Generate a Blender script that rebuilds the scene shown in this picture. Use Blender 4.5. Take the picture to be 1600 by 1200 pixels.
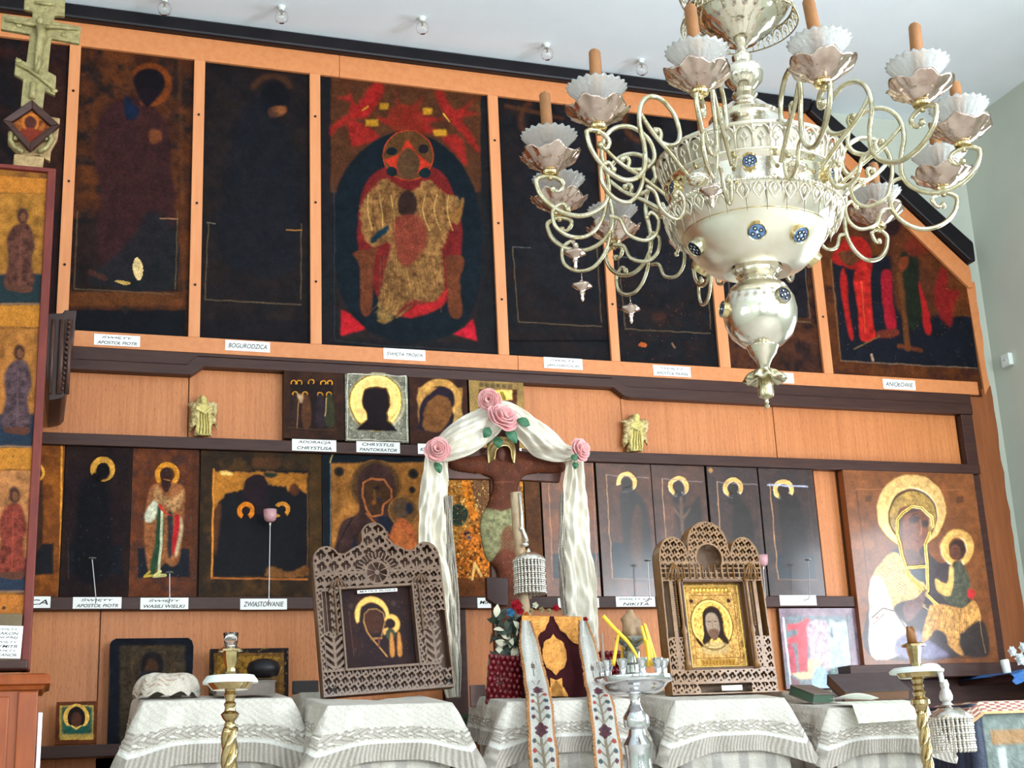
import bpy, bmesh, math, random
import numpy as np
from mathutils import Vector, Matrix
random.seed(7); RNG = np.random.RandomState(11)
scene = bpy.context.scene
for _o in list(bpy.data.objects): bpy.data.objects.remove(_o)
COL = scene.collection
R = math.radians
# ------------------------------------------------------------------ camera
FPX = 2143.0; CAM = np.array([0.0, -6.0, 1.15]); YAW, PIT, ROL = R(19.21), R(16.0), R(-2.60)
_w = np.array([math.sin(YAW)*math.cos(PIT), math.cos(YAW)*math.cos(PIT), math.sin(PIT)])
_r0 = np.array([math.cos(YAW), -math.sin(YAW), 0.0]); _u0 = np.cross(_r0, _w)
_r = math.cos(ROL)*_r0 + math.sin(ROL)*_u0; _u = -math.sin(ROL)*_r0 + math.cos(ROL)*_u0
cd = bpy.data.cameras.new('camera'); cam = bpy.data.objects.new('camera', cd); COL.objects.link(cam)
cd.sensor_width = 36; cd.sensor_fit = 'HORIZONTAL'; cd.lens = FPX/1600*36; cd.clip_start = .05
cam.matrix_world = Matrix([[_r[i], _u[i], -_w[i], CAM[i]] for i in range(3)] + [[0, 0, 0, 1]])
scene.camera = cam
# ------------------------------------------------------------------ world, exposure, window light
vs = scene.view_settings
vs.view_transform = 'Standard'; vs.look = 'None'; vs.gamma = 1.0; vs.use_curve_mapping = False
vs.exposure = -0.33
world = bpy.data.worlds.new('world'); scene.world = world; world.use_nodes = True
wn = world.node_tree.nodes; wb = wn['Background']
wb.inputs[0].default_value = (.75, .86, 1.0, 1); wb.inputs[1].default_value = 1.0
RX, LX, BY, CZ = 4.95, -2.6, -10.0, 4.69       # right wall, left wall, back wall, ceiling
def window_light(name, loc, direction, w, h, power, tilt=.0, color=(.88, .945, 1)):
    l = bpy.data.lights.new(name, 'AREA'); l.shape = 'RECTANGLE'; l.size = w; l.size_y = h; l.energy = power; l.color = color
    o = bpy.data.objects.new(name, l); COL.objects.link(o); o.location = loc
    o.rotation_euler = Vector((direction[0], direction[1], tilt)).to_track_quat('-Z', 'Z').to_euler()
    return o
# windows: (wall, centre along the wall, centre height, width, height)
WINDOWS = [('right', -1.75, 1.85, 1.5, 1.5), ('right', -5.4, 2.5, 1.5, 2.1), ('right', -8.4, 2.5, 1.5, 2.1),
           ('left', -4.2, 2.6, 1.5, 2.1), ('left', -7.6, 2.6, 1.5, 2.1), ('back', -.6, 2.6, 1.6, 2.2), ('back', 3.0, 2.6, 1.6, 2.2)]
WP = [105, 430, 330, 30, 70, 110, 340]
for (wl, c, zc, w, h), pw in zip(WINDOWS, WP):
    if wl == 'right': window_light('window_daylight', (RX+.02, c, zc), (-1, 0, 0), w, h, pw, .0 if c > -3 else .8, (.86, .93, 1))
    if wl == 'left': window_light('window_daylight', (LX-.02, c, zc), (1, 0, 0), w, h, pw, .8)
    if wl == 'back': window_light('window_daylight', (c, BY-.02, zc), (0, 1, 0), w, h, pw, .3)
# ------------------------------------------------------------------ survey helpers: a sight line of the photograph met with a plane of the room
def P(x, y, Y=0.0):
    d = _w + (x-800)/FPX*_r - (y-600)/FPX*_u
    return CAM + d*(Y-CAM[1])/d[1]
def PXP(x, y, X):
    d = _w + (x-800)/FPX*_r - (y-600)/FPX*_u
    return CAM + d*(X-CAM[0])/d[0]
def PZP(x, y, Z):
    d = _w + (x-800)/FPX*_r - (y-600)/FPX*_u
    return CAM + d*(Z-CAM[2])/d[2]
# ------------------------------------------------------------------ materials
MATS = {}
def lin(c):
    c = np.array(c, float)/255.0
    return np.where(c <= .04045, c/12.92, ((c+.055)/1.055)**2.4)
def mat(name, c, rough=.5, metal=0.0, c2=None, scale=(8, 8, 8), amt=1.0, bump=0.0, bscale=60, coat=0.0, trans=0.0, ior=1.45, detail=5, emis=None, spec=None, sheen=0):
    if name in MATS: return MATS[name]
    m = bpy.data.materials.new(name); m.use_nodes = True; nt = m.node_tree; b = nt.nodes['Principled BSDF']
    b.inputs['Base Color'].default_value = (*lin(c), 1); b.inputs['Roughness'].default_value = rough
    b.inputs['Metallic'].default_value = metal
    if coat: b.inputs['Coat Weight'].default_value = coat; b.inputs['Coat Roughness'].default_value = .08
    if trans: b.inputs['Transmission Weight'].default_value = trans; b.inputs['IOR'].default_value = ior
    if spec is not None: b.inputs['Specular IOR Level'].default_value = spec
    if sheen: b.inputs['Sheen Weight'].default_value = sheen
    tc = nt.nodes.new('ShaderNodeTexCoord'); mp = nt.nodes.new('ShaderNodeMapping'); mp.inputs['Scale'].default_value = scale
    nt.links.new(tc.outputs['Object'], mp.inputs[0])
    if c2 is not None:
        n = nt.nodes.new('ShaderNodeTexNoise'); n.inputs['Scale'].default_value = 1; n.inputs['Detail'].default_value = detail
        n.inputs['Roughness'].default_value = .6
        nt.links.new(mp.outputs[0], n.inputs['Vector'])
        r = nt.nodes.new('ShaderNodeValToRGB'); r.color_ramp.elements[0].position = .5-.18/amt; r.color_ramp.elements[1].position = .5+.18/amt
        r.color_ramp.elements[0].color = (*lin(c), 1); r.color_ramp.elements[1].color = (*lin(c2), 1)
        nt.links.new(n.outputs[0], r.inputs[0]); nt.links.new(r.outputs[0], b.inputs['Base Color'])
    if bump:
        n2 = nt.nodes.new('ShaderNodeTexNoise'); n2.inputs['Scale'].default_value = bscale; n2.inputs['Detail'].default_value = 4
        nt.links.new(tc.outputs['Object'], n2.inputs['Vector'])
        bp = nt.nodes.new('ShaderNodeBump'); bp.inputs['Strength'].default_value = bump; bp.inputs['Distance'].default_value = .01
        nt.links.new(n2.outputs[0], bp.inputs['Height']); nt.links.new(bp.outputs[0], b.inputs['Normal'])
    MATS[name] = m; return m
def paint_mat(name, rough, coat=0.0, grain=.25, goldrough=.35, gscale=220, spec=.5, bump=0.0):
    if name in MATS: return MATS[name]
    m = bpy.data.materials.new(name); m.use_nodes = True; nt = m.node_tree; b = nt.nodes['Principled BSDF']
    at = nt.nodes.new('ShaderNodeAttribute'); at.attribute_name = 'paint'
    tc = nt.nodes.new('ShaderNodeTexCoord'); n = nt.nodes.new('ShaderNodeTexNoise'); n.inputs['Scale'].default_value = gscale
    n.inputs['Detail'].default_value = 3; nt.links.new(tc.outputs['Object'], n.inputs['Vector'])
    mr = nt.nodes.new('ShaderNodeMapRange'); mr.inputs['From Min'].default_value = .3; mr.inputs['From Max'].default_value = .7
    mr.inputs['To Min'].default_value = 1-grain; mr.inputs['To Max'].default_value = 1+grain
    nt.links.new(n.outputs[0], mr.inputs['Value'])
    mx = nt.nodes.new('ShaderNodeVectorMath'); mx.operation = 'SCALE'
    nt.links.new(at.outputs['Color'], mx.inputs[0]); nt.links.new(mr.outputs[0], mx.inputs['Scale'])
    nt.links.new(mx.outputs[0], b.inputs['Base Color']); nt.links.new(at.outputs['Alpha'], b.inputs['Metallic'])
    b.inputs['Specular IOR Level'].default_value = spec
    rr = nt.nodes.new('ShaderNodeMapRange'); rr.inputs['To Min'].default_value = rough; rr.inputs['To Max'].default_value = goldrough
    nt.links.new(at.outputs['Alpha'], rr.inputs['Value']); nt.links.new(rr.outputs[0], b.inputs['Roughness'])
    if coat: b.inputs['Coat Weight'].default_value = coat; b.inputs['Coat Roughness'].default_value = .12
    if bump:
        n2 = nt.nodes.new('ShaderNodeTexNoise'); n2.inputs['Scale'].default_value = 22; n2.inputs['Detail'].default_value = 6; n2.inputs['Distortion'].default_value = 1.2; nt.links.new(tc.outputs['Object'], n2.inputs['Vector'])
        bp = nt.nodes.new('ShaderNodeBump'); bp.inputs['Strength'].default_value = bump; bp.inputs['Distance'].default_value = .02; nt.links.new(n2.outputs[0], bp.inputs['Height']); nt.links.new(bp.outputs[0], b.inputs['Normal'])
    MATS[name] = m; return m
def veneer_mat():
    # orange veneer: fine vertical grain and pores
    m = bpy.data.materials.new('orange_veneer'); m.use_nodes = True; nt = m.node_tree; b = nt.nodes['Principled BSDF']
    tc = nt.nodes.new('ShaderNodeTexCoord')
    def noise(sc, det):
        mp = nt.nodes.new('ShaderNodeMapping'); mp.inputs['Scale'].default_value = sc; nt.links.new(tc.outputs['Object'], mp.inputs[0])
        n = nt.nodes.new('ShaderNodeTexNoise'); n.inputs['Scale'].default_value = 1; n.inputs['Detail'].default_value = det
        nt.links.new(mp.outputs[0], n.inputs['Vector']); return n
    a = noise((90, 90, 2.0), 4); c = noise((300, 300, 40), 2); d = noise((1.6, 1.6, 1.2), 3)
    r = nt.nodes.new('ShaderNodeValToRGB'); r.color_ramp.elements[0].position = .32; r.color_ramp.elements[1].position = .66
    r.color_ramp.elements[0].color = (*lin((192, 116, 62)), 1); r.color_ramp.elements[1].color = (*lin((208, 132, 76)), 1)
    nt.links.new(a.outputs[0], r.inputs[0])
    r2 = nt.nodes.new('ShaderNodeValToRGB'); r2.color_ramp.elements[0].position = .28; r2.color_ramp.elements[1].position = .45
    r2.color_ramp.elements[0].color = (.62, .52, .45, 1); r2.color_ramp.elements[1].color = (1, 1, 1, 1); nt.links.new(c.outputs[0], r2.inputs[0])
    mu = nt.nodes.new('ShaderNodeMix'); mu.data_type = 'RGBA'; mu.blend_type = 'MULTIPLY'; mu.inputs[0].default_value = .8
    nt.links.new(r.outputs[0], mu.inputs[6]); nt.links.new(r2.outputs[0], mu.inputs[7])
    r3 = nt.nodes.new('ShaderNodeValToRGB'); r3.color_ramp.elements[0].position = .35; r3.color_ramp.elements[1].position = .65
    r3.color_ramp.elements[0].color = (.9, .84, .8, 1); r3.color_ramp.elements[1].color = (1.05, 1.05, 1.05, 1); nt.links.new(d.outputs[0], r3.inputs[0])
    mv = nt.nodes.new('ShaderNodeMix'); mv.data_type = 'RGBA'; mv.blend_type = 'MULTIPLY'; mv.inputs[0].default_value = 1
    nt.links.new(mu.outputs[2], mv.inputs[6]); nt.links.new(r3.outputs[0], mv.inputs[7])
    nt.links.new(mv.outputs[2], b.inputs['Base Color']); b.inputs['Roughness'].default_value = .5
    MATS['veneer'] = m; return m
VENEER = veneer_mat()
RAILW = mat('pale_orange_wood', (200, 120, 68), .5, c2=(214, 138, 84), scale=(30, 30, 30), amt=.8)
BATTEN = mat('batten_wood', (206, 128, 78), .5, c2=(220, 146, 94), scale=(60, 60, 4), amt=.8)
DARKW = mat('dark_stained_wood', (56, 34, 32), .42, c2=(72, 46, 38), scale=(6, 30, 60), spec=.25)
BLACKW = mat('black_cornice', (14, 14, 20), .4, c2=(26, 20, 24), scale=(8, 8, 20), spec=.25)
BROWNW = mat('brown_wood', (128, 70, 32), .5, c2=(150, 84, 42), scale=(40, 40, 4))
ORANGEW = mat('orange_varnished_wood', (134, 60, 16), .35, c2=(160, 78, 26), scale=(30, 30, 5), spec=.4)
REDW = mat('red_brown_edge', (96, 34, 30), .45, c2=(120, 48, 36), scale=(30, 30, 8), spec=.3)
CEILM = mat('white_plaster', (234, 241, 246), .9, c2=(226, 234, 240), scale=(2, 2, 2), bump=.05, bscale=30)
WALLM = mat('pale_green_plaster', (200, 204, 190), .9, c2=(190, 196, 184), scale=(1.5, 1.5, 1.5), bump=.1, bscale=25)
PAPER = mat('white_paper', (250, 250, 246), .8)
INK = mat('black_ink', (25, 25, 30), .7)
SILVER = mat('polished_silver', (236, 230, 216), .09, 1.0, c2=(214, 204, 186), scale=(14, 14, 14), bump=.12, bscale=35)
SATIN = mat('satin_silver', (244, 240, 228), .3, 1.0, c2=(226, 216, 196), scale=(5, 5, 5))
ARMM = mat('tarnished_silver', (214, 208, 184), .22, 1.0, c2=(166, 154, 116), scale=(26, 26, 26), bump=.15, bscale=60)
PANM = mat('pan_silver', (214, 196, 184), .13, 1.0, c2=(176, 150, 138), scale=(20, 20, 20), bump=.2, bscale=40)
GLASS = mat('clear_glass', (255, 255, 255), .04, trans=1.0, ior=1.45)
RIBG = mat('ribbed_glass', (244, 246, 244), .16, trans=.72, ior=1.5, bump=.3, bscale=120)
PBR = mat('pale_brass', (218, 202, 160), .2, 1.0, c2=(184, 160, 110), scale=(30, 30, 30))
GLASSP = mat('pink_glass', (250, 200, 205), .1, trans=.55, ior=1.4)
CANDLE = mat('brown_wax', (150, 98, 50), .55, c2=(122, 78, 38), scale=(30, 30, 12), bump=.2, bscale=60)
YWAX = mat('yellow_wax', (252, 208, 48), .4, c2=(244, 186, 40), scale=(20, 20, 20))
BRASS = mat('polished_brass', (206, 186, 142), .13, 1.0, c2=(168, 144, 98), scale=(20, 20, 20))
GILT = mat('gilt_plaster', (166, 154, 104), .45, .2, c2=(124, 112, 72), scale=(40, 40, 40), bump=.4, bscale=90)
GOLDM = mat('gold_metal', (206, 146, 74), .38, .8, c2=(156, 102, 46), scale=(60, 60, 60), bump=.5, bscale=140)
FRET = mat('carved_brown_wood', (114, 84, 60), .42, c2=(88, 62, 44), scale=(50, 50, 50), coat=.15)
FRET2 = mat('carved_golden_wood', (146, 102, 50), .36, c2=(110, 72, 32), scale=(50, 50, 50), coat=.2)
WOODBACK = mat('dark_back_board', (70, 40, 24), .5, c2=(100, 60, 34), scale=(30, 30, 5))
ENAMELW = mat('white_enamel', (226, 236, 232), .3)
PINK = mat('pink_silk', (236, 150, 156), .55, c2=(250, 200, 196), scale=(40, 40, 40), sheen=.3)
LEAF = mat('green_leaf', (38, 92, 62), .5, c2=(66, 120, 84), scale=(30, 30, 30))
CREAM = mat('cream_silk', (238, 232, 216), .4, c2=(220, 210, 190), scale=(14, 14, 5), bump=.7, bscale=24, sheen=.2)
LACE = mat('grey_lace', (216, 208, 194), .8, c2=(186, 176, 162), scale=(120, 120, 120), bump=.8, bscale=200)
# ------------------------------------------------------------------ mesh builder
def tag(o, label=None, cat=None, group=None, kind=None):
    if label: o['label'] = label
    if cat: o['category'] = cat
    if group: o['group'] = group
    if kind: o['kind'] = kind
    return o
def thing(name, loc, label, cat, group=None, rot=(0, 0, 0)):
    o = bpy.data.objects.new(name, None); COL.objects.link(o); o.location = loc; o.rotation_euler = rot; o.empty_display_size = .1
    return tag(o, label, cat, group)
def crom(pts, n=6, closed=False):
    p = [np.array(q, float) for q in pts]; m = len(p); out = []
    rng = range(m) if closed else range(m-1)
    for i in rng:
        a = p[(i-1) % m] if closed or i > 0 else p[0]; b = p[i]; c = p[(i+1) % m]; d = p[(i+2) % m] if closed or i+2 < m else p[-1]
        for k in range(n):
            t = k/n; out.append(.5*((2*b)+(-a+c)*t+(2*a-5*b+4*c-d)*t*t+(-a+3*b-3*c+d)*t**3))
    if not closed: out.append(p[-1])
    return out
class MB:
    def __init__(s): s.v = []; s.f = []; s.m = []; s.mi = 0
    def add(s, vs_, fs):
        o = len(s.v); s.v += [tuple(map(float, q)) for q in vs_]
        for f in fs: s.f.append([i+o for i in f]); s.m.append(s.mi)
    def box(s, x0, x1, y0, y1, z0, z1):
        v = [(x, y, z) for x in (x0, x1) for y in (y0, y1) for z in (z0, z1)]
        s.add(v, [(0, 1, 3, 2), (4, 6, 7, 5), (0, 4, 5, 1), (2, 3, 7, 6), (0, 2, 6, 4), (1, 5, 7, 3)])
    def hexa(s, q8): s.add(q8, [(0, 1, 2, 3), (7, 6, 5, 4), (0, 4, 5, 1), (1, 5, 6, 2), (2, 6, 7, 3), (3, 7, 4, 0)])
    def prism(s, pts, y0, y1):           # outline in x,z; y0 the front, y1 the back
        n = len(pts); v = [(p[0], y0, p[1]) for p in pts]+[(p[0], y1, p[1]) for p in pts]
        s.add(v, [list(range(n)), list(range(2*n-1, n-1, -1))]+[(i, i+n, (i+1) % n+n, (i+1) % n) for i in range(n)])
    def lathe(s, prof, n=32, c=(0, 0, 0), wav=None, cap=True):
        v = []; f = []; k = len(prof)
        for j, (r, z) in enumerate(prof):
            for i in range(n):
                a = 2*math.pi*i/n; rr, zz = (r, z) if wav is None else wav(r, z, a, j)
                v.append((c[0]+rr*math.cos(a), c[1]+rr*math.sin(a), c[2]+zz))
        for j in range(k-1):
            for i in range(n):
                i2 = (i+1) % n; f.append((j*n+i, j*n+i2, (j+1)*n+i2, (j+1)*n+i))
        if cap:
            if prof[0][0] > 1e-4: f.append(list(range(n-1, -1, -1)))
            if prof[-1][0] > 1e-4: f.append([(k-1)*n+i for i in range(n)])
        s.add(v, f)
    def tube(s, pts, r, n=8, closed=False, flat=1.0, up=None):
        p = [Vector(map(float, q)) for q in pts]; m = len(p); v = []; f = []
        nrm = None
        for i in range(m):
            t = (p[(i+1) % m]-p[i-1]) if closed else (p[min(i+1, m-1)]-p[max(i-1, 0)])
            t = t.normalized() if t.length > 1e-9 else Vector((0, 0, 1))
            if up is not None: nrm = Vector(up)-t*t.dot(Vector(up)); nrm = nrm.normalized() if nrm.length > 1e-4 else t.orthogonal().normalized()
            elif nrm is None: nrm = t.orthogonal().normalized()
            else: nrm = (nrm-t*nrm.dot(t)); nrm = nrm.normalized() if nrm.length > 1e-6 else t.orthogonal().normalized()
            b = t.cross(nrm); rr = r(i/(m-1)) if callable(r) else r
            for k in range(n):
                a = 2*math.pi*k/n; v.append(p[i]+nrm*(rr*math.cos(a))+b*(rr*flat*math.sin(a)))
        for i in range(m if closed else m-1):
            j = (i+1) % m
            for k in range(n): f.append((i*n+k, i*n+(k+1) % n, j*n+(k+1) % n, j*n+k))
        if not closed: f.append(list(range(n-1, -1, -1))); f.append([(m-1)*n+k for k in range(n)])
        s.add(v, f)
    def ball(s, c, r, n=12, sc=(1, 1, 1)):
        k = max(4, n//2); prof = [(math.sin(math.pi*j/k), -math.cos(math.pi*j/k)) for j in range(k+1)]
        o = len(s.v); s.lathe([(max(a, 1e-5), b) for a, b in prof], n, cap=False)
        for i in range(o, len(s.v)):
            q = s.v[i]; s.v[i] = (c[0]+q[0]*r*sc[0], c[1]+q[1]*r*sc[1], c[2]+q[2]*r*sc[2])
    def sheet(s, fn, nu, nv, thick=0.0, closed_u=False):
        v = [fn(i/nu, j/nv) for j in range(nv+1) for i in range(nu+1)]
        w = nu+1; s.add(v, [(j*w+i, j*w+i+1, (j+1)*w+i+1, (j+1)*w+i) for j in range(nv) for i in range(nu)])
    def xf(s, M, a=0):
        for i in range(a, len(s.v)): s.v[i] = tuple(M @ Vector(s.v[i]))
        return s
    def build(s, name, mats, parent=None, smooth=False, bevel=0, solid=0, loc=None, rot=None, fixn=True):
        me = bpy.data.meshes.new(name); me.from_pydata(s.v, [], s.f)
        mats = mats if isinstance(mats, (list, tuple)) else [mats]
        for m in mats: me.materials.append(m)
        me.polygons.foreach_set('material_index', s.m)
        if fixn:
            bm = bmesh.new(); bm.from_mesh(me); bmesh.ops.recalc_face_normals(bm, faces=bm.faces); bm.to_mesh(me); bm.free()
        if smooth: me.polygons.foreach_set('use_smooth', [True]*len(me.polygons))
        me.update()
        o = bpy.data.objects.new(name, me); COL.objects.link(o)
        if parent is not None: o.parent = parent
        if loc is not None: o.location = loc
        if rot is not None: o.rotation_euler = rot
        if smooth == 'auto':
            me.set_sharp_from_angle(angle=R(38))
        if solid: md = o.modifiers.new('s', 'SOLIDIFY'); md.thickness = solid; md.offset = 0
        if bevel: md = o.modifiers.new('b', 'BEVEL'); md.width = bevel; md.segments = 2; md.limit_method = 'ANGLE'
        return o
def boxo(name, x0, x1, y0, y1, z0, z1, m, parent=None, bevel=.002):
    b = MB(); cx, cy = (x0+x1)/2, (y0+y1)/2
    if parent is None: b.box(x0-cx, x1-cx, y0-cy, y1-cy, 0, z1-z0); return b.build(name, m, None, bevel=bevel, loc=(cx, cy, z0))
    b.box(x0, x1, y0, y1, z0, z1); return b.build(name, m, parent, bevel=bevel)
def struct(o): o['kind'] = 'structure'; return o
# ------------------------------------------------------------------ painter: colours laid on a fine mesh
def fbm(ny, nx, cell, rs, octv=4):
    out = np.zeros((ny, nx)); amp = 1.0; tot = 0
    for _ in range(octv):
        gy, gx = int(ny/cell)+3, int(nx/cell)+3; g = rs.rand(gy, gx)
        yy = np.arange(ny)/cell; xx = np.arange(nx)/cell; y0 = yy.astype(int); x0 = xx.astype(int); fy = (yy-y0)[:, None]; fx = (xx-x0)[None]
        fy = fy*fy*(3-2*fy); fx = fx*fx*(3-2*fx)
        out += amp*((g[y0][:, x0]*(1-fx)+g[y0][:, x0+1]*fx)*(1-fy)+(g[y0+1][:, x0]*(1-fx)+g[y0+1][:, x0+1]*fx)*fy)
        tot += amp; amp *= .55; cell = max(1.01, cell/2)
    return out/tot
def blur(a, k):
    k = int(round(k))
    for _ in range(2):
        if k < 1: break
        for ax in (0, 1):
            p = np.pad(a, [(k, k) if i == ax else (0, 0) for i in (0, 1)], mode='edge'); cs = np.cumsum(p, axis=ax)
            z = np.zeros_like(np.take(cs, [0], axis=ax)); cs = np.concatenate([z, cs], axis=ax); w = 2*k+1
            a = (np.take(cs, range(w, cs.shape[ax]), axis=ax)-np.take(cs, range(0, cs.shape[ax]-w), axis=ax))/w
    return a
def inpoly(gx, gy, pts):
    m = np.zeros(gx.shape, bool); n = len(pts)
    xs = [p[0] for p in pts]; ys = [p[1] for p in pts]
    for i in range(n):
        x0, y0, x1, y1 = xs[i], ys[i], xs[(i+1) % n], ys[(i+1) % n]
        if y0 == y1: continue
        c = ((gy < y0) != (gy < y1)); m ^= c & (gx < (x1-x0)*(gy-y0)/(y1-y0)+x0)
    return m
class Paint:
    """res in metres. Coordinates: survey pixels (flat plane at depth Y) or, with local=True, metres (x, z)."""
    def __init__(s, X0, X1, Z0, Z1, Y, res=.0032, local=False, seed=1, warp=1.2):
        s.nx = max(2, int((X1-X0)/res)+1); s.ny = max(2, int((Z1-Z0)/res)+1); s.res = res; s.Y = Y
        s.x = np.linspace(X0, X1, s.nx); s.z = np.linspace(Z0, Z1, s.ny)
        gx, gz = np.meshgrid(s.x, s.z); s.X, s.Z = gx, gz
        if local: s.gx, s.gy = gx, gz; s.ppr = 1/res; s.unit = 1.0
        else:
            d = np.stack([gx-CAM[0], np.full_like(gx, Y-CAM[1]), gz-CAM[2]], -1); dw = d@_w
            s.gx = 800+FPX*(d@_r)/dw; s.gy = 600-FPX*(d@_u)/dw; s.ppr = s.nx/max(1e-6, abs(s.gx[0, -1]-s.gx[0, 0]))
        s.col = np.zeros((s.ny, s.nx, 3)); s.gold = np.zeros((s.ny, s.nx)); s.h = np.zeros((s.ny, s.nx)); s.mask = np.ones((s.ny, s.nx), bool); s.g0 = 0.0; s.h0 = None
        s.rs = np.random.RandomState(seed)
        if not local:      # hand-painted, slightly wavering contours
            s.gx = s.gx+(fbm(s.ny, s.nx, max(2, .05/res), s.rs, 2)-.5)*warp*2; s.gy = s.gy+(fbm(s.ny, s.nx, max(2, .05/res), s.rs, 2)-.5)*warp*2
    def base(s, c1, c2=None, cell=.05, c3=None):
        c2 = c1 if c2 is None else c2
        n = fbm(s.ny, s.nx, max(1.5, cell/s.res), s.rs); t = np.clip((n-.32)/.36, 0, 1)[..., None]
        s.col = lin(c1)*(1-t)+lin(c2)*t
        if c3 is not None:
            n = fbm(s.ny, s.nx, max(1.5, cell*.7/s.res), s.rs); t = np.clip((n-.5)/.25, 0, 1)[..., None]; s.col = s.col*(1-t)+lin(c3)*t
        return s
    def lay(s, a, c, var=.15, gold=None, h=None, cell=.012):
        n = fbm(s.ny, s.nx, max(1.2, cell/s.res), s.rs)[..., None]; cc = lin(c)*(1+var*2*(n-.5)*2)
        s.col = s.col*(1-a[..., None])+np.clip(cc, 0, 1)*a[..., None]
        gold = s.g0 if gold is None else gold
        h = s.h0 if h is None else h
        if gold is not None: s.gold = s.gold*(1-a)+gold*a
        if h is not None: s.h = s.h*(1-a)+h*a
        return s
    def poly(s, pts, c, a=1.0, soft=1.0, smooth=True, ragged=0, **k):
        q = crom(pts, 5, True) if smooth else pts
        gx, gy = s.gx, s.gy
        if ragged:
            gx = gx+(fbm(s.ny, s.nx, max(1.3, .012/s.res), s.rs)-.5)*ragged*2; gy = gy+(fbm(s.ny, s.nx, max(1.3, .012/s.res), s.rs)-.5)*ragged*2
        m = inpoly(gx, gy, q).astype(float); m = blur(m, soft*s.ppr*.6)
        return s.lay(m*a, c, **k)
    def rect(s, x0, y0, x1, y1, c, **k): return s.poly([(x0, y0), (x1, y0), (x1, y1), (x0, y1)], c, smooth=False, **k)
    def ell(s, cx, cy, rx, ry, c, a=1.0, soft=.8, rot=0, **k):
        ca, sa = math.cos(R(rot)), math.sin(R(rot)); dx, dy = s.gx-cx, s.gy-cy
        m = ((((dx*ca+dy*sa)/rx)**2+((-dx*sa+dy*ca)/ry)**2) < 1).astype(float)
        return s.lay(blur(m, soft*s.ppr*.6)*a, c, **k)
    def ring(s, cx, cy, rx, ry, w, c, a=1.0, soft=.6, a0=None, a1=None, **k):
        dx, dy = s.gx-cx, s.gy-cy; d = np.sqrt((dx/rx)**2+(dy/ry)**2); m = (d < 1) & (d > 1-w/rx)
        if a0 is not None:
            an = np.degrees(np.arctan2(-dy, dx)) % 360; m &= ((an-a0) % 360) < ((a1-a0) % 360)
        return s.lay(blur(m.astype(float), soft*s.ppr*.6)*a, c, **k)
    def line(s, pts, w, c, a=1.0, soft=.5, smooth=False, **k):
        q = crom(pts, 6) if smooth else pts; d = np.full(s.gx.shape, 1e9)
        for (x0, y0), (x1, y1) in zip(q[:-1], q[1:]):
            L = (x1-x0)**2+(y1-y0)**2+1e-9; t = np.clip(((s.gx-x0)*(x1-x0)+(s.gy-y0)*(y1-y0))/L, 0, 1)
            d = np.minimum(d, np.hypot(s.gx-x0-t*(x1-x0), s.gy-y0-t*(y1-y0)))
        m = np.clip((w/2-d)*s.ppr+.5, 0, 1)
        return s.lay(blur(m, soft*s.ppr*.5)*a, c, **k)
    def speck(s, c, dens=.02, a=.6, cell=.01):
        n = fbm(s.ny, s.nx, max(1.2, cell/s.res), s.rs, 2); th = np.quantile(n, 1-dens)
        return s.lay((n > th)*a, c)
    def dome(s, depth, rpx):              # rounded relief from the mask edge
        m = s.mask.astype(float); k = max(1, rpx); b = m.copy(); b = blur(np.pad(b, 2*k), k)[2*k:-2*k, 2*k:-2*k]
        s.h = s.h+depth*np.sqrt(np.clip((b-.5)*2, 0, 1))*s.mask; return s
    def build(s, name, m, parent=None, thick=0.0, org=None):
        ny, nx = s.ny, s.nx; V = np.stack([s.X, s.Y-s.h, s.Z], -1).reshape(-1, 3)
        if org is not None: V = V-np.array(org)
        i = np.arange(ny*nx).reshape(ny, nx); F = np.stack([i[:-1, :-1], i[:-1, 1:], i[1:, 1:], i[1:, :-1]], -1).reshape(-1, 4)
        mk = s.mask; fm = (mk[:-1, :-1] & mk[:-1, 1:] & mk[1:, 1:] & mk[1:, :-1]).reshape(-1); F = F[fm]
        C = np.concatenate([np.clip(s.col, 0, 1), s.gold[..., None]], -1).reshape(-1, 4)
        if thick:
            Vb = V.copy(); Vb[:, 1] = s.Y+thick-(0 if org is None else org[1]); N = len(V)
            E = np.concatenate([F[:, [0, 1]], F[:, [1, 2]], F[:, [2, 3]], F[:, [3, 0]]]); key = np.sort(E, 1); kk = key[:, 0]*(N+1)+key[:, 1]
            u, idx, cnt = np.unique(kk, return_index=True, return_counts=True); be = E[idx[cnt == 1]]
            S = np.stack([be[:, 1], be[:, 0], be[:, 0]+N, be[:, 1]+N], -1)
            F = np.concatenate([F, F[:, ::-1]+N, S]); V = np.concatenate([V, Vb]); C = np.concatenate([C, C])
        used = np.unique(F); mp = np.zeros(len(V), int)-1; mp[used] = np.arange(len(used)); V = V[used]; C = C[used]; F = mp[F]
        me = bpy.data.meshes.new(name); me.vertices.add(len(V)); me.vertices.foreach_set('co', V.ravel())
        me.loops.add(F.size); me.polygons.add(len(F)); me.loops.foreach_set('vertex_index', F.ravel())
        me.polygons.foreach_set('loop_start', np.arange(0, F.size, 4)); me.polygons.foreach_set('loop_total', np.full(len(F), 4))
        me.polygons.foreach_set('use_smooth', np.ones(len(F), bool)); me.update(calc_edges=True)
        at = me.color_attributes.new('paint', 'FLOAT_COLOR', 'POINT'); at.data.foreach_set('color', C.ravel())
        me.materials.append(m); me.validate()
        o = bpy.data.objects.new(name, me); COL.objects.link(o)
        if parent is not None: o.parent = parent
        if org is not None and parent is None: o.location = org
        return o
PM = paint_mat('icon_paint', .55, coat=.0, spec=.1, grain=.3)
PMV = paint_mat('varnished_icon_paint', .3, coat=.4, spec=.4)
PMD = paint_mat('dark_icon_paint', .6, grain=.4, spec=.08)
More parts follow.
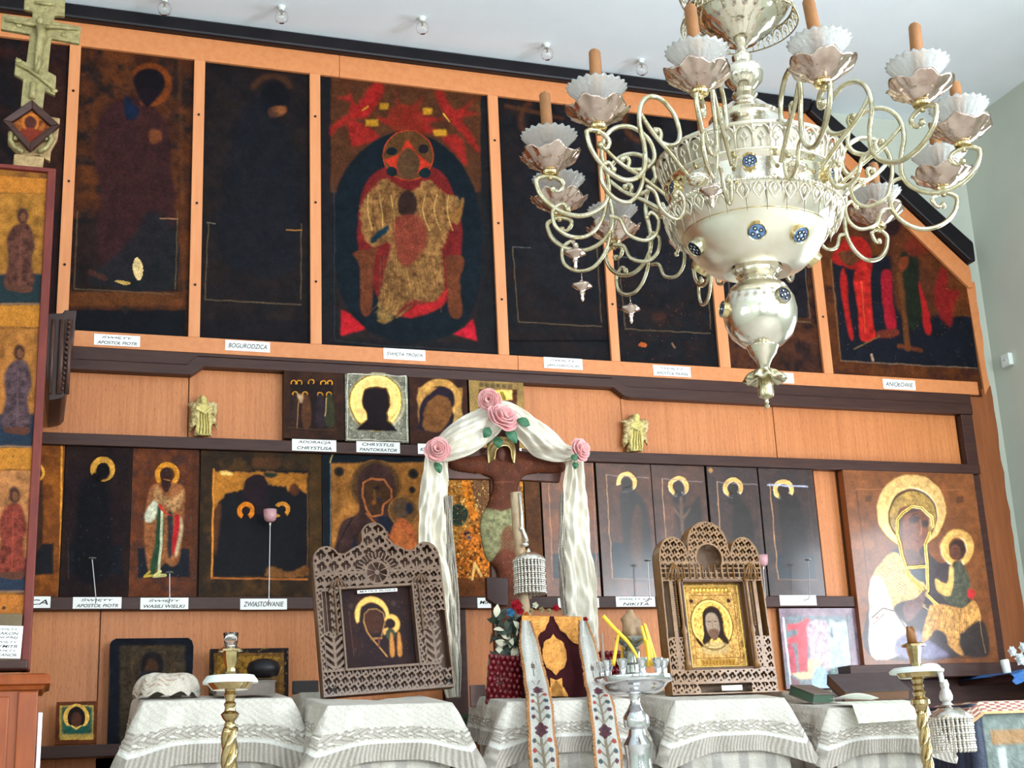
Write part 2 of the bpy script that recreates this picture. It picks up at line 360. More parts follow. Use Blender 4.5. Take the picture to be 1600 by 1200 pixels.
PMC = paint_mat('painted_cloth', .6, grain=.14, bump=.45, spec=.3)
def text_obj(name, lines, w, h, mat_, parent, org, tilt=0.0, align='CENTER', bold=0.0):
    cu = bpy.data.curves.new(name, 'FONT'); cu.body = '\n'.join(lines); cu.align_x = align; cu.align_y = 'CENTER'; cu.size = 1; cu.shear = .25
    cu.space_line = .85; cu.offset = bold
    o = bpy.data.objects.new(name, cu); COL.objects.link(o); dg = bpy.context.evaluated_depsgraph_get()
    me = bpy.data.meshes.new_from_object(o.evaluated_get(dg)); bpy.data.objects.remove(o); bpy.data.curves.remove(cu)
    vs_ = [v.co for v in me.vertices]
    if not vs_: return None
    x0 = min(v.x for v in vs_); x1 = max(v.x for v in vs_); y0 = min(v.y for v in vs_); y1 = max(v.y for v in vs_)
    for v in me.vertices:
        x = (v.co.x-(x0+x1)/2)/(x1-x0)*w; z = (v.co.y-(y0+y1)/2)/(y1-y0)*h; v.co = (x+org[0], org[1], z+org[2])
    me.materials.clear(); me.materials.append(mat_); me.name = name
    q = bpy.data.objects.new(name, me); COL.objects.link(q); q.parent = parent; return q
# ================================================================== the room
def wall_with_holes(name, axis, pos, a0, a1, z0, z1, holes, m, th=.12, out=1):
    b = MB(); xs = sorted({a0, a1, *[h[0] for h in holes], *[h[1] for h in holes]}); zs = sorted({z0, z1, *[h[2] for h in holes], *[h[3] for h in holes]})
    for i in range(len(xs)-1):
        for j in range(len(zs)-1):
            cx, cz = (xs[i]+xs[i+1])/2, (zs[j]+zs[j+1])/2
            if any(h[0] < cx < h[1] and h[2] < cz < h[3] for h in holes): continue
            p0, p1 = sorted((pos, pos+out*th))
            if axis == 'x': b.box(p0, p1, xs[i], xs[i+1], zs[j], zs[j+1])
            else: b.box(xs[i], xs[i+1], p0, p1, zs[j], zs[j+1])
    return struct(b.build(name, m))
def holes(w): return [(c-ww/2, c+ww/2, z-h/2, z+h/2) for (wl, c, z, ww, h) in WINDOWS if wl == w]
FLW = mat('pale_stone_floor', (212, 206, 196), .5, c2=(196, 188, 178), scale=(3, 3, 3))
b = MB(); b.box(LX-.12, RX+.12, -3.3, .2, -.9, .0); b.box(LX-.12, RX+.12, BY-.12, -3.3, -.9, -.4); struct(b.build('floor', FLW))
struct(boxo('ceiling', LX-.12, RX+.12, BY-.12, .3, CZ, CZ+.15, CEILM, bevel=0))
wall_with_holes('wall_right', 'x', RX, BY, .2, -.4, CZ, holes('right'), WALLM)
wall_with_holes('wall_left', 'x', LX, BY, .2, -.4, CZ, holes('left'), WALLM, out=-1)
wall_with_holes('wall_back', 'y', BY, LX, RX, -.4, CZ, holes('back'), WALLM, out=-1)
struct(boxo('wall_front', LX, RX, .06, .2, 0, CZ, WALLM, bevel=0))
for i, (wl, c, z, w, h) in enumerate(WINDOWS):
    b = MB(); f = .05
    def bar(a0, a1, z0, z1):
        if wl == 'right': b.box(RX-.01, RX+.012, a0, a1, z0, z1)
        elif wl == 'left': b.box(LX-.012, LX+.01, a0, a1, z0, z1)
        else: b.box(a0, a1, BY-.012, BY+.01, z0, z1)
    for a in (-w/2, w/2-f, -f/2): bar(c+a, c+a+f, z-h/2, z+h/2)
    for q in (-h/2, h/2-f, h*.12): bar(c-w/2, c+w/2, z+q, z+q+f)
    struct(b.build('window_%d' % (i+1), mat('white_window_paint', (235, 235, 230), .5), bevel=.004))
# ------------------------------------------------------------------ the icon wall itself
ZL0, ZL1, ZT0, ZT1 = 3.035, 3.108, 4.494, 4.612
DG = (4.83-3.905, 4.69-3.917)   # slope of the cut corner
pan = MB()
pan.prism([(-2.6, 0), (4.9, 0), (4.885, 2.0), (4.865, 3.0), (4.85, 3.88), (3.93, 4.66), (-2.6, 4.66)], .018, .055)
struct(pan.build('wall_icon_panelling', mat('dark_brown_board', (112, 66, 36), .55, c2=(136, 82, 44), scale=(30, 30, 3))))  # backing board in its own darker brown, behind the veneer
boards = [('veneer_board', -.6, .566, 2.64, 2.925), ('veneer_board', .571, .985, 2.64, 2.965), ('veneer_board', 2.085, 2.652, 2.64, 2.965), ('veneer_board', 2.655, 3.497, 2.64, 2.925),
          ('veneer_board', 3.502, 4.607, 2.64, 2.925), ('veneer_board', -.6, .227, 1.35, 1.892), ('veneer_board', .232, 1.70, 1.1, 1.892), ('veneer_board', 1.815, 1.957, 1.3, 1.892),
          ('veneer_board', 1.962, 2.9, 1.1, 1.892), ('veneer_board', 2.904, 3.432, 1.1, 1.892), ('veneer_board', 3.70, 3.826, 1.942, 2.59), ('veneer_board', -.6, .365, .2, 1.30), ('veneer_board', .37, 1.70, .1, 1.096)]
for k, (n, x0, x1, z0, z1) in enumerate(boards):
    o = boxo('trim_%d' % (k+1), x0, x1, .002, .017, z0, z1, VENEER, bevel=.001); struct(o)
TK = [len(boards)]
def trim(o): TK[0] += 1; o.name = 'trim_%d' % TK[0]; return struct(o)
# right-hand brown strip of rough-edged board up to the side wall
b = MB(); e = [(4.69, 1.0), (4.70, 3.0), (4.70, 3.1)]; rr = random.Random(3)
right = [(4.865+rr.uniform(-.006, .006), 3.1-i*.07) for i in range(30)]
b.prism([(4.685, 3.03), *[(x, z) for x, z in right], (4.685, 1.0)], -.006, .017); trim(b.build('x', BROWNW))
b = MB(); right = [(4.845+rr.uniform(-.005, .005), 3.70-i*.06) for i in range(11)]
b.prism([(4.79, 3.69), *right, (4.81, 3.04)], -.016, .0); trim(b.build('x', RAILW))
# dark lining behind the upper icons
b = MB(); b.prism([(-1.4, 3.02), (4.80, 3.02), (4.80, 3.70), (3.93, 4.50), (-1.4, 4.50)], .003, .017); trim(b.build('x', BLACKW))
# black cornice below the ceiling
def bar2(p, q, w, y0, y1, m):
    d = np.array(q, float)-np.array(p); n = np.array([-d[1], d[0]])/np.hypot(*d)*w
    b = MB(); b.prism([tuple(p), tuple(q), tuple(q+n), tuple(p+n)], y0, y1); return trim(b.build('x', m, bevel=.003))
b = MB(); b.prism([(-1.5, 4.612), (3.875, 4.612), (3.91, 4.688), (-1.5, 4.688)], -.07, .003); trim(b.build('x', BLACKW, bevel=.012))
b = MB(); b.prism([(3.875, 4.612), (4.80, 3.80), (4.835, 3.80), (4.838, 3.915), (3.915, 4.688)], -.07, .003); trim(b.build('x', BLACKW, bevel=.01))
# top rail, lower rail, cut-corner rail
b = MB(); b.prism([(-1.5, ZT0), (1.255, ZT0), (1.255, ZT1), (-1.5, ZT1)], -.03, -.0115); trim(b.build('x', RAILW, bevel=.002))
b = MB(); b.prism([(1.257, ZT0), (3.90, ZT0), (3.875, ZT1), (1.257, ZT1)], -.03, -.0115); trim(b.build('x', RAILW, bevel=.002))
b = MB(); b.prism([(3.90, 4.50), (4.795, 3.655), (4.82, 3.66), (4.82, 3.775), (3.872, 4.608)], -.031, -.012); trim(b.build('x', RAILW, bevel=.002))
b = MB(); b.prism([(.0, ZL0), (2.115, ZL0), (2.115, ZL1), (.0, ZL1)], -.03, -.0115); trim(b.build('x', RAILW, bevel=.002))
b = MB(); b.prism([(2.117, ZL0), (4.76, ZL0), (4.76, ZL1), (2.117, ZL1)], -.03, -.0115); trim(b.build('x', RAILW, bevel=.002))
for x0, x1 in ((-.006, .044), (.558, .609), (1.109, 1.161), (2.020, 2.074), (2.608, 2.655), (3.205, 3.266), (3.810, 3.865)):
    o = boxo('x', x0, x1, -.03, -.0115, ZL1, ZT0, BATTEN, bevel=.002); trim(o)
    for z in (3.35, 3.75, 4.2):
        bb = MB(); bb.lathe([(.006, 0), (.006, .003), (.001, .004)], 8); bb.xf(Matrix.Rotation(R(90), 4, 'X')); s = bb.build('screw', BLACKW, o, loc=((0), -.0105, z-ZL1+(x0*7 % .1)))
# stepped dark shelf moulding under the lower rail
def mould(pts, y0, y1): bm_ = MB(); bm_.prism(pts, y0, y1); trim(bm_.build('x', DARKW, bevel=.003))
mould([(-.05, 2.975), (.56, 2.975), (.60, 3.018), (2.60, 3.018), (2.66, 2.978), (4.70, 2.978), (4.70, 3.034), (-.05, 3.034)], -.032, .001)
mould([(-.05, 2.925), (.575, 2.925), (.628, 2.966), (2.60, 2.966), (2.655, 2.925), (2.69, 2.918), (4.69, 2.918), (4.69, 2.974), (2.672, 2.974), (2.612, 3.012), (.592, 3.012), (.552, 2.971), (-.05, 2.971)], -.048, .001)
# ledge under the middle register, rail under the lower one, uprights
def dk(x0, x1, y0, y1, z0, z1): trim(boxo('x', x0, x1, y0, y1, z0, z1, DARKW, bevel=.003))
dk(-.6, 4.68, -.055, .001, 2.588, 2.640); dk(-.6, 3.83, -.045, .001, 1.892, 1.945)
dk(4.612, 4.685, -.045, .001, 2.642, 2.916); dk(4.63, 4.683, -.04, .001, 1.60, 2.586)
dk(3.432, 3.43+.03, -.02, .001, 1.1, 1.89); dk(1.705, 1.81, -.03, .001, 1.05, 1.89)
dk(-.6, 1.70, -.16, .001, 1.300, 1.348); dk(3.70, 4.72, -.14, .001, 1.535, 1.600); dk(3.46, 4.88, -.01, .001, .2, 1.534)
# ================================================================== icons
def rect4(xl, xr, yt, yb, Y):
    ym, xm = (yt+yb)/2, (xl+xr)/2
    return P(xl, ym, Y)[0], P(xr, ym, Y)[0], P(xm, yb, Y)[2], P(xm, yt, Y)[2]
def icon(name, rc, Yf, th, edge, label, cat='icon', group=None, res=.0034, seed=1, outline=None, inset=.001, bevel=.002):
    X0, X1, Z0, Z1 = rc; cx = (X0+X1)/2; b = MB()
    if outline is None: b.box(X0-cx, X1-cx, 0, th, 0, Z1-Z0)
    else: b.prism([(x-cx, z-Z0) for x, z in outline], 0, th)
    o = b.build(name, edge, loc=(cx, Yf, Z0), bevel=bevel); tag(o, label, cat, group)
    p = Paint(X0+inset, X1-inset, Z0+inset, Z1-inset, Yf-.0012, res, seed=seed)
    if outline is not None: p.mask = inpoly(p.X, p.Z, outline)
    return o, p
def fin(o, p, m=PMD, name='painted_face'):
    a = fbm(p.ny, p.nx, max(2, .035/p.res), p.rs, 4); c = fbm(p.ny, p.nx, max(2, .009/p.res), p.rs, 2); k = (.62+.76*a)*(.86+.28*c); p.col = np.clip((p.col*k[..., None])**1.15*1.06, 0, 1)
    return p.build(name, m, o, org=tuple(o.location))
EDGE = mat('icon_board_edge', (70, 44, 28), .5, c2=(46, 32, 26), scale=(20, 20, 20))
EDGEK = mat('blackened_board_edge', (30, 26, 26), .45)
BR, BR2, DK, DK2, TEAL, PUR = (92, 52, 28), (66, 38, 26), (30, 26, 28), (42, 32, 30), (22, 40, 46), (48, 28, 46)
def murk(p, lo=DK, hi=DK2): p.base(lo, hi, .06); p.speck(TEAL, .08, .35, .012); p.speck(PUR, .08, .3, .015); return p
def kovcheg(p, x0, y0, x1, y1, x0b, x1b, c=(110, 92, 70), w=1.6, a=.7, sides='lrb'):
    # the thin light edge of the sunk field; x0/x1 at its top, x0b/x1b at its bottom
    if 'l' in sides: p.line([(x0, y0), (x0b, y1)], w, c, a)
    if 'r' in sides: p.line([(x1, y0), (x1b, y1)], w, c, a)
    if 'b' in sides: p.line([(x0b, y1), (x1b, y1+(x1b-x0b)*.055)], w, c, a)
    if 't' in sides: p.line([(x0, y0), (x1, y0+(x1-x0)*.07)], w, c, a)
YU = -.0105
GU = 'tall dark icons of the upper row'
o, p = icon('icon', (-.72, -.01, 3.04, 4.53), YU, .012, EDGE, 'dark brown upper-row icon at the far left, half hidden by the gilt crucifix', seed=2); murk(p, DK, (56, 32, 30)); p.poly([(60, 120), (100, 120), (96, 300), (60, 320)], BR2, a=.6, soft=6); fin(o, p)
o, p = icon('icon', (.030, .585, 3.03, 4.53), YU, .012, EDGE, 'tall brown icon of a bowing saint with a pale paint loss near its foot'); p.base(BR, BR2, .09, DK2)
p.rect(90, 484, 290, 540, (22, 24, 30), soft=2); p.rect(112, 341, 278, 456, DK, soft=3, a=.85)
p.poly([(205, 150), (170, 165), (150, 205), (148, 260), (158, 300), (150, 350), (160, 420), (215, 430), (270, 350), (268, 260), (262, 200), (240, 165)], (58, 32, 34), soft=4, a=.9)
p.poly([(235, 330), (215, 360), (180, 400), (140, 440), (268, 452), (274, 360)], (32, 36, 40), soft=4, a=.8)
p.ring(235, 132, 34, 34, 10, (128, 66, 26), a=.7, soft=3, a0=240, a1=150); p.ell(233, 128, 25, 22, (26, 20, 26), soft=2); p.poly([(214, 140), (250, 140), (235, 165), (226, 165)], (30, 22, 28), soft=2)
p.poly([(196, 150), (207, 160), (218, 175), (205, 188), (195, 180)], (22, 34, 56), soft=2); p.poly([(234, 204), (250, 204), (252, 218), (238, 226)], (120, 70, 40), soft=2, a=.8)
p.poly([(213, 402), (223, 415), (222, 434), (215, 438), (208, 420)], (206, 178, 130), soft=.5); p.poly([(180, 438), (200, 440), (204, 444), (192, 445)], (170, 140, 80), soft=.6)
p.line([(140, 425), (165, 435)], 8, (80, 46, 36), a=.7, soft=2); p.line([(187, 462), (200, 462), (196, 486)], 8, (48, 38, 40), soft=1.5)
p.rect(103, 456, 287, 478, (104, 62, 32), soft=3, a=.8); kovcheg(p, 121, 330, 277, 451, 116, 274); p.line([(250, 341), (277, 342)], 1.6, (150, 110, 80)); p.line([(280, 75), (288, 480)], 5, (100, 60, 34), a=.5, soft=2); fin(o, p)
o, p = icon('icon', (.588, 1.135, 3.03, 4.53), YU, .012, EDGEK, 'nearly black tall icon of a bowing figure, directly left of the enthroned Trinity', seed=3); murk(p)
p.ell(430, 155, 24, 28, (20, 20, 26), soft=3); p.ring(425, 150, 36, 36, 9, (84, 52, 30), a=.6, soft=3, a0=20, a1=160); p.poly([(420, 170), (445, 165), (444, 178), (424, 184)], (120, 74, 44), soft=2)
p.poly([(405, 150), (370, 190), (355, 260), (345, 400), (450, 430), (470, 300), (452, 210)], (24, 28, 36), soft=8, a=.7); kovcheg(p, 326, 350, 471, 468, 320, 470); p.line([(448, 359), (471, 360)], 1.6, (170, 120, 60)); p.line([(324, 348), (336, 349)], 1.6, (110, 100, 90)); p.rect(311, 500, 486, 545, (28, 26, 32), soft=2, a=.7); fin(o, p)
# the enthroned Trinity
o, p = icon('icon', (1.137, 2.045, 3.03, 4.53), YU, .012, EDGEK, 'large red and black icon of a figure enthroned in a dark oval', seed=4, res=.003); murk(p, (28, 32, 34), (34, 30, 34))
p.rect(517, 122, 751, 300, (92, 54, 30), soft=1.5, a=.9); p.poly([(517, 125), (742, 150), (752, 300), (745, 535), (530, 530), (520, 300)], (60, 40, 30), soft=1, a=.3, smooth=False)
RED, RED2 = (146, 34, 32), (124, 42, 28)
for q in ([(540, 127), (560, 165), (590, 125), (596, 130), (580, 175), (565, 180), (545, 180), (548, 160), (525, 152), (545, 148)], [(583, 128), (600, 140), (588, 165), (570, 185), (556, 175)], [(518, 200), (545, 178), (575, 178), (548, 190), (524, 205), (519, 215)],
          [(545, 190), (570, 195), (592, 215), (560, 228), (550, 225)], [(618, 142), (628, 165), (650, 160), (661, 148), (655, 170), (640, 175), (620, 168)], [(585, 182), (620, 190), (655, 205), (690, 208), (670, 192), (720, 182), (680, 185), (650, 172), (630, 175), (618, 198)],
          [(680, 140), (692, 143), (700, 160), (715, 172), (740, 155), (728, 172), (748, 178), (722, 185), (740, 215), (750, 240), (725, 215), (700, 185), (685, 160)], [(690, 215), (720, 215), (730, 260), (712, 240)], [(610, 170), (650, 168), (665, 195), (640, 210), (612, 200)]):
    p.poly(q, RED if q[0][0] < 600 or q[0][0] > 675 else RED2, soft=2.5, a=.8, ragged=3)
for x, y in ((600, 166), (668, 174), (581, 192), (687, 207)): p.rect(x-7-(3 if y > 180 else 0), y-5, x+7+(3 if y > 180 else 0), y+5, (176, 128, 40), soft=1)
p.line([(567, 172), (575, 166)], 3, (170, 120, 40)); p.line([(693, 178), (702, 190)], 2.4, (190, 150, 60))
p.poly([(637, 205), (600, 212), (560, 240), (528, 290), (520, 370), (530, 450), (560, 505), (610, 532), (660, 535), (712, 518), (745, 470), (752, 390), (748, 320), (725, 262), (690, 225), (660, 210)], (20, 30, 38), soft=1.2)
p.poly([(533, 484), (548, 492), (571, 513), (560, 518), (533, 525)], (176, 34, 44), soft=1, smooth=False); p.poly([(739, 498), (746, 533), (708, 522), (725, 512)], (176, 32, 50), soft=1, smooth=False)
p.poly([(600, 262), (625, 258), (660, 258), (690, 268), (708, 300), (720, 340), (722, 380), (715, 440), (700, 470), (670, 490), (635, 496), (600, 480), (575, 430), (560, 390), (560, 330), (570, 290), (585, 270)], (116, 34, 32), soft=1.5, a=.9)
p.ell(638, 243, 39, 39, (90, 60, 34), soft=1); p.ring(638, 243, 40, 40, 2, (150, 60, 36), soft=.5); p.poly([(638, 218), (652, 240), (674, 257), (655, 268), (638, 280), (620, 268), (601, 250), (624, 240)], (176, 54, 34), soft=1, smooth=False); p.ell(612, 236, 8, 6, (24, 34, 36)); p.ell(612, 268, 9, 8, (24, 36, 40)); p.ell(664, 270, 9, 8, (20, 40, 44)); p.ell(662, 232, 8, 7, (36, 28, 34))
p.ell(638, 256, 18, 24, (84, 60, 40), soft=2)
TAN = (134, 104, 60)
p.poly([(600, 280), (570, 310), (562, 345), (580, 385), (610, 380), (600, 430), (590, 495), (610, 500), (640, 470), (680, 472), (694, 440), (692, 390), (712, 330), (718, 310), (690, 300), (668, 280), (640, 300)], TAN, soft=2, a=.75, var=.5, cell=.02, ragged=5)
for x in range(586, 692, 6): p.line([(x+8*math.sin(x), 400), (x+6, 470), (x-6+14*math.sin(x*.5), 488)], 1.6, (96, 74, 44) if x % 12 else (196, 160, 96), a=.6, smooth=True)
for x in range(575, 715, 9): p.line([(x, 305), (x+5*math.sin(x), 330), (x+6, 360)], 2, (196, 160, 96) if x % 2 else (90, 62, 40), a=.55, smooth=True)
p.poly([(551, 395), (590, 388), (585, 405), (580, 485), (564, 485), (562, 415)], (104, 58, 36), soft=1.4); p.poly([(695, 402), (722, 400), (724, 420), (718, 440), (722, 492), (702, 490), (698, 430)], (104, 58, 36), soft=1.4)
p.poly([(700, 335), (714, 330), (722, 310), (725, 316), (716, 350)], (130, 92, 48), soft=1); p.poly([(583, 380), (605, 362), (604, 352), (580, 372)], (24, 50, 60), soft=1.5)
p.ell(637, 320, 15, 22, (52, 34, 30), soft=2); p.poly([(622, 338), (655, 338), (668, 370), (655, 400), (634, 418), (618, 390), (615, 355)], (120, 54, 42), soft=2.5, a=.9)
p.poly([(698, 452), (690, 478), (655, 493), (630, 493), (650, 478), (680, 470)], (160, 36, 40), soft=1, ragged=2); p.poly([(590, 500), (620, 496), (640, 478), (612, 500), (600, 506)], TAN, soft=1)
p.line([(522, 290), (523, 532), (600, 540), (745, 548)], 1.6, (60, 62, 66), a=.6); fin(o, p)
for k, (x0, x1, c, lab, fr, brd) in enumerate([
        (2.052, 2.632, 5, 'tall blackened icon directly right of the enthroned Trinity, standing above a dark gap', (801, 385, 933, 503, 810, 940), True),
        (2.634, 3.235, 6, 'tall blackened icon with a small orange chip at its foot, behind the chandelier arms', (966, 401, 1104, 514, 977, 1110), False)]):
    o, p = icon('icon', (x0, x1, 3.03, 4.53), YU, .012, EDGEK, lab, seed=c); murk(p, (26, 27, 32), (38, 30, 30)); xx = 838 if k == 0 else 1000
    p.poly([(xx-8, 190), (xx+30, 170), (xx+70, 190), (xx+80, 300), (xx+90, 440), (xx, 440), (xx-20, 300)], (34, 34, 40), soft=10, a=.7); p.ell(xx+12, 190, 24, 28, (22, 20, 24), soft=3); p.ring(xx+8, 188, 36, 38, 8, (96, 56, 30), a=.6, soft=3, a0=120, a1=260)
    kovcheg(p, fr[0], fr[1], fr[2], fr[3], fr[4], fr[5]); p.line([(fr[0], fr[1]), (fr[0]+28, fr[1]+2)], 1.4, (90, 90, 96))
    if k == 0: p.rect(780, 531, 960, 534, (6, 6, 8), soft=.6); p.line([(790, 165), (880, 185)], 6, (90, 54, 30), a=.6, soft=2)
    else: p.poly([(1001, 534), (1010, 537), (1009, 542), (998, 540)], (180, 96, 50), soft=.5); p.line([(1050, 537), (1054, 543)], 3, (130, 100, 80)); p.speck((150, 80, 60), .003, .8, .006); p.ell(1030, 495, 12, 8, (74, 44, 34), a=.6, soft=3)
    fin(o, p)
o, p = icon('icon', (3.237, 3.838, 3.03, 4.53), YU, .012, EDGE, 'dark brown icon behind the chandelier ball, left of the angels icon', seed=8); p.base((64, 42, 34), (84, 50, 34), .08, (46, 32, 32)); p.rect(1130, 420, 1262, 497, (34, 32, 38), soft=2); kovcheg(p, 1135, 400, 1256, 497, 1143, 1266); fin(o, p)
ol = [(3.84, 3.03), (4.795, 3.03), (4.795, 3.68), (3.93, 4.47), (3.84, 4.53)]
o, p = icon('icon', (3.84, 4.80, 3.03, 4.53), YU, .012, EDGE, 'icon of winged angels in red robes, cut off slantwise at its upper right', seed=9, outline=ol, bevel=0); p.base((100, 58, 28), (84, 46, 26), .1, (64, 36, 30))
p.poly([(1300, 405), (1330, 400), (1430, 400), (1520, 495), (1536, 576), (1314, 564), (1308, 480)], (26, 28, 38), soft=2, smooth=False); p.poly([(1480, 430), (1505, 440), (1524, 495), (1482, 493)], (100, 56, 28), soft=1.5, smooth=False)
p.poly([(1390, 335), (1400, 310), (1420, 325), (1440, 370), (1470, 410), (1480, 480), (1440, 495), (1400, 480)], (96, 52, 28), soft=4, a=.8)
p.ell(1335, 395, 26, 26, (150, 34, 28), soft=1.5); p.poly([(1300, 400), (1320, 380), (1345, 382), (1362, 400), (1358, 430), (1330, 415), (1305, 412)], (150, 34, 28), soft=2); p.poly([(1310, 395), (1335, 392), (1345, 402), (1330, 415), (1320, 412)], (92, 56, 34), soft=1.5)
p.poly([(1318, 418), (1324, 440), (1326, 480), (1334, 527), (1327, 525), (1316, 470), (1313, 435)], (160, 34, 32), soft=1); p.poly([(1340, 415), (1358, 410), (1360, 450), (1364, 500), (1368, 528), (1345, 530), (1340, 480), (1334, 440)], (172, 40, 34), soft=1, var=.3, cell=.03)
p.line([(1346, 440), (1352, 520)], 2, (196, 84, 56), a=.7); p.poly([(1378, 425), (1392, 425), (1394, 460), (1400, 510), (1386, 512), (1378, 460)], (150, 28, 44), soft=2); p.line([(1405, 430), (1412, 480), (1418, 545)], 9, (104, 64, 34), soft=2); p.poly([(1372, 518), (1400, 514), (1402, 524), (1374, 528)], (110, 50, 36), soft=2)
p.poly([(1408, 395), (1428, 390), (1436, 420), (1440, 500), (1420, 510), (1412, 440)], (34, 40, 30), soft=3); p.poly([(1436, 440), (1444, 460), (1456, 515), (1446, 520), (1440, 480)], (160, 34, 34), soft=2)
p.poly([(1470, 420), (1482, 430), (1480, 450), (1500, 455), (1490, 478), (1486, 510), (1470, 495), (1460, 460)], (130, 32, 32), soft=3, a=.9, ragged=3); p.ell(1395, 350, 12, 18, (48, 28, 30), soft=3); p.ell(1432, 385, 20, 16, (120, 40, 30), a=.6, soft=3); p.poly([(1405, 405), (1418, 400), (1420, 412), (1408, 425)], (120, 60, 34), soft=1.5)
p.line([(1405, 540), (1440, 547)], 6, (110, 58, 28), a=.8, soft=1.5); p.line([(1335, 545), (1375, 525)], 2.5, (120, 96, 60), a=.6); p.line([(1362, 555), (1364, 563)], 4, (160, 130, 110)); p.line([(1314, 564), (1537, 576)], 2, (120, 100, 84), a=.8); p.line([(1298, 405), (1314, 564)], 2, (130, 96, 64), a=.7); p.speck((150, 110, 60), .004, .6, .008); fin(o, p, PM)
# ------------------------------------------------------------------ middle register: small icons standing on the ledge
YM = -.045
GOLDC = (214, 164, 82)
o, p = icon('small_icon', rect4(444, 538, 579, 686, YM), YM, .03, EDGE, 'small dark icon of saints in two rows with thin gold haloes, on the ledge', cat='icon', res=.0022); p.base((54, 34, 28), (70, 44, 30), .05); p.rect(454, 596, 521, 670, (40, 26, 24), soft=1.5)
for x, y, r in ((459, 598, 4.5), (468, 598, 4.5), (486, 597, 5.5), (505, 599, 4.5), (515, 599, 4.5), (461, 616, 4.5), (477, 616, 4.5), (500, 617, 4.5), (514, 617, 4.8)): p.ring(x, y, r, r, 1.6, (214, 150, 44), a0=-40, a1=220, soft=.4)
for x, c in ((461, (60, 40, 34)), (478, (92, 58, 36)), (500, (50, 38, 44)), (515, (60, 60, 40))): p.poly([(x-5, 620), (x+5, 620), (x+7, 664), (x-6, 664)], c, soft=1.2)
p.poly([(464, 617), (474, 619), (470, 630)], (170, 140, 110), soft=.8); p.line([(510, 622), (508, 650)], 2, (170, 140, 100)); p.line([(467, 625), (464, 668)], 1.4, (150, 110, 70)); p.line([(450, 668), (524, 672)], 1, (110, 76, 48), a=.6); fin(o, p, PM)
o, p = icon('small_icon', rect4(539, 638, 582, 691, YM), YM, .03, EDGE, 'small icon in a silver cover with broad gold halo around a dark face', res=.002); p.base((140, 136, 120), (112, 108, 94), .02); p.gold[:] = .3; p.speck((226, 226, 230), .03, .8, .005); p.h0 = 0.0
p.ring(588, 628, 45, 47, 4, (150, 140, 110), h=.002, gold=.8); p.ring(587, 630, 39, 43, 21, (206, 164, 104), h=.007, gold=.9); p.ring(587, 627, 40, 40, 2, (226, 192, 136), h=.009, gold=.9)
for a in range(0, 360, 8): p.ell(587+38.5*math.cos(R(a)), 627+39.5*math.sin(R(a)), 2.2, 2.2, (240, 196, 100), h=.008, gold=.9) if not 60 < a < 120 else None
p.poly([(567, 620), (569, 609), (578, 606), (590, 606), (602, 608), (608, 620), (607, 635), (603, 645), (606, 658), (623, 674), (556, 672), (573, 655), (572, 642), (567, 632)], (34, 20, 26), soft=.8, gold=0, h=0, smooth=False)
p.ell(587, 628, 21, 22, (34, 20, 26), gold=0, h=0); p.line([(543, 586), (542, 686), (636, 690), (634, 588), (543, 584)], 2, (196, 192, 176), h=.004, gold=.8); fin(o, p, PM)
o, p = icon('small_icon', rect4(640, 731, 589, 697, YM), YM, .03, EDGE, 'small brown icon of Virgin and Child on the ledge, behind the left swag', res=.0022); p.base((72, 42, 28), (58, 34, 30), .04); p.rect(654, 606, 722, 672, (176, 130, 72), soft=.8)
p.ring(686, 624, 34, 32, 12, (196, 148, 82), soft=.8); p.poly([(655, 655), (658, 630), (675, 612), (690, 604), (706, 612), (711, 630), (706, 640), (712, 660), (700, 672), (655, 673)], (44, 30, 44), soft=1); p.poly([(668, 630), (685, 618), (700, 622), (706, 635), (704, 650), (690, 672), (664, 672), (662, 650)], (124, 82, 44), soft=1.5, ragged=2); p.poly([(712, 640), (722, 642), (722, 672), (708, 670)], (190, 150, 90), soft=1); fin(o, p, PM)
o, p = icon('small_icon', rect4(734, 820, 594, 702, YM), YM, .03, EDGE, 'small icon with a tan chequered border behind the top pink roses', res=.0022); p.base((150, 122, 76), (166, 136, 84), .03); p.rect(748, 608, 808, 690, (90, 54, 34), soft=1); p.rect(772, 609, 800, 625, (230, 190, 110), soft=1, gold=.5)
for i in range(6): p.rect(748+9*i, 598+i*.5, 755+9*i, 605+i*.5, (112, 92, 62), soft=.6)
p.line([(784, 614), (788, 622)], 5, (150, 130, 50)); fin(o, p, PM)
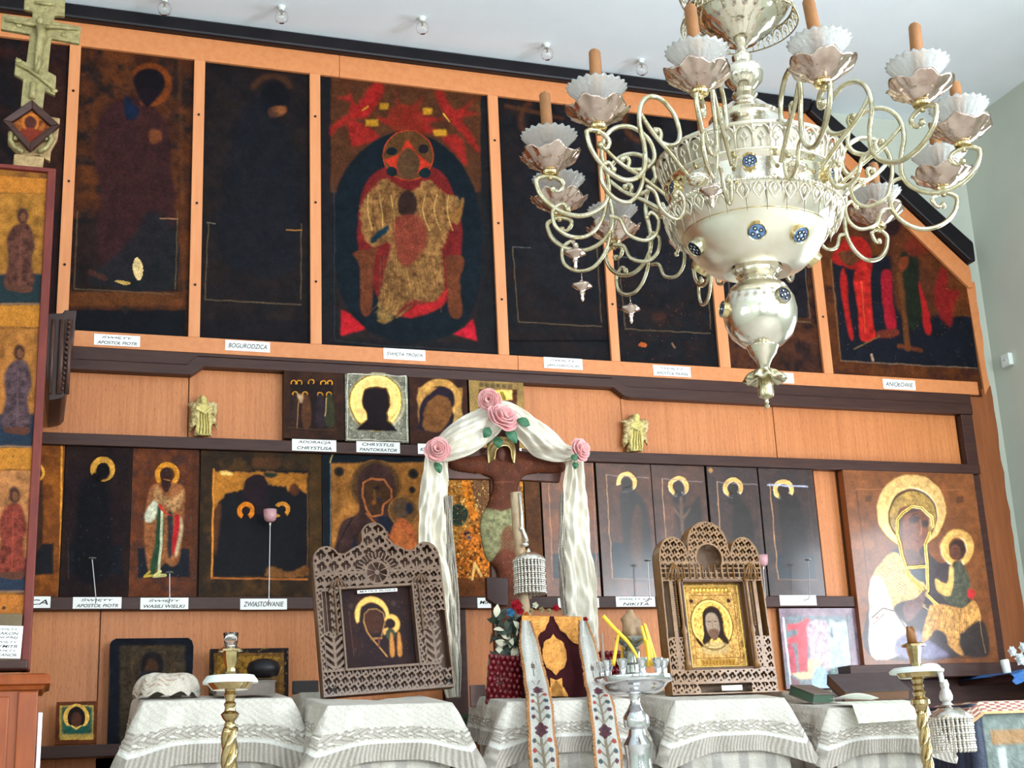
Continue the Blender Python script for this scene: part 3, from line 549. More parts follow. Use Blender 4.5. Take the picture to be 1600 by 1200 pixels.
# gilt angels standing against the veneer
def gilt_angel(cx, cy, w, h, label, seed):
    Y = -.038; X0, X1, Z0, Z1 = rect4(cx-w/2, cx+w/2, cy-h/2, cy+h/2, Y); p = Paint(X0, X1, Z0, Z1, Y, .0022, seed=seed)
    f = lambda q: [(cx+a*w/2, cy+b_*h/2) for a, b_ in q]
    m = inpoly(p.gx, p.gy, crom(f([(0, -1), (.25, -.85), (.35, -.65), (.8, -.7), (.95, -.35), (.8, .1), (.9, .65), (.6, .4), (.5, .7), (.55, .95), (0, .98), (-.55, .95), (-.5, .5), (-.8, .75), (-.85, .2), (-.8, -.3), (-.95, -.6), (-.45, -.7), (-.3, -.9)]), 5, True))
    p.mask = m; p.base((206, 184, 128), (146, 122, 78), .012, (226, 208, 160)); p.gold[:] = .2; p.dome(.02, 5)
    p.h += (fbm(p.ny, p.nx, 6, p.rs, 3)-.5)*.02*m
    for q, hh in (([(0, -.95), (.2, -.8), (.15, -.5), (-.15, -.5), (-.2, -.8)], .034), ([(-.3, -.45), (.35, -.45), (.45, 0), (.4, .9), (-.4, .9), (-.4, 0)], .024)): p.poly(f(q), (214, 198, 120), soft=1, h=hh, a=.8)
    for k in (-.25, -.05, .15, .3): p.line(f([(k*.8, -.1), (k, .9)]), 1.3, (132, 112, 54), h=.014)
    p.line(f([(-.35, -.2), (.1, -.05), (.4, -.25)]), 2.2, (232, 220, 150), h=.036)
    o = p.build('gilt_angel', PM, None, thick=.012, org=((X0+X1)/2, Y, Z0)); tag(o, label, 'angel figure', 'gilt angels on the middle ledge'); return o
gilt_angel(317, 650, 50, 64, 'small gilt angel on the middle ledge, left of the small icons', 3); gilt_angel(992, 676, 44, 62, 'small gilt angel on the middle ledge, right of the crucifix roses', 5)
# ------------------------------------------------------------------ lower register
YL = -.035
def li(xl, xr, label, yt=None, yb=None, edge=EDGE, res=.0024, seed=1):
    xm = (xl+xr)/2; rc = rect4(xl, xr, 700, 930, YL); return icon('icon', (rc[0], rc[1], 1.946, 2.587), YL, .032, edge, label, res=res, seed=seed)
o, p = li(20, 96.5, 'narrow light brown icon with a bright gilt right edge beside the left pillar', seed=11); p.base((150, 90, 34), (128, 74, 32), .06, (110, 62, 30)); p.rect(40, 850, 83, 898, (36, 34, 40), soft=1); p.poly([(40, 720), (62, 730), (66, 760), (66, 850), (40, 850)], (70, 44, 30), soft=2); p.line([(97, 690), (93, 931)], 3, (222, 150, 56)); p.line([(83, 848), (82, 897)], 1.5, (60, 50, 40)); p.ring(58, 738, 12, 14, 4, (214, 156, 66)); fin(o, p, PM)
def halo(p, x, y, r, w, c=(196, 146, 66), a0=0, a1=359.9, **k): p.ring(x, y, r, r, w, c, a0=a0, a1=a1, gold=.35, h=.002, **k)
o, p = li(98, 203.5, 'icon of a dark bowing saint with one gold halo, left of the bishop', seed=12, edge=EDGEK); p.base((50, 34, 30), (40, 28, 30), .06); p.rect(107, 720, 193, 900, (40, 26, 30), soft=2, a=.6); p.rect(107, 852, 190, 898, (28, 30, 38), soft=2)
p.poly([(140, 745), (125, 755), (120, 800), (118, 900), (170, 900), (172, 800), (168, 755), (160, 745)], (20, 20, 26), soft=4, a=.9); halo(p, 161, 733, 19.5, 9.5, a0=240, a1=230); p.ell(161, 737, 11.5, 13, (22, 16, 20)); p.poly([(148, 738), (160, 750), (150, 756), (140, 752)], (22, 16, 20)); p.line([(107, 840), (107, 905)], 1.2, (90, 70, 50), a=.6); p.speck((70, 80, 84), .01, .5, .008); fin(o, p)
o, p = li(204, 309, 'icon of a bishop saint in white and red vestments with a long dark beard', seed=13); p.base((116, 64, 34), (98, 54, 32), .05, (84, 52, 42)); p.rect(215, 857, 296, 902, (30, 34, 42), soft=1)
p.rect(299, 700, 309, 932, (84, 48, 28), soft=1, a=.7)
halo(p, 261, 742, 19.5, 8, (206, 140, 48)); p.poly([(246, 755), (232, 770), (225, 820), (228, 870), (233, 893), (243, 895), (258, 880), (270, 885), (280, 870), (288, 800), (288, 765), (276, 755)], (150, 96, 58), soft=1.2, var=.3)
p.poly([(244, 780), (248, 790), (240, 813), (227, 815), (230, 795)], (206, 204, 180), soft=.8); p.poly([(246, 792), (242, 850), (233, 893), (243, 893), (254, 850), (255, 800)], (44, 74, 50), soft=1); p.line([(253, 795), (252, 850), (248, 893)], 4, (188, 190, 158), soft=.8); p.poly([(262, 805), (270, 805), (270, 860), (263, 870)], (50, 48, 50), soft=1)
p.poly([(273, 805), (282, 808), (278, 840), (272, 868), (268, 850), (272, 820)], (176, 36, 40), soft=.8); p.poly([(282, 805), (285, 830), (276, 868), (273, 864), (280, 830)], (196, 176, 140), soft=.8); p.poly([(250, 785), (258, 800), (268, 806), (258, 803), (248, 792)], (190, 56, 40), soft=.6)
p.line([(233, 893), (226, 900), (236, 899)], 4, (190, 160, 60)); p.line([(250, 893), (240, 900), (258, 899)], 5, (206, 196, 130)); p.poly([(246, 760), (256, 775), (270, 778), (286, 765), (284, 790), (270, 800), (258, 790), (244, 785), (240, 770)], (168, 126, 84), soft=1, var=.5, cell=.01)
p.poly([(252, 735), (260, 731), (268, 735), (269, 748), (264, 768), (256, 768), (251, 750)], (66, 38, 30), soft=.8); p.line([(256, 748), (266, 750)], 1.5, (180, 120, 70)); p.line([(232, 731), (285, 733)], 1, (60, 36, 26), a=.6); p.speck((90, 90, 96), .015, .5, .01); fin(o, p, PM)
o, p = li(312, 503, 'wide icon of two haloed mourners in a gold and black field, dark olive border', seed=14); p.base((62, 46, 26), (50, 36, 26), .06, (84, 58, 28)); p.rect(334, 735, 481, 900, (26, 24, 30), soft=1)
p.poly([(334, 736), (480, 740), (480, 772), (470, 765), (458, 760), (450, 770), (446, 760), (420, 758), (412, 745), (398, 742), (386, 752), (380, 765), (355, 770), (342, 785), (334, 800)], (176, 116, 44), soft=1.2, smooth=False, ragged=3)
p.poly([(334, 800), (345, 790), (338, 860), (334, 862)], (110, 66, 30), soft=3, a=.7); p.line([(334, 733), (331, 903)], 3, (206, 136, 60)); p.line([(331, 903), (480, 905)], 3, (170, 104, 50)); p.line([(480, 740), (481, 900)], 1.6, (110, 76, 40)); p.poly([(345, 736), (362, 738), (362, 742), (346, 742)], (226, 186, 110), soft=.8)
p.ell(460, 765, 8, 10, (96, 54, 34), soft=1.5); p.poly([(412, 739), (434, 740), (428, 747), (416, 746)], (40, 50, 40), soft=1); p.poly([(382, 757), (390, 745), (405, 742), (415, 752), (418, 800), (380, 800)], (40, 24, 32), soft=2)
halo(p, 384, 798, 14, 7.5, (196, 118, 34), a0=-60, a1=240); halo(p, 441, 796, 12.5, 6.5, (190, 128, 50), a0=-50, a1=150); p.poly([(427, 800), (438, 806), (428, 808)], (200, 140, 50), soft=.6)
p.poly([(420, 885), (440, 890), (455, 893), (478, 885), (478, 900), (420, 902)], (140, 92, 44), soft=1.5, a=.8, ragged=3); p.poly([(395, 716), (412, 716), (412, 730), (395, 730)], (96, 60, 34), soft=1.5, a=.8); p.poly([(415, 716), (435, 716), (436, 730), (415, 730)], (90, 58, 34), soft=1.5, a=.8); p.rect(484, 700, 502, 936, (92, 66, 30), soft=1.5, a=.55); fin(o, p, PM)
# the large brownish Virgin and Child with a blue-black border
o, p = li(504, 674, 'large gold-brown Virgin and Child with blue-black border, behind the left carved frame', seed=15, res=.0026); p.base((22, 34, 44), (20, 28, 36), .05)
p.rect(517, 723, 676, 950, (160, 108, 52), soft=.8); n = (fbm(p.ny, p.nx, .05/p.res, p.rs)[..., None]); fld = inpoly(p.gx, p.gy, [(518, 724), (680, 724), (680, 950), (518, 950)])[..., None]; p.col = np.where(fld, p.col*(.6+.8*n), p.col); p.line([(517, 723), (515, 936)], 1.6, (110, 112, 110)); p.line([(521, 705), (516, 722)], 2, (190, 170, 110))
p.ring(587, 758, 40, 40, 3, (130, 90, 50)); p.ell(587, 758, 37, 38, (96, 68, 40), soft=1.5); p.poly([(560, 800), (558, 755), (566, 735), (585, 724), (604, 730), (615, 748), (616, 780), (608, 800), (625, 830), (640, 860), (640, 900), (520, 905), (524, 850), (535, 815)], (72, 48, 44), soft=1.5, var=.3, cell=.03)
p.line([(568, 755), (580, 748), (600, 750), (611, 765), (612, 778), (600, 788), (596, 805), (580, 808), (572, 795), (566, 775), (568, 755)], 3.2, (176, 108, 62), soft=.5); p.poly([(571, 757), (584, 752), (600, 755), (609, 768), (608, 778), (597, 788), (592, 802), (580, 802), (572, 785)], (84, 56, 36), soft=1); p.line([(584, 765), (586, 785)], 3, (130, 90, 44), soft=1); p.ell(584, 785, 4, 3, (160, 96, 50)); p.ell(588, 762, 5, 2, (40, 36, 50)); p.ell(592, 780, 4, 3, (50, 50, 70)); p.line([(572, 802), (592, 824), (610, 838)], 3, (160, 100, 60), soft=.6); p.poly([(588, 810), (604, 806), (615, 820), (612, 835), (600, 825)], (40, 44, 60), soft=1); p.line([(524, 900), (528, 850), (550, 812)], 2, (40, 30, 30)); p.poly([(553, 835), (558, 862), (556, 900), (548, 880)], (36, 38, 54), soft=1)
p.ell(630, 798, 24, 24, (124, 86, 46), soft=1); p.ring(630, 798, 24, 24, 2.5, (150, 108, 60)); p.ell(628, 795, 13, 16, (96, 74, 56), soft=1); p.ell(640, 794, 6, 9, (38, 46, 60), soft=1.2); p.poly([(620, 812), (636, 814), (648, 830), (654, 870), (650, 890), (610, 880), (606, 850)], (180, 100, 56), soft=1.2, var=.3); p.poly([(605, 860), (625, 872), (655, 880), (655, 900), (606, 885)], (166, 100, 52), soft=1)
for k in range(14): p.line([(622+k*1.6, 818+k*2), (610+k*3, 850+k*3)], 1, (214, 140, 76), a=.5)
for x, y, r in ((530, 737, 8), (645, 740, 8), (644, 765, 5.5)): p.ell(x, y, r, r, (52, 44, 36)); p.ell(x, y, r*.5, r*.5, (30, 26, 26))
p.poly([(528, 870), (545, 862), (560, 866), (555, 880), (527, 882)], (160, 104, 50), soft=1.5); fin(o, p, PM)
# the golden fragment icon behind the crucifix
o, p = li(678, 820, 'bright gold icon with a round green boss, behind the crucifix and the left scarf', seed=16, res=.0026); p.base((196, 140, 66), (158, 104, 46), .02, (120, 74, 36)); p.line([(719, 745), (728, 785), (752, 815), (724, 838), (716, 900)], 1.6, (90, 50, 24), smooth=True); p.poly([(722, 748), (735, 752), (740, 790), (748, 805), (738, 812), (724, 780)], (214, 130, 40), soft=1, var=.3); p.poly([(740, 750), (765, 752), (760, 800), (750, 800), (738, 770)], (124, 88, 60), soft=1.5)
p.ell(716, 805, 15.5, 17, (54, 66, 54)); p.ring(716, 805, 15.5, 17, 2, (80, 90, 70), h=.003); p.poly([(715, 850), (725, 830), (750, 818), (764, 840), (766, 900), (712, 902)], (176, 104, 36), soft=1.2, var=.8, cell=.012); p.speck((90, 54, 30), .1, .7, .01); p.speck((250, 210, 130), .05, .7, .008); p.ell(731, 832, 3, 3, (40, 50, 70)); p.ell(733, 840, 3, 3, (50, 76, 110)); p.ell(727, 834, 3, 3, (50, 40, 50)); p.rect(680, 903, 780, 932, (110, 66, 34), soft=1); p.line([(738, 905), (742, 880), (752, 900)], 4, (220, 180, 110)); p.gold += .25; fin(o, p, PM)
o, p = li(821.5, 846, 'very narrow brown strip-like icon edge right of the crucifix post', seed=17); p.base((110, 72, 44), (90, 60, 42), .05); fin(o, p, PM)
o, p = li(848.5, 932.5, 'brown icon half covered by the right hanging end of the cream scarf', seed=18); p.base((134, 78, 42), (110, 64, 38), .06); p.line([(857, 748), (864, 905)], 1.5, (190, 120, 70)); p.rect(864, 864, 882, 903, (34, 42, 54)); p.rect(920, 863, 936, 902, (36, 44, 56)); p.line([(910, 720), (922, 930)], 1.4, (90, 54, 34)); p.line([(926, 720), (934, 930)], 1.4, (150, 100, 66)); fin(o, p, PMV)
def sheenicon(xl, xr, label, seed, c1, c2, lx, hx, hy, ga0, ga1, body, foot, frame, edge=EDGE):
    o, p = li(xl, xr, label, seed=seed, edge=edge, res=.0028); p.base(c1, c2, .06)
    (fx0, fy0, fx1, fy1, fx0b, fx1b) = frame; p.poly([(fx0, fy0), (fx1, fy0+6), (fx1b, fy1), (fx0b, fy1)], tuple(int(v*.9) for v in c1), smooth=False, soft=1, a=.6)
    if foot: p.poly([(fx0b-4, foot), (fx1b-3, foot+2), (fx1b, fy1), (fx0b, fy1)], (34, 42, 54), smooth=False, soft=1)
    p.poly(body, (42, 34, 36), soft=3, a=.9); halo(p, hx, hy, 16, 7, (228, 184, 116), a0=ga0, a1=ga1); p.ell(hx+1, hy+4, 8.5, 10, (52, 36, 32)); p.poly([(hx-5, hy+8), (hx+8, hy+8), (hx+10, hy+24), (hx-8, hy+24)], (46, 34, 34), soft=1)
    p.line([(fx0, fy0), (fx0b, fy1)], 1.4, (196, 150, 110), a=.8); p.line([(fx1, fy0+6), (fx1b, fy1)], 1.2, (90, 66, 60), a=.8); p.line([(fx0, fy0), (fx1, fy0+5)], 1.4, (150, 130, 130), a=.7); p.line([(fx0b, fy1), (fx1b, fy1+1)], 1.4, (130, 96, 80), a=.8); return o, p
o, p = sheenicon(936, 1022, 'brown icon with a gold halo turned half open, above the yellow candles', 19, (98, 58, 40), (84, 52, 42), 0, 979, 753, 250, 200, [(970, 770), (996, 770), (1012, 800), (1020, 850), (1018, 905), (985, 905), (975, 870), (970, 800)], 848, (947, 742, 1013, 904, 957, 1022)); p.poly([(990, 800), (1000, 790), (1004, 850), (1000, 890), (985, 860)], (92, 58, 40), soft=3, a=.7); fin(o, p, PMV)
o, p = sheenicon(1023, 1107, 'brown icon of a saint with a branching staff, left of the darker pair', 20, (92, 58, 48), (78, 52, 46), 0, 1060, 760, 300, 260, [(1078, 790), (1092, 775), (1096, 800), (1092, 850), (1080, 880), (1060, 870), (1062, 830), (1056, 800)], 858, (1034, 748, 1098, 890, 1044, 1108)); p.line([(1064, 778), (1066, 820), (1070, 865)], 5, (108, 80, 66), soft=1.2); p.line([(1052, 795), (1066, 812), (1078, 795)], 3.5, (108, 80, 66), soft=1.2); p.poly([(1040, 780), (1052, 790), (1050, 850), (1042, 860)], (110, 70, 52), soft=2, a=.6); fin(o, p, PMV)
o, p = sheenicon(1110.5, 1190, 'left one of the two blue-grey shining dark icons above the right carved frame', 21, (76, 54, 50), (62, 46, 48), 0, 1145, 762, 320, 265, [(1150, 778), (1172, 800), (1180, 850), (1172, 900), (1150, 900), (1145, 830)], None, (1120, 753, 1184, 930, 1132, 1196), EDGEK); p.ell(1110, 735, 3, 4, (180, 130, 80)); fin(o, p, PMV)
o, p = sheenicon(1192, 1277.5, 'right one of the two blue-grey shining icons, next to bare veneer', 22, (74, 54, 50), (60, 46, 48), 0, 1224, 765, 330, 250, [(1218, 785), (1240, 770), (1254, 800), (1262, 850), (1255, 900), (1225, 880), (1220, 830)], 864, (1203, 756, 1262, 905, 1216, 1276), EDGEK); p.line([(1200, 758), (1262, 760)], 2.5, (170, 170, 190)); fin(o, p, PMV)  # grey-white line across the top border is the bevel's highlight, painted in
# the big Virgin Hodegetria on the right
YB = -.06; rc = (P(1334, 890, YB)[0], P(1540, 890, YB)[0], 1.603, P(1420, 742, YB)[2])
o, p = icon('large_icon', (rc[0], 4.625, 1.603, 2.586), YB, .05, BROWNW, 'big bright Virgin and Child icon with broad gold haloes, at the right end', res=.0024, seed=30); p.h0 = 0.0; p.base((140, 86, 46), (124, 74, 38), .1)
p.line([(1338, 768), (1355, 900), (1362, 1029), (1520, 1027)], 1.4, (84, 46, 24), a=.8); p.line([(1338, 765), (1500, 765)], 1.6, (180, 120, 76), a=.5)  # the paler line paints a highlight along the upper bevel
H1 = dict(gold=.4, h=.003)
p.ring(1424, 798, 54, 57, 21, (230, 184, 122), **H1); p.ell(1426, 806, 38, 42, (50, 34, 24), soft=.6); p.ell(1426, 807, 36, 40, (172, 138, 74), soft=.8, var=.3); p.poly([(1396, 858), (1392, 880), (1365, 900), (1358, 940), (1360, 1025), (1515, 1022), (1520, 960), (1510, 920), (1500, 880), (1470, 880), (1455, 868), (1440, 850)], (70, 56, 60), soft=1.2)
p.poly([(1398, 862), (1420, 890), (1450, 925), (1400, 945), (1375, 980), (1360, 960), (1358, 920), (1368, 890)], (208, 176, 108), soft=1.5, var=.4, cell=.01)
for k in range(16): p.line([(1396-k*1.6, 872+k*2), (1412+k*2.6, 905+k*3.2)], 1.1, (240, 214, 150) if k % 2 else (140, 104, 60), a=.6)
p.poly([(1360, 905), (1378, 905), (1394, 945), (1400, 960), (1420, 985), (1405, 1024), (1362, 1026), (1358, 960)], (206, 196, 186), soft=1.5, var=.25, cell=.02); p.line([(1362, 965), (1380, 950), (1398, 955), (1418, 985)], 2, (110, 90, 80)); p.line([(1364, 975), (1382, 960)], 1.4, (120, 96, 90)); p.ell(1370, 965, 2, 2, (206, 60, 60)); p.poly([(1400, 1000), (1430, 985), (1450, 1000), (1480, 1026), (1405, 1026)], (130, 124, 150), soft=3)
p.poly([(1405, 795), (1420, 790), (1436, 792), (1450, 805), (1450, 830), (1444, 850), (1436, 862), (1442, 880), (1416, 880), (1408, 850), (1402, 820)], (128, 76, 50), soft=1.2); p.poly([(1404, 812), (1408, 800), (1425, 793), (1440, 795), (1430, 800), (1412, 808), (1410, 850)], (88, 56, 42), soft=1.5); p.ell(1428, 812, 9, 6, (80, 50, 44), soft=1); p.ell(1445, 818, 6, 6, (78, 50, 46), soft=1); p.ell(1430, 813, 3.4, 1.6, (36, 26, 26)); p.ell(1446, 818, 3, 1.5, (36, 26, 26)); p.line([(1424, 805), (1434, 803)], 1.3, (54, 36, 30)); p.line([(1438, 812), (1440, 832), (1437, 836)], 1.6, (170, 108, 70)); p.ell(1434, 845, 4.5, 1.6, (120, 46, 40)); p.poly([(1416, 858), (1434, 864), (1440, 880), (1418, 880)], (100, 66, 48), soft=1.5)
for q in ([(1402, 830), (1402, 812), (1410, 800), (1424, 792), (1440, 793), (1455, 808), (1458, 822)], [(1402, 835), (1410, 870), (1420, 900), (1445, 926), (1468, 948)], [(1452, 832), (1446, 850), (1448, 880), (1450, 924)], [(1420, 886), (1446, 886)]):
    p.line(q, 5, (232, 196, 110), h=.002, gold=.4); p.line(q, 1, (150, 110, 60))
p.poly([(1422, 892), (1444, 890), (1440, 910)], (56, 66, 72), soft=.8); p.poly([(1412, 945), (1430, 935), (1448, 920), (1440, 950), (1418, 972)], (120, 84, 80), soft=1)
p.ring(1496, 856, 26, 29, 12, (232, 180, 108), a0=-75, a1=262, **H1); p.ell(1496, 859, 13, 16, (66, 38, 28)); p.ell(1492, 863, 9, 12, (112, 64, 44)); p.line([(1490, 858), (1494, 858)], 1.4, (40, 24, 22)); p.ell(1491, 868, 2.4, 1, (70, 30, 28)); p.poly([(1490, 878), (1504, 882), (1516, 910), (1512, 940), (1500, 952), (1486, 945), (1470, 930), (1484, 900)], (88, 88, 72), soft=1.2, var=.3); p.poly([(1484, 885), (1490, 892), (1486, 930), (1466, 925), (1462, 905), (1480, 912)], (226, 180, 110), soft=1); p.poly([(1514, 920), (1524, 925), (1520, 936), (1512, 932)], (196, 50, 50), soft=.8)
p.poly([(1456, 945), (1490, 948), (1505, 950), (1522, 938), (1532, 960), (1528, 985), (1500, 990), (1508, 1010), (1504, 1024), (1484, 1010), (1478, 992), (1462, 985), (1448, 1000), (1440, 1002), (1446, 970)], (206, 152, 86), soft=1.2, var=.35, cell=.012)
for k in range(12): p.line([(1460+k*5, 950+k), (1452+k*6, 975+k*2)], 1.1, (236, 196, 130) if k % 2 else (140, 92, 50), a=.6)
p.poly([(1500, 995), (1535, 970), (1545, 1022), (1510, 1024)], (56, 42, 40), soft=2); p.line([(1528, 960), (1540, 1020)], 1, (180, 140, 100), a=.7); p.rect(1352, 774, 1362, 784, (90, 50, 26), soft=.8, a=.7); p.rect(1494, 776, 1506, 786, (90, 50, 26), soft=.8, a=.7); fin(o, p, PMV)
# glossy print below the rail
YR = -.03; o, p = icon('glazed_print', (P(1222, 1010, YR)[0], P(1342, 1010, YR)[0], 1.5, 1.888), YR, .02, EDGE, 'framed shiny print with red and pale blue figures, left of the big icon', cat='print', res=.0028, seed=33); p.base((150, 124, 136), (130, 110, 124), .05)
p.rect(1228, 962, 1328, 1070, (120, 130, 136), soft=1); p.poly([(1230, 975), (1248, 975), (1262, 964), (1270, 975), (1262, 1000), (1262, 1050), (1248, 1050), (1246, 1005), (1230, 1005), (1230, 998), (1246, 992), (1246, 984), (1230, 985)], (206, 70, 84), smooth=False, soft=.8); p.poly([(1232, 1008), (1240, 1012), (1244, 1050), (1234, 1050)], (190, 60, 84), soft=.8); p.poly([(1262, 975), (1290, 970), (1300, 1000), (1300, 1045), (1270, 1050), (1264, 1010)], (196, 170, 180), soft=2, var=.3); p.poly([(1296, 966), (1310, 975), (1310, 1060), (1298, 1060)], (168, 190, 184), smooth=False); p.ell(1301, 988, 4, 9, (100, 110, 124)); p.poly([(1262, 1030), (1284, 1030), (1280, 1060), (1250, 1062), (1236, 1052), (1262, 1050)], (222, 190, 150), smooth=False); p.poly([(1274, 1045), (1290, 1044), (1300, 1074), (1270, 1074)], (160, 190, 210), soft=1); p.poly([(1300, 975), (1325, 970), (1333, 1062), (1308, 1066)], (176, 186, 200), smooth=False, soft=1); p.line([(1224, 965), (1236, 1073)], 3, (222, 230, 240)); p.line([(1323, 960), (1333, 1062)], 1.6, (110, 60, 70)); p.poly([(1234, 1055), (1250, 1066), (1250, 1074), (1236, 1074)], (120, 80, 90), smooth=False); fin(o, p, PMV)
# icons leaning below the rail on the left
def low(x0, x1, yt, yb, Y, lab, seed, edge=EDGE, th=.03, res=.0028, name='icon'): return icon(name, rect4(x0, x1, yt, yb, Y), Y, th, edge, lab, res=res, seed=seed)
X0, X1, Z0, Z1 = rect4(169, 301, 997, 1176, -.09); Z0 = 1.349; c_ = .022
ol = [(X0+.004, Z0), (X1-.004, Z0), (X1, Z1-c_*1.6), (X1-.006, Z1-.012), (X1-c_, Z1), (X0+c_, Z1), (X0+.005, Z1-.01), (X0, Z1-c_)]
o, p = icon('icon', (X0, X1, Z0, Z1), -.09, .035, EDGEK, 'dark round-cornered icon of a long-haired face, standing behind the left draped lectern', seed=40, outline=ol); p.base((30, 34, 44), (24, 26, 36), .04); p.rect(187, 1009, 289, 1170, (72, 60, 46), soft=1.5, var=.3); p.ring(237, 1044, 32, 34, 2.5, (92, 70, 44), a=.7); p.ell(238, 1040, 18, 22, (36, 32, 34), soft=2); p.ell(237, 1044, 10, 15, (84, 58, 40), soft=2); p.poly([(222, 1050), (252, 1050), (262, 1075), (225, 1090), (212, 1070)], (40, 38, 42), soft=3); p.line([(207, 1010), (205, 1120)], 1, (110, 80, 44), a=.6); p.line([(272, 1010), (272, 1080)], 1, (110, 80, 44), a=.6); fin(o, p)
o, p = icon('icon', (*rect4(328, 451, 1013, 1101, -.09)[:2], 1.349, rect4(328, 451, 1013, 1101, -.09)[3]), -.09, .03, EDGEK, 'gold-brown worn icon of standing figures behind the left brass candlestick', seed=41); p.base((44, 34, 34), (36, 28, 32), .03); p.rect(334, 1020, 444, 1105, (116, 84, 40), soft=1, var=.3); p.rect(340, 1026, 434, 1105, (150, 112, 44), soft=1, var=.5, cell=.012); p.ell(424, 1040, 5, 9, (90, 66, 34), soft=1.2)
for x, c in ((350, (96, 70, 44)), (372, (80, 60, 40)), (394, (110, 80, 40)), (415, (74, 54, 40)), (428, (90, 60, 36))): p.poly([(x-8, 1105), (x-6, 1060), (x, 1044), (x+6, 1060), (x+9, 1105)], c, soft=1.5, a=.85)
p.speck((190, 160, 80), .05, .5, .01); o.location.z += 0; fin(o, p, PM)
o, p = low(87, 152, 1096, 1163, -.12, 'little gold icon with a haloed dark face on the low shelf at left', 42, BROWNW, res=.0018); p.base((120, 66, 34), (100, 56, 30), .04); p.rect(93, 1102, 146, 1156, (206, 170, 88), soft=.6); p.rect(96, 1104, 144, 1148, (60, 100, 84), soft=2, var=.4, cell=.012); p.ring(119, 1120, 20, 20, 8, (222, 178, 92), gold=.4); p.poly([(106, 1128), (107, 1112), (119, 1104), (131, 1112), (132, 1128), (126, 1134), (112, 1134)], (42, 28, 30), soft=.6); p.ell(119, 1124, 8, 12, (96, 58, 42), soft=1); p.poly([(100, 1136), (112, 1134), (119, 1140), (127, 1134), (138, 1136), (130, 1146), (108, 1146)], (44, 96, 84), soft=.8); p.line([(112, 1134), (119, 1139), (126, 1134)], 2, (230, 200, 110)); p.line([(95, 1150), (144, 1150)], 7, (200, 170, 96), a=.6, soft=2); fin(o, p, PM)
# ------------------------------------------------------------------ paper labels
def label(x, y, w, h, lines, Y, lab, tw=.86, th=None, tilt=0, group='handwritten paper labels'):
    c = P(x, y, Y); W = P(x+w/2, y, Y)[0]-P(x-w/2, y, Y)[0]; H = P(x, y-h/2, Y)[2]-P(x, y+h/2, Y)[2]
    b = MB(); b.box(-W/2, W/2, -.0012, 0, -H/2, H/2); o = b.build('paper_label', PAPER, loc=tuple(c), rot=(0, R(tilt), 0)); tag(o, lab, 'label', group)
    n = len(lines)
    for i, t in enumerate(lines):
        if t: text_obj('handwriting', [t], W*tw*(min(1, .5+len(t)*.045) if n > 1 else 1), H*(.28 if n > 1 else .45), INK, o, (0, -.0018, H*(.24 if i == 0 else -.24) if n == 2 else (0 if n == 1 else H*(.42-.84*i/(n-1)))), bold=.01)
    return o
YA = -.0315
label(183, 532, 72, 17, ['ŚWIĘTY', 'APOSTOŁ PIOTR'], YA, 'paper label on the upper rail below the brown bowing saint')
label(387, 541, 70, 16, ['BOGURODZICA'], YA, 'paper label on the upper rail reading one long word below the nearly black icon')
label(632, 554, 65, 17, ['ŚWIĘTA TRÓJCA'], YA, 'paper label on the upper rail below the enthroned Trinity')
label(880, 568, 60, 17, ['ŚWIĘTY', 'JAN CHRZCICIEL'], YA, 'paper label on the upper rail, first to the right of the Trinity label')
label(1050, 580, 58, 16, ['ŚWIĘTY', 'APOSTOŁ PAWEŁ'], YA, 'paper label on the upper rail left of the chandelier tip')
label(1218, 590, 44, 16, [], YA, 'blank-looking paper label half hidden by the chandelier tip')
label(1405, 601, 50, 15, ['ANIOŁOWIE'], YA, 'paper label on the upper rail below the angels icon')
YD = -.0565
label(491, 696, 69, 18, ['ADORACJA', 'CHRYSTUSA'], YD, 'paper label on the middle ledge below the icon of haloed rows')
label(591, 699, 68, 17, ['CHRYSTUS', 'PANTOKRATOR'], YD, 'paper label on the middle ledge below the silver-covered icon')
label(678, 702, 50, 16, ['KAZAŃSKA'], YD, 'paper label on the middle ledge mostly behind the left pink rose')
label(790, 707, 50, 15, ['MIKOŁAJ IX'], YD, 'paper label on the middle ledge mostly behind the crucifix halo')
YE = -.0465
label(52, 941, 54, 18, ['LICA'], YE, 'paper label on the lower rail, cut off by the left pillar')
label(152, 942, 76, 18, ['ŚWIĘTY', 'APOSTOŁ PIOTR'], YE, 'paper label on the lower rail below the dark bowing saint with one halo')
label(257, 943, 75, 18, ['ŚWIĘTY', 'WASILI WIELKI'], YE, 'paper label on the lower rail below the bishop saint')
label(412, 944, 73, 17, ['ZWIASTOWANIE'], YE, 'paper label on the lower rail below the two mourners')
label(770, 942, 48, 16, ['MIKOŁAJ'], YE, 'paper label on the lower rail behind the crucifix foot')
label(904, 942, 64, 15, ['JAN           I'], YE, 'paper label on the lower rail behind the right scarf')
label(993, 940, 61, 16, ['ŚWIĘTY ILJA', 'NIKITA'], YE, 'paper label on the lower rail above the yellow candles')
o = label(1247, 938, 57, 16, [], YE, 'paper label with only a thin scribble, at the right of the lower rail')
b = MB(); b.tube([(-.06, -.0016, -.006), (-.02, -.0016, -.012), (.02, -.0016, -.006), (.05, -.0016, .004)], .0008, 5); b.tube([(-.05, -.0016, .01), (-.045, -.0016, .006)], .0008, 5); b.tube([(0, -.0016, .012), (.02, -.0016, .010)], .0008, 5); b.build('handwriting', INK, o)
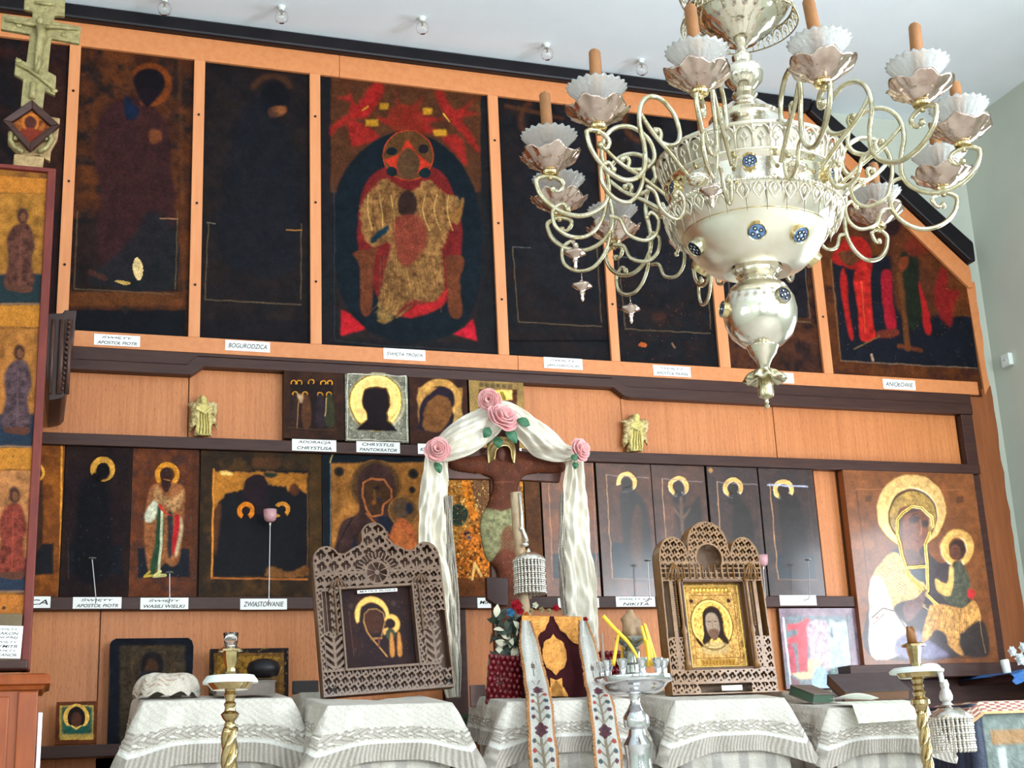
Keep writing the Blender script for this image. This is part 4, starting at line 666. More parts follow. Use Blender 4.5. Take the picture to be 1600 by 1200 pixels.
# ================================================================== left pillar: icon board on a cabinet, gilt crucifix on top
YP = -1.2
xr_ = P(66, 700, YP)[0]; zt = P(45, 268, YP)[2]; zb = P(40, 1048, YP)[2]
pil = MB(); pil.box(-.62, 0, 0, .06, 0, zt-zb); pil = pil.build('icon_board', BROWNW, loc=(xr_-.028, YP, zb), bevel=.003); tag(pil, 'tall board at the far left painted with standing saints one above another', 'icon board')
b = MB(); b.box(-.004, .026, -.012, .075, 0, zt-zb+.012); b.build('side_moulding', REDW, pil, bevel=.004)
b = MB(); b.box(-.62, .026, -.014, .07, zt-zb, zt-zb+.016); b.build('top_moulding', REDW, pil, bevel=.004)
p = Paint(xr_-.6, xr_-.032, zb+.16, zt-.004, YP-.001, .0028, seed=50); p.base((140, 88, 32), (118, 74, 30), .05, (96, 58, 30))
def scene_panel(y0, y1, xl, xr, robe, low, bg):
    p.poly([(xl-60, y0), (xr+3, y0), (xr-1, y1), (xl-60, y1)], bg, smooth=False, soft=1, var=.4, cell=.03); gy = y0+(y1-y0)*.73
    p.poly([(xl-60, gy), (xr+1, gy), (xr-1, y1), (xl-60, y1)], low, smooth=False, soft=2)
    h = y1-y0; cx = (xl+xr)/2-4
    p.poly([(cx-10, y0+h*.28), (cx-24, y0+h*.4), (cx-22, y0+h*.6), (cx-28, y0+h*.84), (cx+16, y0+h*.84), (cx+14, y0+h*.6), (cx+20, y0+h*.46), (cx+10, y0+h*.28)], robe, soft=1.6, var=.5, cell=.015)
    p.ell(cx, y0+h*.2, 9, 13, (60, 34, 26), soft=1.4); p.ell(cx+1, y0+h*.21, 4.5, 7, (104, 62, 40), soft=1); p.line([(cx-2, y0+h*.35), (cx-4, y0+h*.82)], 2, tuple(int(v*1.4) for v in robe), a=.6); p.poly([(cx-20, y0+h*.84), (cx+14, y0+h*.84), (cx+10, y0+h*.9), (cx-22, y0+h*.88)], (80, 46, 34), soft=1.2)
    p.line([(xr, y0), (xr-4, y1)], 2.4, (206, 196, 196) if y0 > 600 else (130, 110, 90), a=.9); p.line([(xl-60, y1), (xr-3, y1+1)], 1.6, (120, 100, 84))
scene_panel(303, 474, 2, 76, (78, 44, 34), (26, 40, 44), (140, 92, 34)); scene_panel(514, 697, 0, 68, (70, 52, 56), (28, 40, 54), (146, 92, 40)); scene_panel(736, 924, -2, 55, (112, 46, 34), (34, 44, 60), (160, 104, 60))
for y in (477, 700): p.poly([(-60, y), (76, y), (72, y+34), (-60, y+32)], (170, 108, 36), smooth=False, soft=1)
p.poly([(-60, 272), (80, 280), (78, 303), (-60, 296)], (170, 104, 36), smooth=False, soft=1); p.poly([(-60, 928), (52, 930), (50, 962), (-60, 960)], (168, 100, 40), smooth=False, soft=1); p.ell(6, 949, 3, 3, (70, 50, 40)); p.ell(20, 714, 1.5, 1.5, (50, 40, 30))
p.build('painted_face', PM, pil, org=tuple(pil.location))
b = MB(); H0 = P(40, 960, YP)[2]-zb; b.box(-.62, -.006, -.03, 0, .03, H0); b.build('lower_panel', mat('olive_board', (112, 92, 60), .6, c2=(96, 80, 54), scale=(20, 20, 20)), pil, bevel=.004)
b = MB(); b.box(-.62, .02, -.05, .06, 0, .032); b.build('plinth', DARKW, pil, bevel=.006)
lb = P(6, 1003, YP-.033); b = MB(); b.box(-.055, .055, -.001, 0, -.052, .052); o = b.build('paper_notice', PAPER, loc=tuple(lb), rot=(0, R(2), 0)); tag(o, 'white paper notice with seven lines of handwriting on the left pillar board', 'notice')
for i, t in enumerate(['ŚWIĘTY', 'DIAKON', 'ONUFREJ', 'ŚWIĘTY', 'DYMITR', 'ŚWIĘTY', 'NIKANOR']): text_obj('handwriting', [t], .075, .009, INK, o, (.005, -.0018, .041-i*.0137), bold=.01)
# carved cabinet under the board
cz = P(40, 1052, YP-.12)[2]; cx1 = P(58, 1120, YP-.1)[0]
cab = MB(); cab.box(-.75, 0, 0, .3, 0, cz-.05); cab = cab.build('cabinet', ORANGEW, loc=(cx1, YP-.1, 0), bevel=.004); tag(cab, 'orange varnished wooden cabinet under the painted board at the far left', 'cabinet')
b = MB(); pr_ = [(0, 0), (.012, 0), (.02, .012), (.034, .016), (.036, .034), (.03, .045), (.012, .05), (0, .05)]
for (r, z), (r2, z2) in zip(pr_[:-1], pr_[1:]): b.add([(-.75, -r, cz-.05+z), (r, -r, cz-.05+z), (r, .3, cz-.05+z), (-.75, -r2, cz-.05+z2), (r2, -r2, cz-.05+z2), (r2, .3, cz-.05+z2)], [(0, 1, 4, 3), (1, 2, 5, 4)])
b.add([(-.75, 0, cz), (0, 0, cz), (0, .3, cz), (-.75, .3, cz)], [(0, 1, 2, 3)]); b.build('cornice', ORANGEW, cab)
b = MB(); b.box(-.06, 0, -.012, .0, .1, cz-.055); b.box(-.13, -.085, -.008, 0, .1, cz-.07); b.build('corner_post', ORANGEW, cab, bevel=.004)
b = MB(); b.box(.002, .016, .01, .03, .2, cz-.12); b.build('metal_strip', mat('pale_metal', (220, 214, 220), .3, .6), cab, bevel=.002)
# gilt crucifix with rhomb icon and scroll foot
YC = -1.16; org = P(48, 262, YC); b = MB()
def q_(x, y): v = P(x, y, YC); return (v[0]-org[0], v[2]-org[2])
b.prism([q_(*v) for v in ((50, -30), (86, -30), (85, 0), (102, -1), (101, 25), (85, 24), (85, 33), (127, 41), (124, 68), (80, 60), (75, 111), (88, 118), (86, 149), (70, 142), (67, 168), (32, 166), (36, 124), (22, 116), (25, 88), (41, 97), (47, 53), (1, 45), (4, 21), (50, 28), (51, 18), (37, 14), (38, -2), (52, -2))], 0, .02)
cr = b.build('gilt_crucifix', GILT, loc=tuple(org), bevel=.004); tag(cr, 'gilt carved crucifix above a rhomb icon, on top of the left board', 'crucifix')
def qq(x, y, d=0): v = P(x, y, YC); return (v[0]-org[0], -d, v[2]-org[2])
b = MB(); b.tube([qq(8, 32, .004), qq(35, 37, .008), qq(58, 42, .012)], lambda t: .006+.003*t, 8); b.tube([qq(120, 46, .004), qq(90, 44, .008), qq(68, 44, .012)], lambda t: .006+.003*t, 8)
b.ball(qq(62, 36, .014), .017, 12, (.8, .8, 1)); b.tube([qq(64, 44, .01), qq(66, 60, .014), qq(62, 75, .012), qq(60, 90, .012), qq(57, 112, .012)], lambda t: .024-.012*t if t < .9 else .01, 10, flat=.6); b.tube([qq(58, 85, .012), qq(62, 100, .018), qq(56, 116, .012)], .009, 8)
b.ball(qq(12, 30, .004), .007, 8); b.ball(qq(120, 46, .004), .007, 8); b.build('crucified_figure', GILT, cr, smooth=True)
b = MB()
for s_ in ((29, 95), (85, 142), (64, 120), (30, 40), (100, 55)): b.ball(qq(*s_, .002), .009, 8, (1.4, .5, 1))
b.tube([qq(26, 100, .004), qq(45, 110, .008), qq(62, 122, .008), qq(84, 140, .004)], .007, 8); b.tube([qq(55, 5, .004), qq(85, 8, .004)], .006, 8); b.tube([qq(52, 130, .004), qq(50, 155, .006)], .012, 8); b.build('carved_relief', GILT, cr, smooth=True)
b = MB(); b.prism([q_(*v) for v in ((36, 240), (69, 245), (66, 268), (20, 262), (22, 240))], .0, .03); b.prism([q_(*v) for v in ((12, 205), (30, 175), (70, 178), (94, 182), (90, 215), (80, 232), (78, 250), (60, 240), (30, 240), (12, 222))], .012, .035); b.build('scroll_foot', mat('pale_gilt', (186, 156, 110), .5, .3, c2=(140, 110, 70), scale=(40, 40, 40), bump=.4, bscale=80), cr, bevel=.004)
b = MB()
for s_ in (-1, 1):
    b.tube([qq(48+s_*x, y, .004) for x, y in ((12, 238), (24, 232), (32, 220), (30, 208), (22, 210), (24, 220))], .009, 8)
b.build('scroll', GILT, cr, smooth=True)
b = MB(); ro = [q_(4, 193), q_(50, 161), q_(93, 200), (q_(47, 240))]; ri = [q_(18, 195), q_(50, 174), q_(80, 201), q_(47, 227)]
for i in range(4):
    j = (i+1) % 4; b.hexa([(ro[i][0], -.03, ro[i][1]), (ro[j][0], -.03, ro[j][1]), (ri[j][0], -.024, ri[j][1]), (ri[i][0], -.024, ri[i][1]), (ro[i][0], 0, ro[i][1]), (ro[j][0], 0, ro[j][1]), (ri[j][0], 0, ri[j][1]), (ri[i][0], 0, ri[i][1])])
b.build('rhomb_frame', DARKW, cr, bevel=.003)
x0, x1 = org[0]+ri[0][0], org[0]+ri[2][0]; z0, z1 = org[2]+ri[3][1], org[2]+ri[1][1]
p = Paint(x0, x1, z0, z1, YC-.012, .0022, seed=52); p.mask = inpoly(p.gx, p.gy, [(17, 195), (50, 172), (82, 201), (47, 229)]); p.base((150, 84, 30), (96, 44, 24), .015); p.ring(48, 192, 14, 15, 4, (170, 96, 36)); p.ell(48, 192, 8, 10, (70, 34, 28)); p.poly([(30, 205), (48, 200), (66, 208), (48, 224)], (110, 40, 26), soft=1.5); p.line([(24, 205), (46, 224)], 3, (190, 130, 40)); p.build('rhomb_icon', PM, cr, org=tuple(org))
# dark carved bracket behind the board
YK = -.45; org = P(98, 622, YK); b = MB()
def qk(x, y): v = P(x, y, YK); return (v[0]-org[0], v[2]-org[2])
b.prism([qk(*v) for v in ((72, 490), (98, 489), (101, 484), (120, 485), (118, 500), (112, 545), (105, 600), (103, 616), (96, 622), (76, 626), (70, 560))], 0, .44)
br = b.build('carved_bracket', mat('black_brown_wood', (42, 22, 22), .4, c2=(60, 30, 26), scale=(30, 30, 6)), loc=tuple(org), bevel=.004); tag(br, 'dark carved wooden bracket with ribbed columns sticking out behind the left board', 'bracket')
b = MB()
for x, r in ((82, .008), (96, .012), (108, .010)): b.tube([(qk(x+2, 500)[0], -.004, qk(x, 500)[1]), (qk(x-4, 618)[0], -.004, qk(x, 616)[1])], r, 10)
for i in range(14): b.ball((qk(108-i*.8, 505+i*8)[0], -.012, qk(108, 505+i*8)[1]), .007, 8)
b.build('ribbing', mat('worn_bracket_wood', (92, 58, 44), .45, c2=(56, 32, 28), scale=(60, 60, 20)), br, smooth=True)
# ================================================================== draped lecterns
CL1, CL2, CL3 = (204, 198, 188), (206, 200, 192), (176, 166, 156)
def lectern(px0, px1, pyt, Yf, depth, label_l, label_c, seed, drop=.17, flare=.05, hemw=1.0, squares=True, body_dark=False, tiltx=0.0):
    """a wooden reading stand, its white underskirt, and the fringed cover lying on it (a thing of its own)"""
    A, Bp = P(px0, pyt, Yf), P(px1, pyt, Yf); w = Bp[0]-A[0]; zt = (A[2]+Bp[2])/2; cx = (A[0]+Bp[0])/2
    t = thing('lectern', (cx, Yf, 0), label_l, 'lectern')
    rise = .05
    b = MB(); hw = w/2-.012
    b.hexa([(-hw, .01, zt-.035), (hw, .01, zt-.035), (hw, depth-.01, zt-.035+rise), (-hw, depth-.01, zt-.035+rise), (-hw, .01, zt-.008), (hw, .01, zt-.008), (hw, depth-.01, zt-.008+rise), (-hw, depth-.01, zt-.008+rise)]); b.build('sloping_top', BROWNW, t, bevel=.003)
    for sx in (-1, 1):
        for y in (.04, depth-.07): b = MB(); b.box(sx*(hw-.03)-.02, sx*(hw-.03)+.02, y, y+.04, 0, zt-.03); b.build('leg', BROWNW, t, bevel=.003)
    b = MB(); b.box(-hw+.03, hw-.03, .05, depth-.05, .25, .28); b.build('shelf', BROWNW, t, bevel=.003)
    # underskirt
    rs = np.random.RandomState(seed); ph = rs.rand(6)*6
    if not body_dark:
        hx, hy = hw+.004, depth/2+.0; per = [(-hx, depth-.02), (-hx, 0), (hx, 0), (hx, depth-.02)]
        seg = [np.hypot(per[i+1][0]-per[i][0], per[i+1][1]-per[i][1]) for i in range(3)]; L = sum(seg)
        nu, nv = 150, 60; V = []; Cc = []
        for j in range(nv+1):
            for i in range(nu+1):
                s = i/nu*L; k = 0; s0 = s
                while k < 2 and s0 > seg[k]: s0 -= seg[k]; k += 1
                fx = s0/seg[k]; x = per[k][0]+(per[k+1][0]-per[k][0])*fx; y = per[k][1]+(per[k+1][1]-per[k][1])*fx
                nx, ny = ((-1, 0), (0, -1), (1, 0))[k]; dz = j/nv*(zt-.35); wv = (.012*math.sin(s*26+ph[0])+.008*math.sin(s*47+ph[1]))*min(1, dz*3)
                V.append((x+nx*wv, y+ny*wv, zt-.03-dz+(rise*y/depth)*(1-j/nv)))
                c = lin(CL1)*(.96+.06*math.sin(s*80)); 
                u_, v_ = (s*9) % 1, (dz*7) % 1
                if squares and (.28 < u_ < .62): c = lin((172, 166, 160))
                if squares and (.3 < v_ < .46): c = c*.86
                Cc.append((*c, 0))
        cloth_mesh('underskirt', V, nu, nv, Cc, PMC, t)
    # cover
    nu, nv = 560, 84; V = []; Cc = []; n1 = 16
    dpt = depth; hx = w/2; per = [(-hx, dpt), (-hx, 0), (hx, 0), (hx, dpt)]; seg = [dpt, w, dpt]; L = sum(seg); nz = rs.rand(64)
    def top_z(x, y): return zt+rise*y/depth+.003
    for j in range(nv+1):
        for i in range(nu+1):
            s = i/nu*L; k = 0; s0 = s
            while k < 2 and s0 > seg[k]: s0 -= seg[k]; k += 1
            fx = s0/seg[k]; x = per[k][0]+(per[k+1][0]-per[k][0])*fx; y = per[k][1]+(per[k+1][1]-per[k][1])*fx
            if j < n1:
                a = j/n1; X, Y_ = x*a, dpt/2+(y-dpt/2)*a; Z = top_z(X, Y_); d = 0; e = 0
                z_ = .002*math.sin(X*40+ph[0])*math.sin(Y_*30+ph[1])
                V.append((X, Y_, Z+abs(z_))); Cc.append((*(lin(CL1)*(.92+.12*fbmv(X, Y_, ph))), 0)); continue
            d = (j-n1)/(nv-n1); 
            nx, ny = ((-1, 0), (0, -1), (1, 0))[k]
            # corners swing out and hang lower
            dl = s-seg[0]; dr = s-seg[0]-seg[1]; cl = math.exp(-(dl/.07)**2); crn = math.exp(-(dr/.07)**2); cc = max(cl, crn)
            dx = (-cl+crn)*flare*1.5; dy = -(cl+crn)*flare*.5
            drp = drop*(1+.32*cc*hemw)*(1 if k == 1 else .9)
            wv = (.010*math.sin(s*33+ph[2])+.006*math.sin(s*61+ph[3]))*d*(1-.5*cc)
            rnd = .010*min(1, d*8); out = rnd+flare*.35*d+wv
            X = x+nx*out+dx*d; Y_ = y+ny*out+dy*d; Z = top_z(x, y)-.008*(min(1, d*8))-d*drp
            Z = Z if d > 0 else top_z(x, y)
            v_ = d; u = s*1.0
            c = lin(CL1)*(.92+.1*fbmv(s, d*.3, ph)); m = 0
            if .38 < v_ < .60:       # embroidered band of scrolling leaves
                w_ = (v_-.49)/.11; e = math.cos(u*150+2.2*math.cos(w_*3))*math.cos(w_*4.4+1.8*math.sin(u*75)); m = .003*max(0, e); c = lin((150, 141, 130)) if abs(e) < .28 else (lin((212, 208, 198)) if e > 0 else lin((180, 172, 162)))
            if .62 < v_ < .68: c = lin((214, 212, 206))
            if v_ >= .68: e = math.sin(u*520+ph[4]*math.sin(v_*8)); c = lin((168, 160, 150))*(1+.25*e); m = .0015*e
            if .06 < v_ < .34 and (math.sin(u*38+ph[5]) > .6): c = c*1.14
            if v_ < .36: c = c*(1+.10*math.sin(u*260+v_*30)*math.sin(v_*90+u*60))
            V.append((X+nx*m, Y_+ny*m, Z)); Cc.append((*np.clip(c, 0, 1), 0))
    o = cloth_mesh('lectern_cover', V, nu, nv, Cc, PMC, None); o.location = (cx, Yf, 0); tag(o, label_c, 'cloth cover')
    return t, o, cx, zt
def fbmv(x, y, ph): return .5+.25*math.sin(x*23+ph[0])*math.sin(y*31+ph[1])+.25*math.sin(x*57+y*43+ph[2])
def cloth_mesh(name, V, nu, nv, Cc, m, parent):
    w = nu+1; i = np.arange((nv+1)*w).reshape(nv+1, w); F = np.stack([i[:-1, :-1], i[:-1, 1:], i[1:, 1:], i[1:, :-1]], -1).reshape(-1, 4)
    me = bpy.data.meshes.new(name); me.from_pydata(V, [], F.tolist()); me.polygons.foreach_set('use_smooth', np.ones(len(F), bool))
    at = me.color_attributes.new('paint', 'FLOAT_COLOR', 'POINT'); at.data.foreach_set('color', np.array(Cc, float).ravel()); me.materials.append(m)
    o = bpy.data.objects.new(name, me); COL.objects.link(o)
    if parent is not None: o.parent = parent
    return o
YT = -1.4
T1 = lectern(224, 456, 1095, YT+.06, .42, 'leftmost lectern, hidden under white cloth, behind the left brass candlestick', 'white fringed cover on the leftmost lectern, holding a cloth bundle and a book', 1, drop=.19)
T2 = lectern(512, 707, 1102, YT-.22, .40, 'second lectern from the left, under white cloth, carrying the left carved frame', 'white fringed cover under the dark carved frame with the Virgin icon', 2, drop=.165)
T3 = lectern(792, 985, 1096, YT+.08, .40, 'middle lectern under white cloth carrying the gospel book', 'white fringed cover under the red and gold gospel book', 3, drop=.17)
T4 = lectern(1055, 1226, 1094, YT, .38, 'lectern under white cloth carrying the golden carved frame', 'white fringed cover under the golden carved frame with the face icon', 4, drop=.175)
T5 = lectern(1295, 1446, 1106, YT+.02, .42, 'rightmost lectern under white cloth, carrying two books, behind the right brass candlestick', 'white fringed cover on the rightmost lectern, under the dark books', 5, drop=.16)
def plain_stand(px0, px1, pyt, Yf, depth, lab, c, seed, drop=.2, cat='lectern', covlab=None):
    A, Bp = P(px0, pyt, Yf), P(px1, pyt, Yf); w = Bp[0]-A[0]; zt = A[2]; cx = (A[0]+Bp[0])/2; t = thing('covered_stand', (cx, Yf, 0), lab, cat)
    b = MB(); b.box(-w/2+.01, w/2-.01, .01, depth-.01, zt-.03, zt-.004); b.build('top', BROWNW, t)
    for sx in (-1, 1):
        for y in (.03, depth-.07): b = MB(); b.box(sx*(w/2-.04)-.018, sx*(w/2-.04)+.018, y, y+.036, 0, zt-.03); b.build('leg', BROWNW, t)
    ph = np.random.RandomState(seed).rand(6)*6; nu, nv = 120, 34; V = []; Cc = []; hx = w/2; per = [(-hx, depth), (-hx, 0), (hx, 0), (hx, depth)]; seg = [depth, w, depth]; L = sum(seg)
    for j in range(nv+1):
        for i in range(nu+1):
            s = i/nu*L; k = 0; s0 = s
            while k < 2 and s0 > seg[k]: s0 -= seg[k]; k += 1
            fx = s0/seg[k]; x = per[k][0]+(per[k+1][0]-per[k][0])*fx; y = per[k][1]+(per[k+1][1]-per[k][1])*fx; nx, ny = ((-1, 0), (0, -1), (1, 0))[k]
            if j < 8: a = j/8; V.append((x*a, depth/2+(y-depth/2)*a, zt)); d = 0
            else:
                d = (j-8)/(nv-8); wv = (.014*math.sin(s*24+ph[0])+.008*math.sin(s*53+ph[1]))*d+.012*min(1, d*6)+.02*d; V.append((x+nx*wv, y+ny*wv, zt-.006*min(1, d*6)-d*drop))
            Cc.append((*(lin(c)*(.85+.3*fbmv(s, d, ph))), 0))
    cloth_mesh('cloth', V, nu, nv, Cc, PMC, t); return cx, zt
plain_stand(470, 520, 1082, -.85, .32, 'narrow beige covered stand showing between the two left lecterns', (186, 178, 164), 11, .7)
plain_stand(741, 790, 1112, -.84, .2, 'low stand with a dark green velvet cloth left of the middle lectern', (26, 74, 58), 12, .07)
plain_stand(932, 1062, 1082, -.88, .32, 'stand with a grey-brown cloth behind the silver candle stand', (142, 130, 116), 13, .5)
plain_stand(1222, 1300, 1080, -.93, .34, 'stand with a brownish creased cloth between the two right lecterns', (150, 136, 120), 14, .16)
# table at the far right with a patterned runner
A = P(1518, 1100, -.9); zt = A[2]
t = thing('side_table', (A[0], -.9, 0), 'side table at the far right edge under a grey-green cloth', 'table')
b = MB(); b.box(.02, .55, .0, .6, zt-.03, zt-.004); b.build('table_top', BROWNW, t)
for x in (.05, .48):
    for y in (.03, .53): b = MB(); b.box(x, x+.04, y, y+.04, 0, zt-.03); b.build('leg', BROWNW, t)
V = []; Cc = []; nu, nv = 110, 60; ph = np.random.RandomState(5).rand(6)*6
for j in range(nv+1):
    for i in range(nu+1):
        s = i/nu*1.1; x = -.012 if s < .55 else s-.56; y = .55-s if s < .55 else -.012
        d = j/nv; wv = (.02*math.sin(s*30+ph[0])+.01*math.sin(s*60))*d; V.append((x-(wv+.05*d if s < .55 else 0), y-(wv if s >= .55 else 0), zt-.9*d))
        c = lin((110, 122, 116))*(.8+.5*fbmv(s*1.5, d*2, ph))
        if s > .62 and abs(d-.16) < .03: c = lin((150, 116, 76))
        if s > .62 and .2 < d and math.sin(s*40) > .6: c = lin((170, 180, 176))
        if s < .6: c = lin((50, 58, 76))*(.6+.8*abs(math.sin(s*90)))
        Cc.append((*c, 0))
cloth_mesh('tablecloth', V, nu, nv, Cc, PMC, t)
V = []; Cc = []; nu, nv = 100, 50
for j in range(nv+1):
    for i in range(nu+1):
        u, v = i/nu, j/nv; x = -.03+u*.60; d = max(0, v-.55)/.45; y = .45-.46*min(v/.55, 1)-.03*d; z = zt+.01-(.055*d if v > .55 else 0)-(.05*max(0, .1-u)/.1)
        V.append((x-.03*max(0, .1-u)/.1, y, z)); e = math.sin(u*70)*math.sin(v*44); c = (190, 176, 156) if e > 0 else (140, 84, 74)
        if v > .9: c = (206, 160, 110)
        if v < .2: c = (120, 60, 60)
        Cc.append((*lin(c), 0))
o = cloth_mesh('patterned_runner', V, nu, nv, Cc, PMC, None); o.location = (A[0], -.9, 0); tag(o, 'patterned red and beige runner lying on the side table at the far right', 'table runner')
# shelf with blue cloth and white flowers
A = P(1580, 1045, -.3); o = boxo('corner_shelf', A[0]-.10, 4.94, -.42, .0, A[2]-.06, A[2]-.03, DARKW); tag(o, 'dark corner shelf at the right end under a blue cloth', 'shelf')
V = []; Cc = []; nu, nv = 60, 30; X0 = A[0]-.12
for j in range(nv+1):
    for i in range(nu+1):
        u, v = i/nu, j/nv; x = X0+u*(4.935-X0); d = max(0, v-.6)/.4; V.append((x+.008*math.sin(v*20), -.02-.43*min(v/.6, 1)-.012*d-.008*math.sin(u*40)*d, A[2]-.016+.006*math.sin(u*22)*math.sin(v*9)-.05*d-.02*max(0, .15-u)/.15)); Cc.append((*(lin((44, 92, 150))*(.5+1.1*fbmv(u*3, v*3, ph))), 0))
o = cloth_mesh('blue_cloth', V, nu, nv, Cc, PMC, None); tag(o, 'blue cloth with pale pattern on the corner shelf at the right edge', 'cloth')
def flower(b, c, r, n=6, seed=0, cup=.5):
    rr = random.Random(seed)
    for lay, (rad, up, k) in enumerate(((1, .25, n), (.75, .55, n), (.45, .85, max(3, n-2)))):
        for i in range(k):
            a = 2*math.pi*i/k+lay*.5+rr.uniform(-.15, .15); M = Matrix.Translation(c) @ Matrix.Rotation(R(90), 4, 'X') @ Matrix.Rotation(a, 4, 'Z')
            def f(u, v):
                w = math.sin(math.pi*min(1, u*1.05+.08))**.7*r*.62*rad; x = u*r*rad; y = (v-.5)*2*w*.8; z = up*r*(u**1.3)*.9+.35*r*(abs(v-.5)*2)**2*.6-(.18*r if u > .85 else 0)*(u-.85)*5
                return tuple(M @ Vector((x, y, z)))
            b.sheet(f, 6, 6)
b = MB()
for q, r_, s_ in (((1592, 1030), .035, 1), ((1580, 1018), .028, 2), ((1597, 1012), .03, 3)): flower(b, Vector(P(*q, -.33)), r_, 6, s_)
o = b.build('white_flowers', mat('white_silk', (236, 240, 240), .6), smooth=True, fixn=False); tag(o, 'white artificial flowers on the corner shelf at the right edge', 'flowers')
w_ = P(1571, 1030, -.34); b = MB(); b.lathe([(.018, 0), (.02, .01), (.022, .06), (.015, .065)], 16); o = b.build('pale_cup', ENAMELW, loc=(w_[0], w_[1], A[2]-.022), rot=(0, R(-8), 0), smooth='auto'); tag(o, 'small pale cup beside the white flowers on the corner shelf', 'cup')
# switch box on the side wall
q = PXP(1577, 563, RX); b = MB(); b.box(-.03, 0, -.035, .035, -.035, .035); o = b.build('wall_sensor', ENAMELW, loc=tuple(q), bevel=.006); tag(o, 'small white box on the pale right-hand wall', 'wall sensor')
b = MB(); b.box(-.033, -.029, -.012, .012, -.004, .004); b.build('slot', mat('pale_grey_plastic', (200, 204, 206), .5), o)
# ================================================================== ceiling bulbs
for i, (x, y) in enumerate(((257, 12), (440, 25), (660, 42), (855, 83), (1003, 107))):
    q = PZP(x, y, CZ-.05); t = thing('ceiling_bulb', (q[0], q[1], CZ), 'bare clear bulb on the ceiling, ' + ['leftmost of the row', 'second from the left', 'third, above the enthroned Trinity', 'fourth, left of the chandelier candles', 'rightmost, beside the chandelier'][i], 'light bulb', 'bare bulbs along the ceiling')
    b = MB(); b.lathe([(.018, 0), (.018, -.006), (.013, -.010), (.012, -.020), (.010, -.022)], 20); b.build('socket', ENAMELW, t, smooth='auto')
    b = MB(); b.lathe([(.011, -.020), (.014, -.026), (.026, -.038), (.031, -.056), (.026, -.074), (.013, -.085), (1e-4, -.087)], 24, cap=False); b.build('glass_bulb', GLASS, t, smooth=True, solid=.001)
    b = MB(); b.tube([(0, 0, -.020), (0, 0, -.042)], .004, 6); b.tube([(-.009, 0, -.05), (0, .002, -.042), (.009, 0, -.05)], .0008, 5); b.build('filament', BRASS, t)
# ================================================================== carved frames (kiots)
def fret(name, outline, opens, u0, u1, v0, v1, res, th, m, parent, pattern, y0=0.0):
    """pierced board: cells of a fine grid kept where pattern() says wood"""
    nx, nz = int((u1-u0)/res), int((v1-v0)/res); xs = u0+(np.arange(nx)+.5)*res; zs = v0+(np.arange(nz)+.5)*res; gx, gz = np.meshgrid(xs, zs)
    k = inpoly(gx, gz, outline)
    inner = k.copy(); ee = blur(k.astype(float), max(1, int(.004/res)))
    edge = k & (ee < .97)
    k &= pattern(gx, gz) | edge
    for (a, b_, c, d) in opens: k &= ~((gx > a) & (gx < b_) & (gz > c) & (gz < d))
    N = (nx+1)*(nz+1); I = np.arange(N).reshape(nz+1, nx+1); pad = np.pad(k, 1)
    F = []; f = I[:-1, :-1][k], I[:-1, 1:][k], I[1:, 1:][k], I[1:, :-1][k]; F.append(np.stack(f, -1)); F.append(np.stack(f[::-1], -1)+N)
    for sl, a, b_ in ((pad[1:-1, :-2], I[:-1, :-1], I[1:, :-1]), (pad[1:-1, 2:], I[1:, 1:], I[:-1, 1:]), (pad[:-2, 1:-1], I[:-1, 1:], I[:-1, :-1]), (pad[2:, 1:-1], I[1:, :-1], I[1:, 1:])):
        e = k & ~sl; p_, q_2 = a[e], b_[e]; F.append(np.stack([p_, q_2, q_2+N, p_+N], -1))
    F = np.concatenate(F); X = np.tile(u0+np.arange(nx+1)*res, nz+1); Z = np.repeat(v0+np.arange(nz+1)*res, nx+1)
    V = np.concatenate([np.stack([X, np.full(N, y0), Z], -1), np.stack([X, np.full(N, y0+th), Z], -1)])
    used = np.unique(F); mp = np.zeros(len(V), int); mp[used] = np.arange(len(used))
    me = bpy.data.meshes.new(name); me.from_pydata(V[used].tolist(), [], mp[F].tolist()); me.materials.append(m)
    bm = bmesh.new(); bm.from_mesh(me)
    fv = [v for v in bm.verts]; 
    for _ in range(2): bmesh.ops.smooth_vert(bm, verts=fv, factor=.5, use_axis_x=True, use_axis_y=False, use_axis_z=True)
    bm.to_mesh(me); bm.free()
    o = bpy.data.objects.new(name, me); COL.objects.link(o); o.parent = parent; return o
def arcpts(cx, cz, rx, rz, a0, a1, n=10): return [(cx+rx*math.cos(R(a0+(a1-a0)*i/n)), cz+rz*math.sin(R(a0+(a1-a0)*i/n))) for i in range(n+1)]
def pat_trefoil(gx, gz, s=.018, ox=0, oz=0):
    u = ((gx-ox)/s) % 1-.5; v = ((gz-oz)/s) % 1-.5; d = np.hypot(u, v); an = np.arctan2(v, u)
    hole = (d < .42*(.62+.38*np.abs(np.cos(2*an+.4)))) & (d > .09) & ~((np.abs(u) < .07) & (v < 0))
    hole2 = np.hypot(np.abs(u)-.5, np.abs(v)-.5) < .12
    return ~(hole | hole2)
def strip_box(b, pts, y0, y1, w, closed=True):
    n = len(pts)
    for i in range(n if closed else n-1):
        (x0, z0), (x1, z1) = pts[i], pts[(i+1) % n]; L = math.hypot(x1-x0, z1-z0)
        if L < 1e-6: continue
        nx, nz = -(z1-z0)/L*w, (x1-x0)/L*w
        b.hexa([(x0, y0, z0), (x1, y0, z1), (x1+nx, y0, z1+nz), (x0+nx, y0, z0+nz), (x0, y1, z0), (x1, y1, z1), (x1+nx, y1, z1+nz), (x0+nx, y1, z0+nz)])
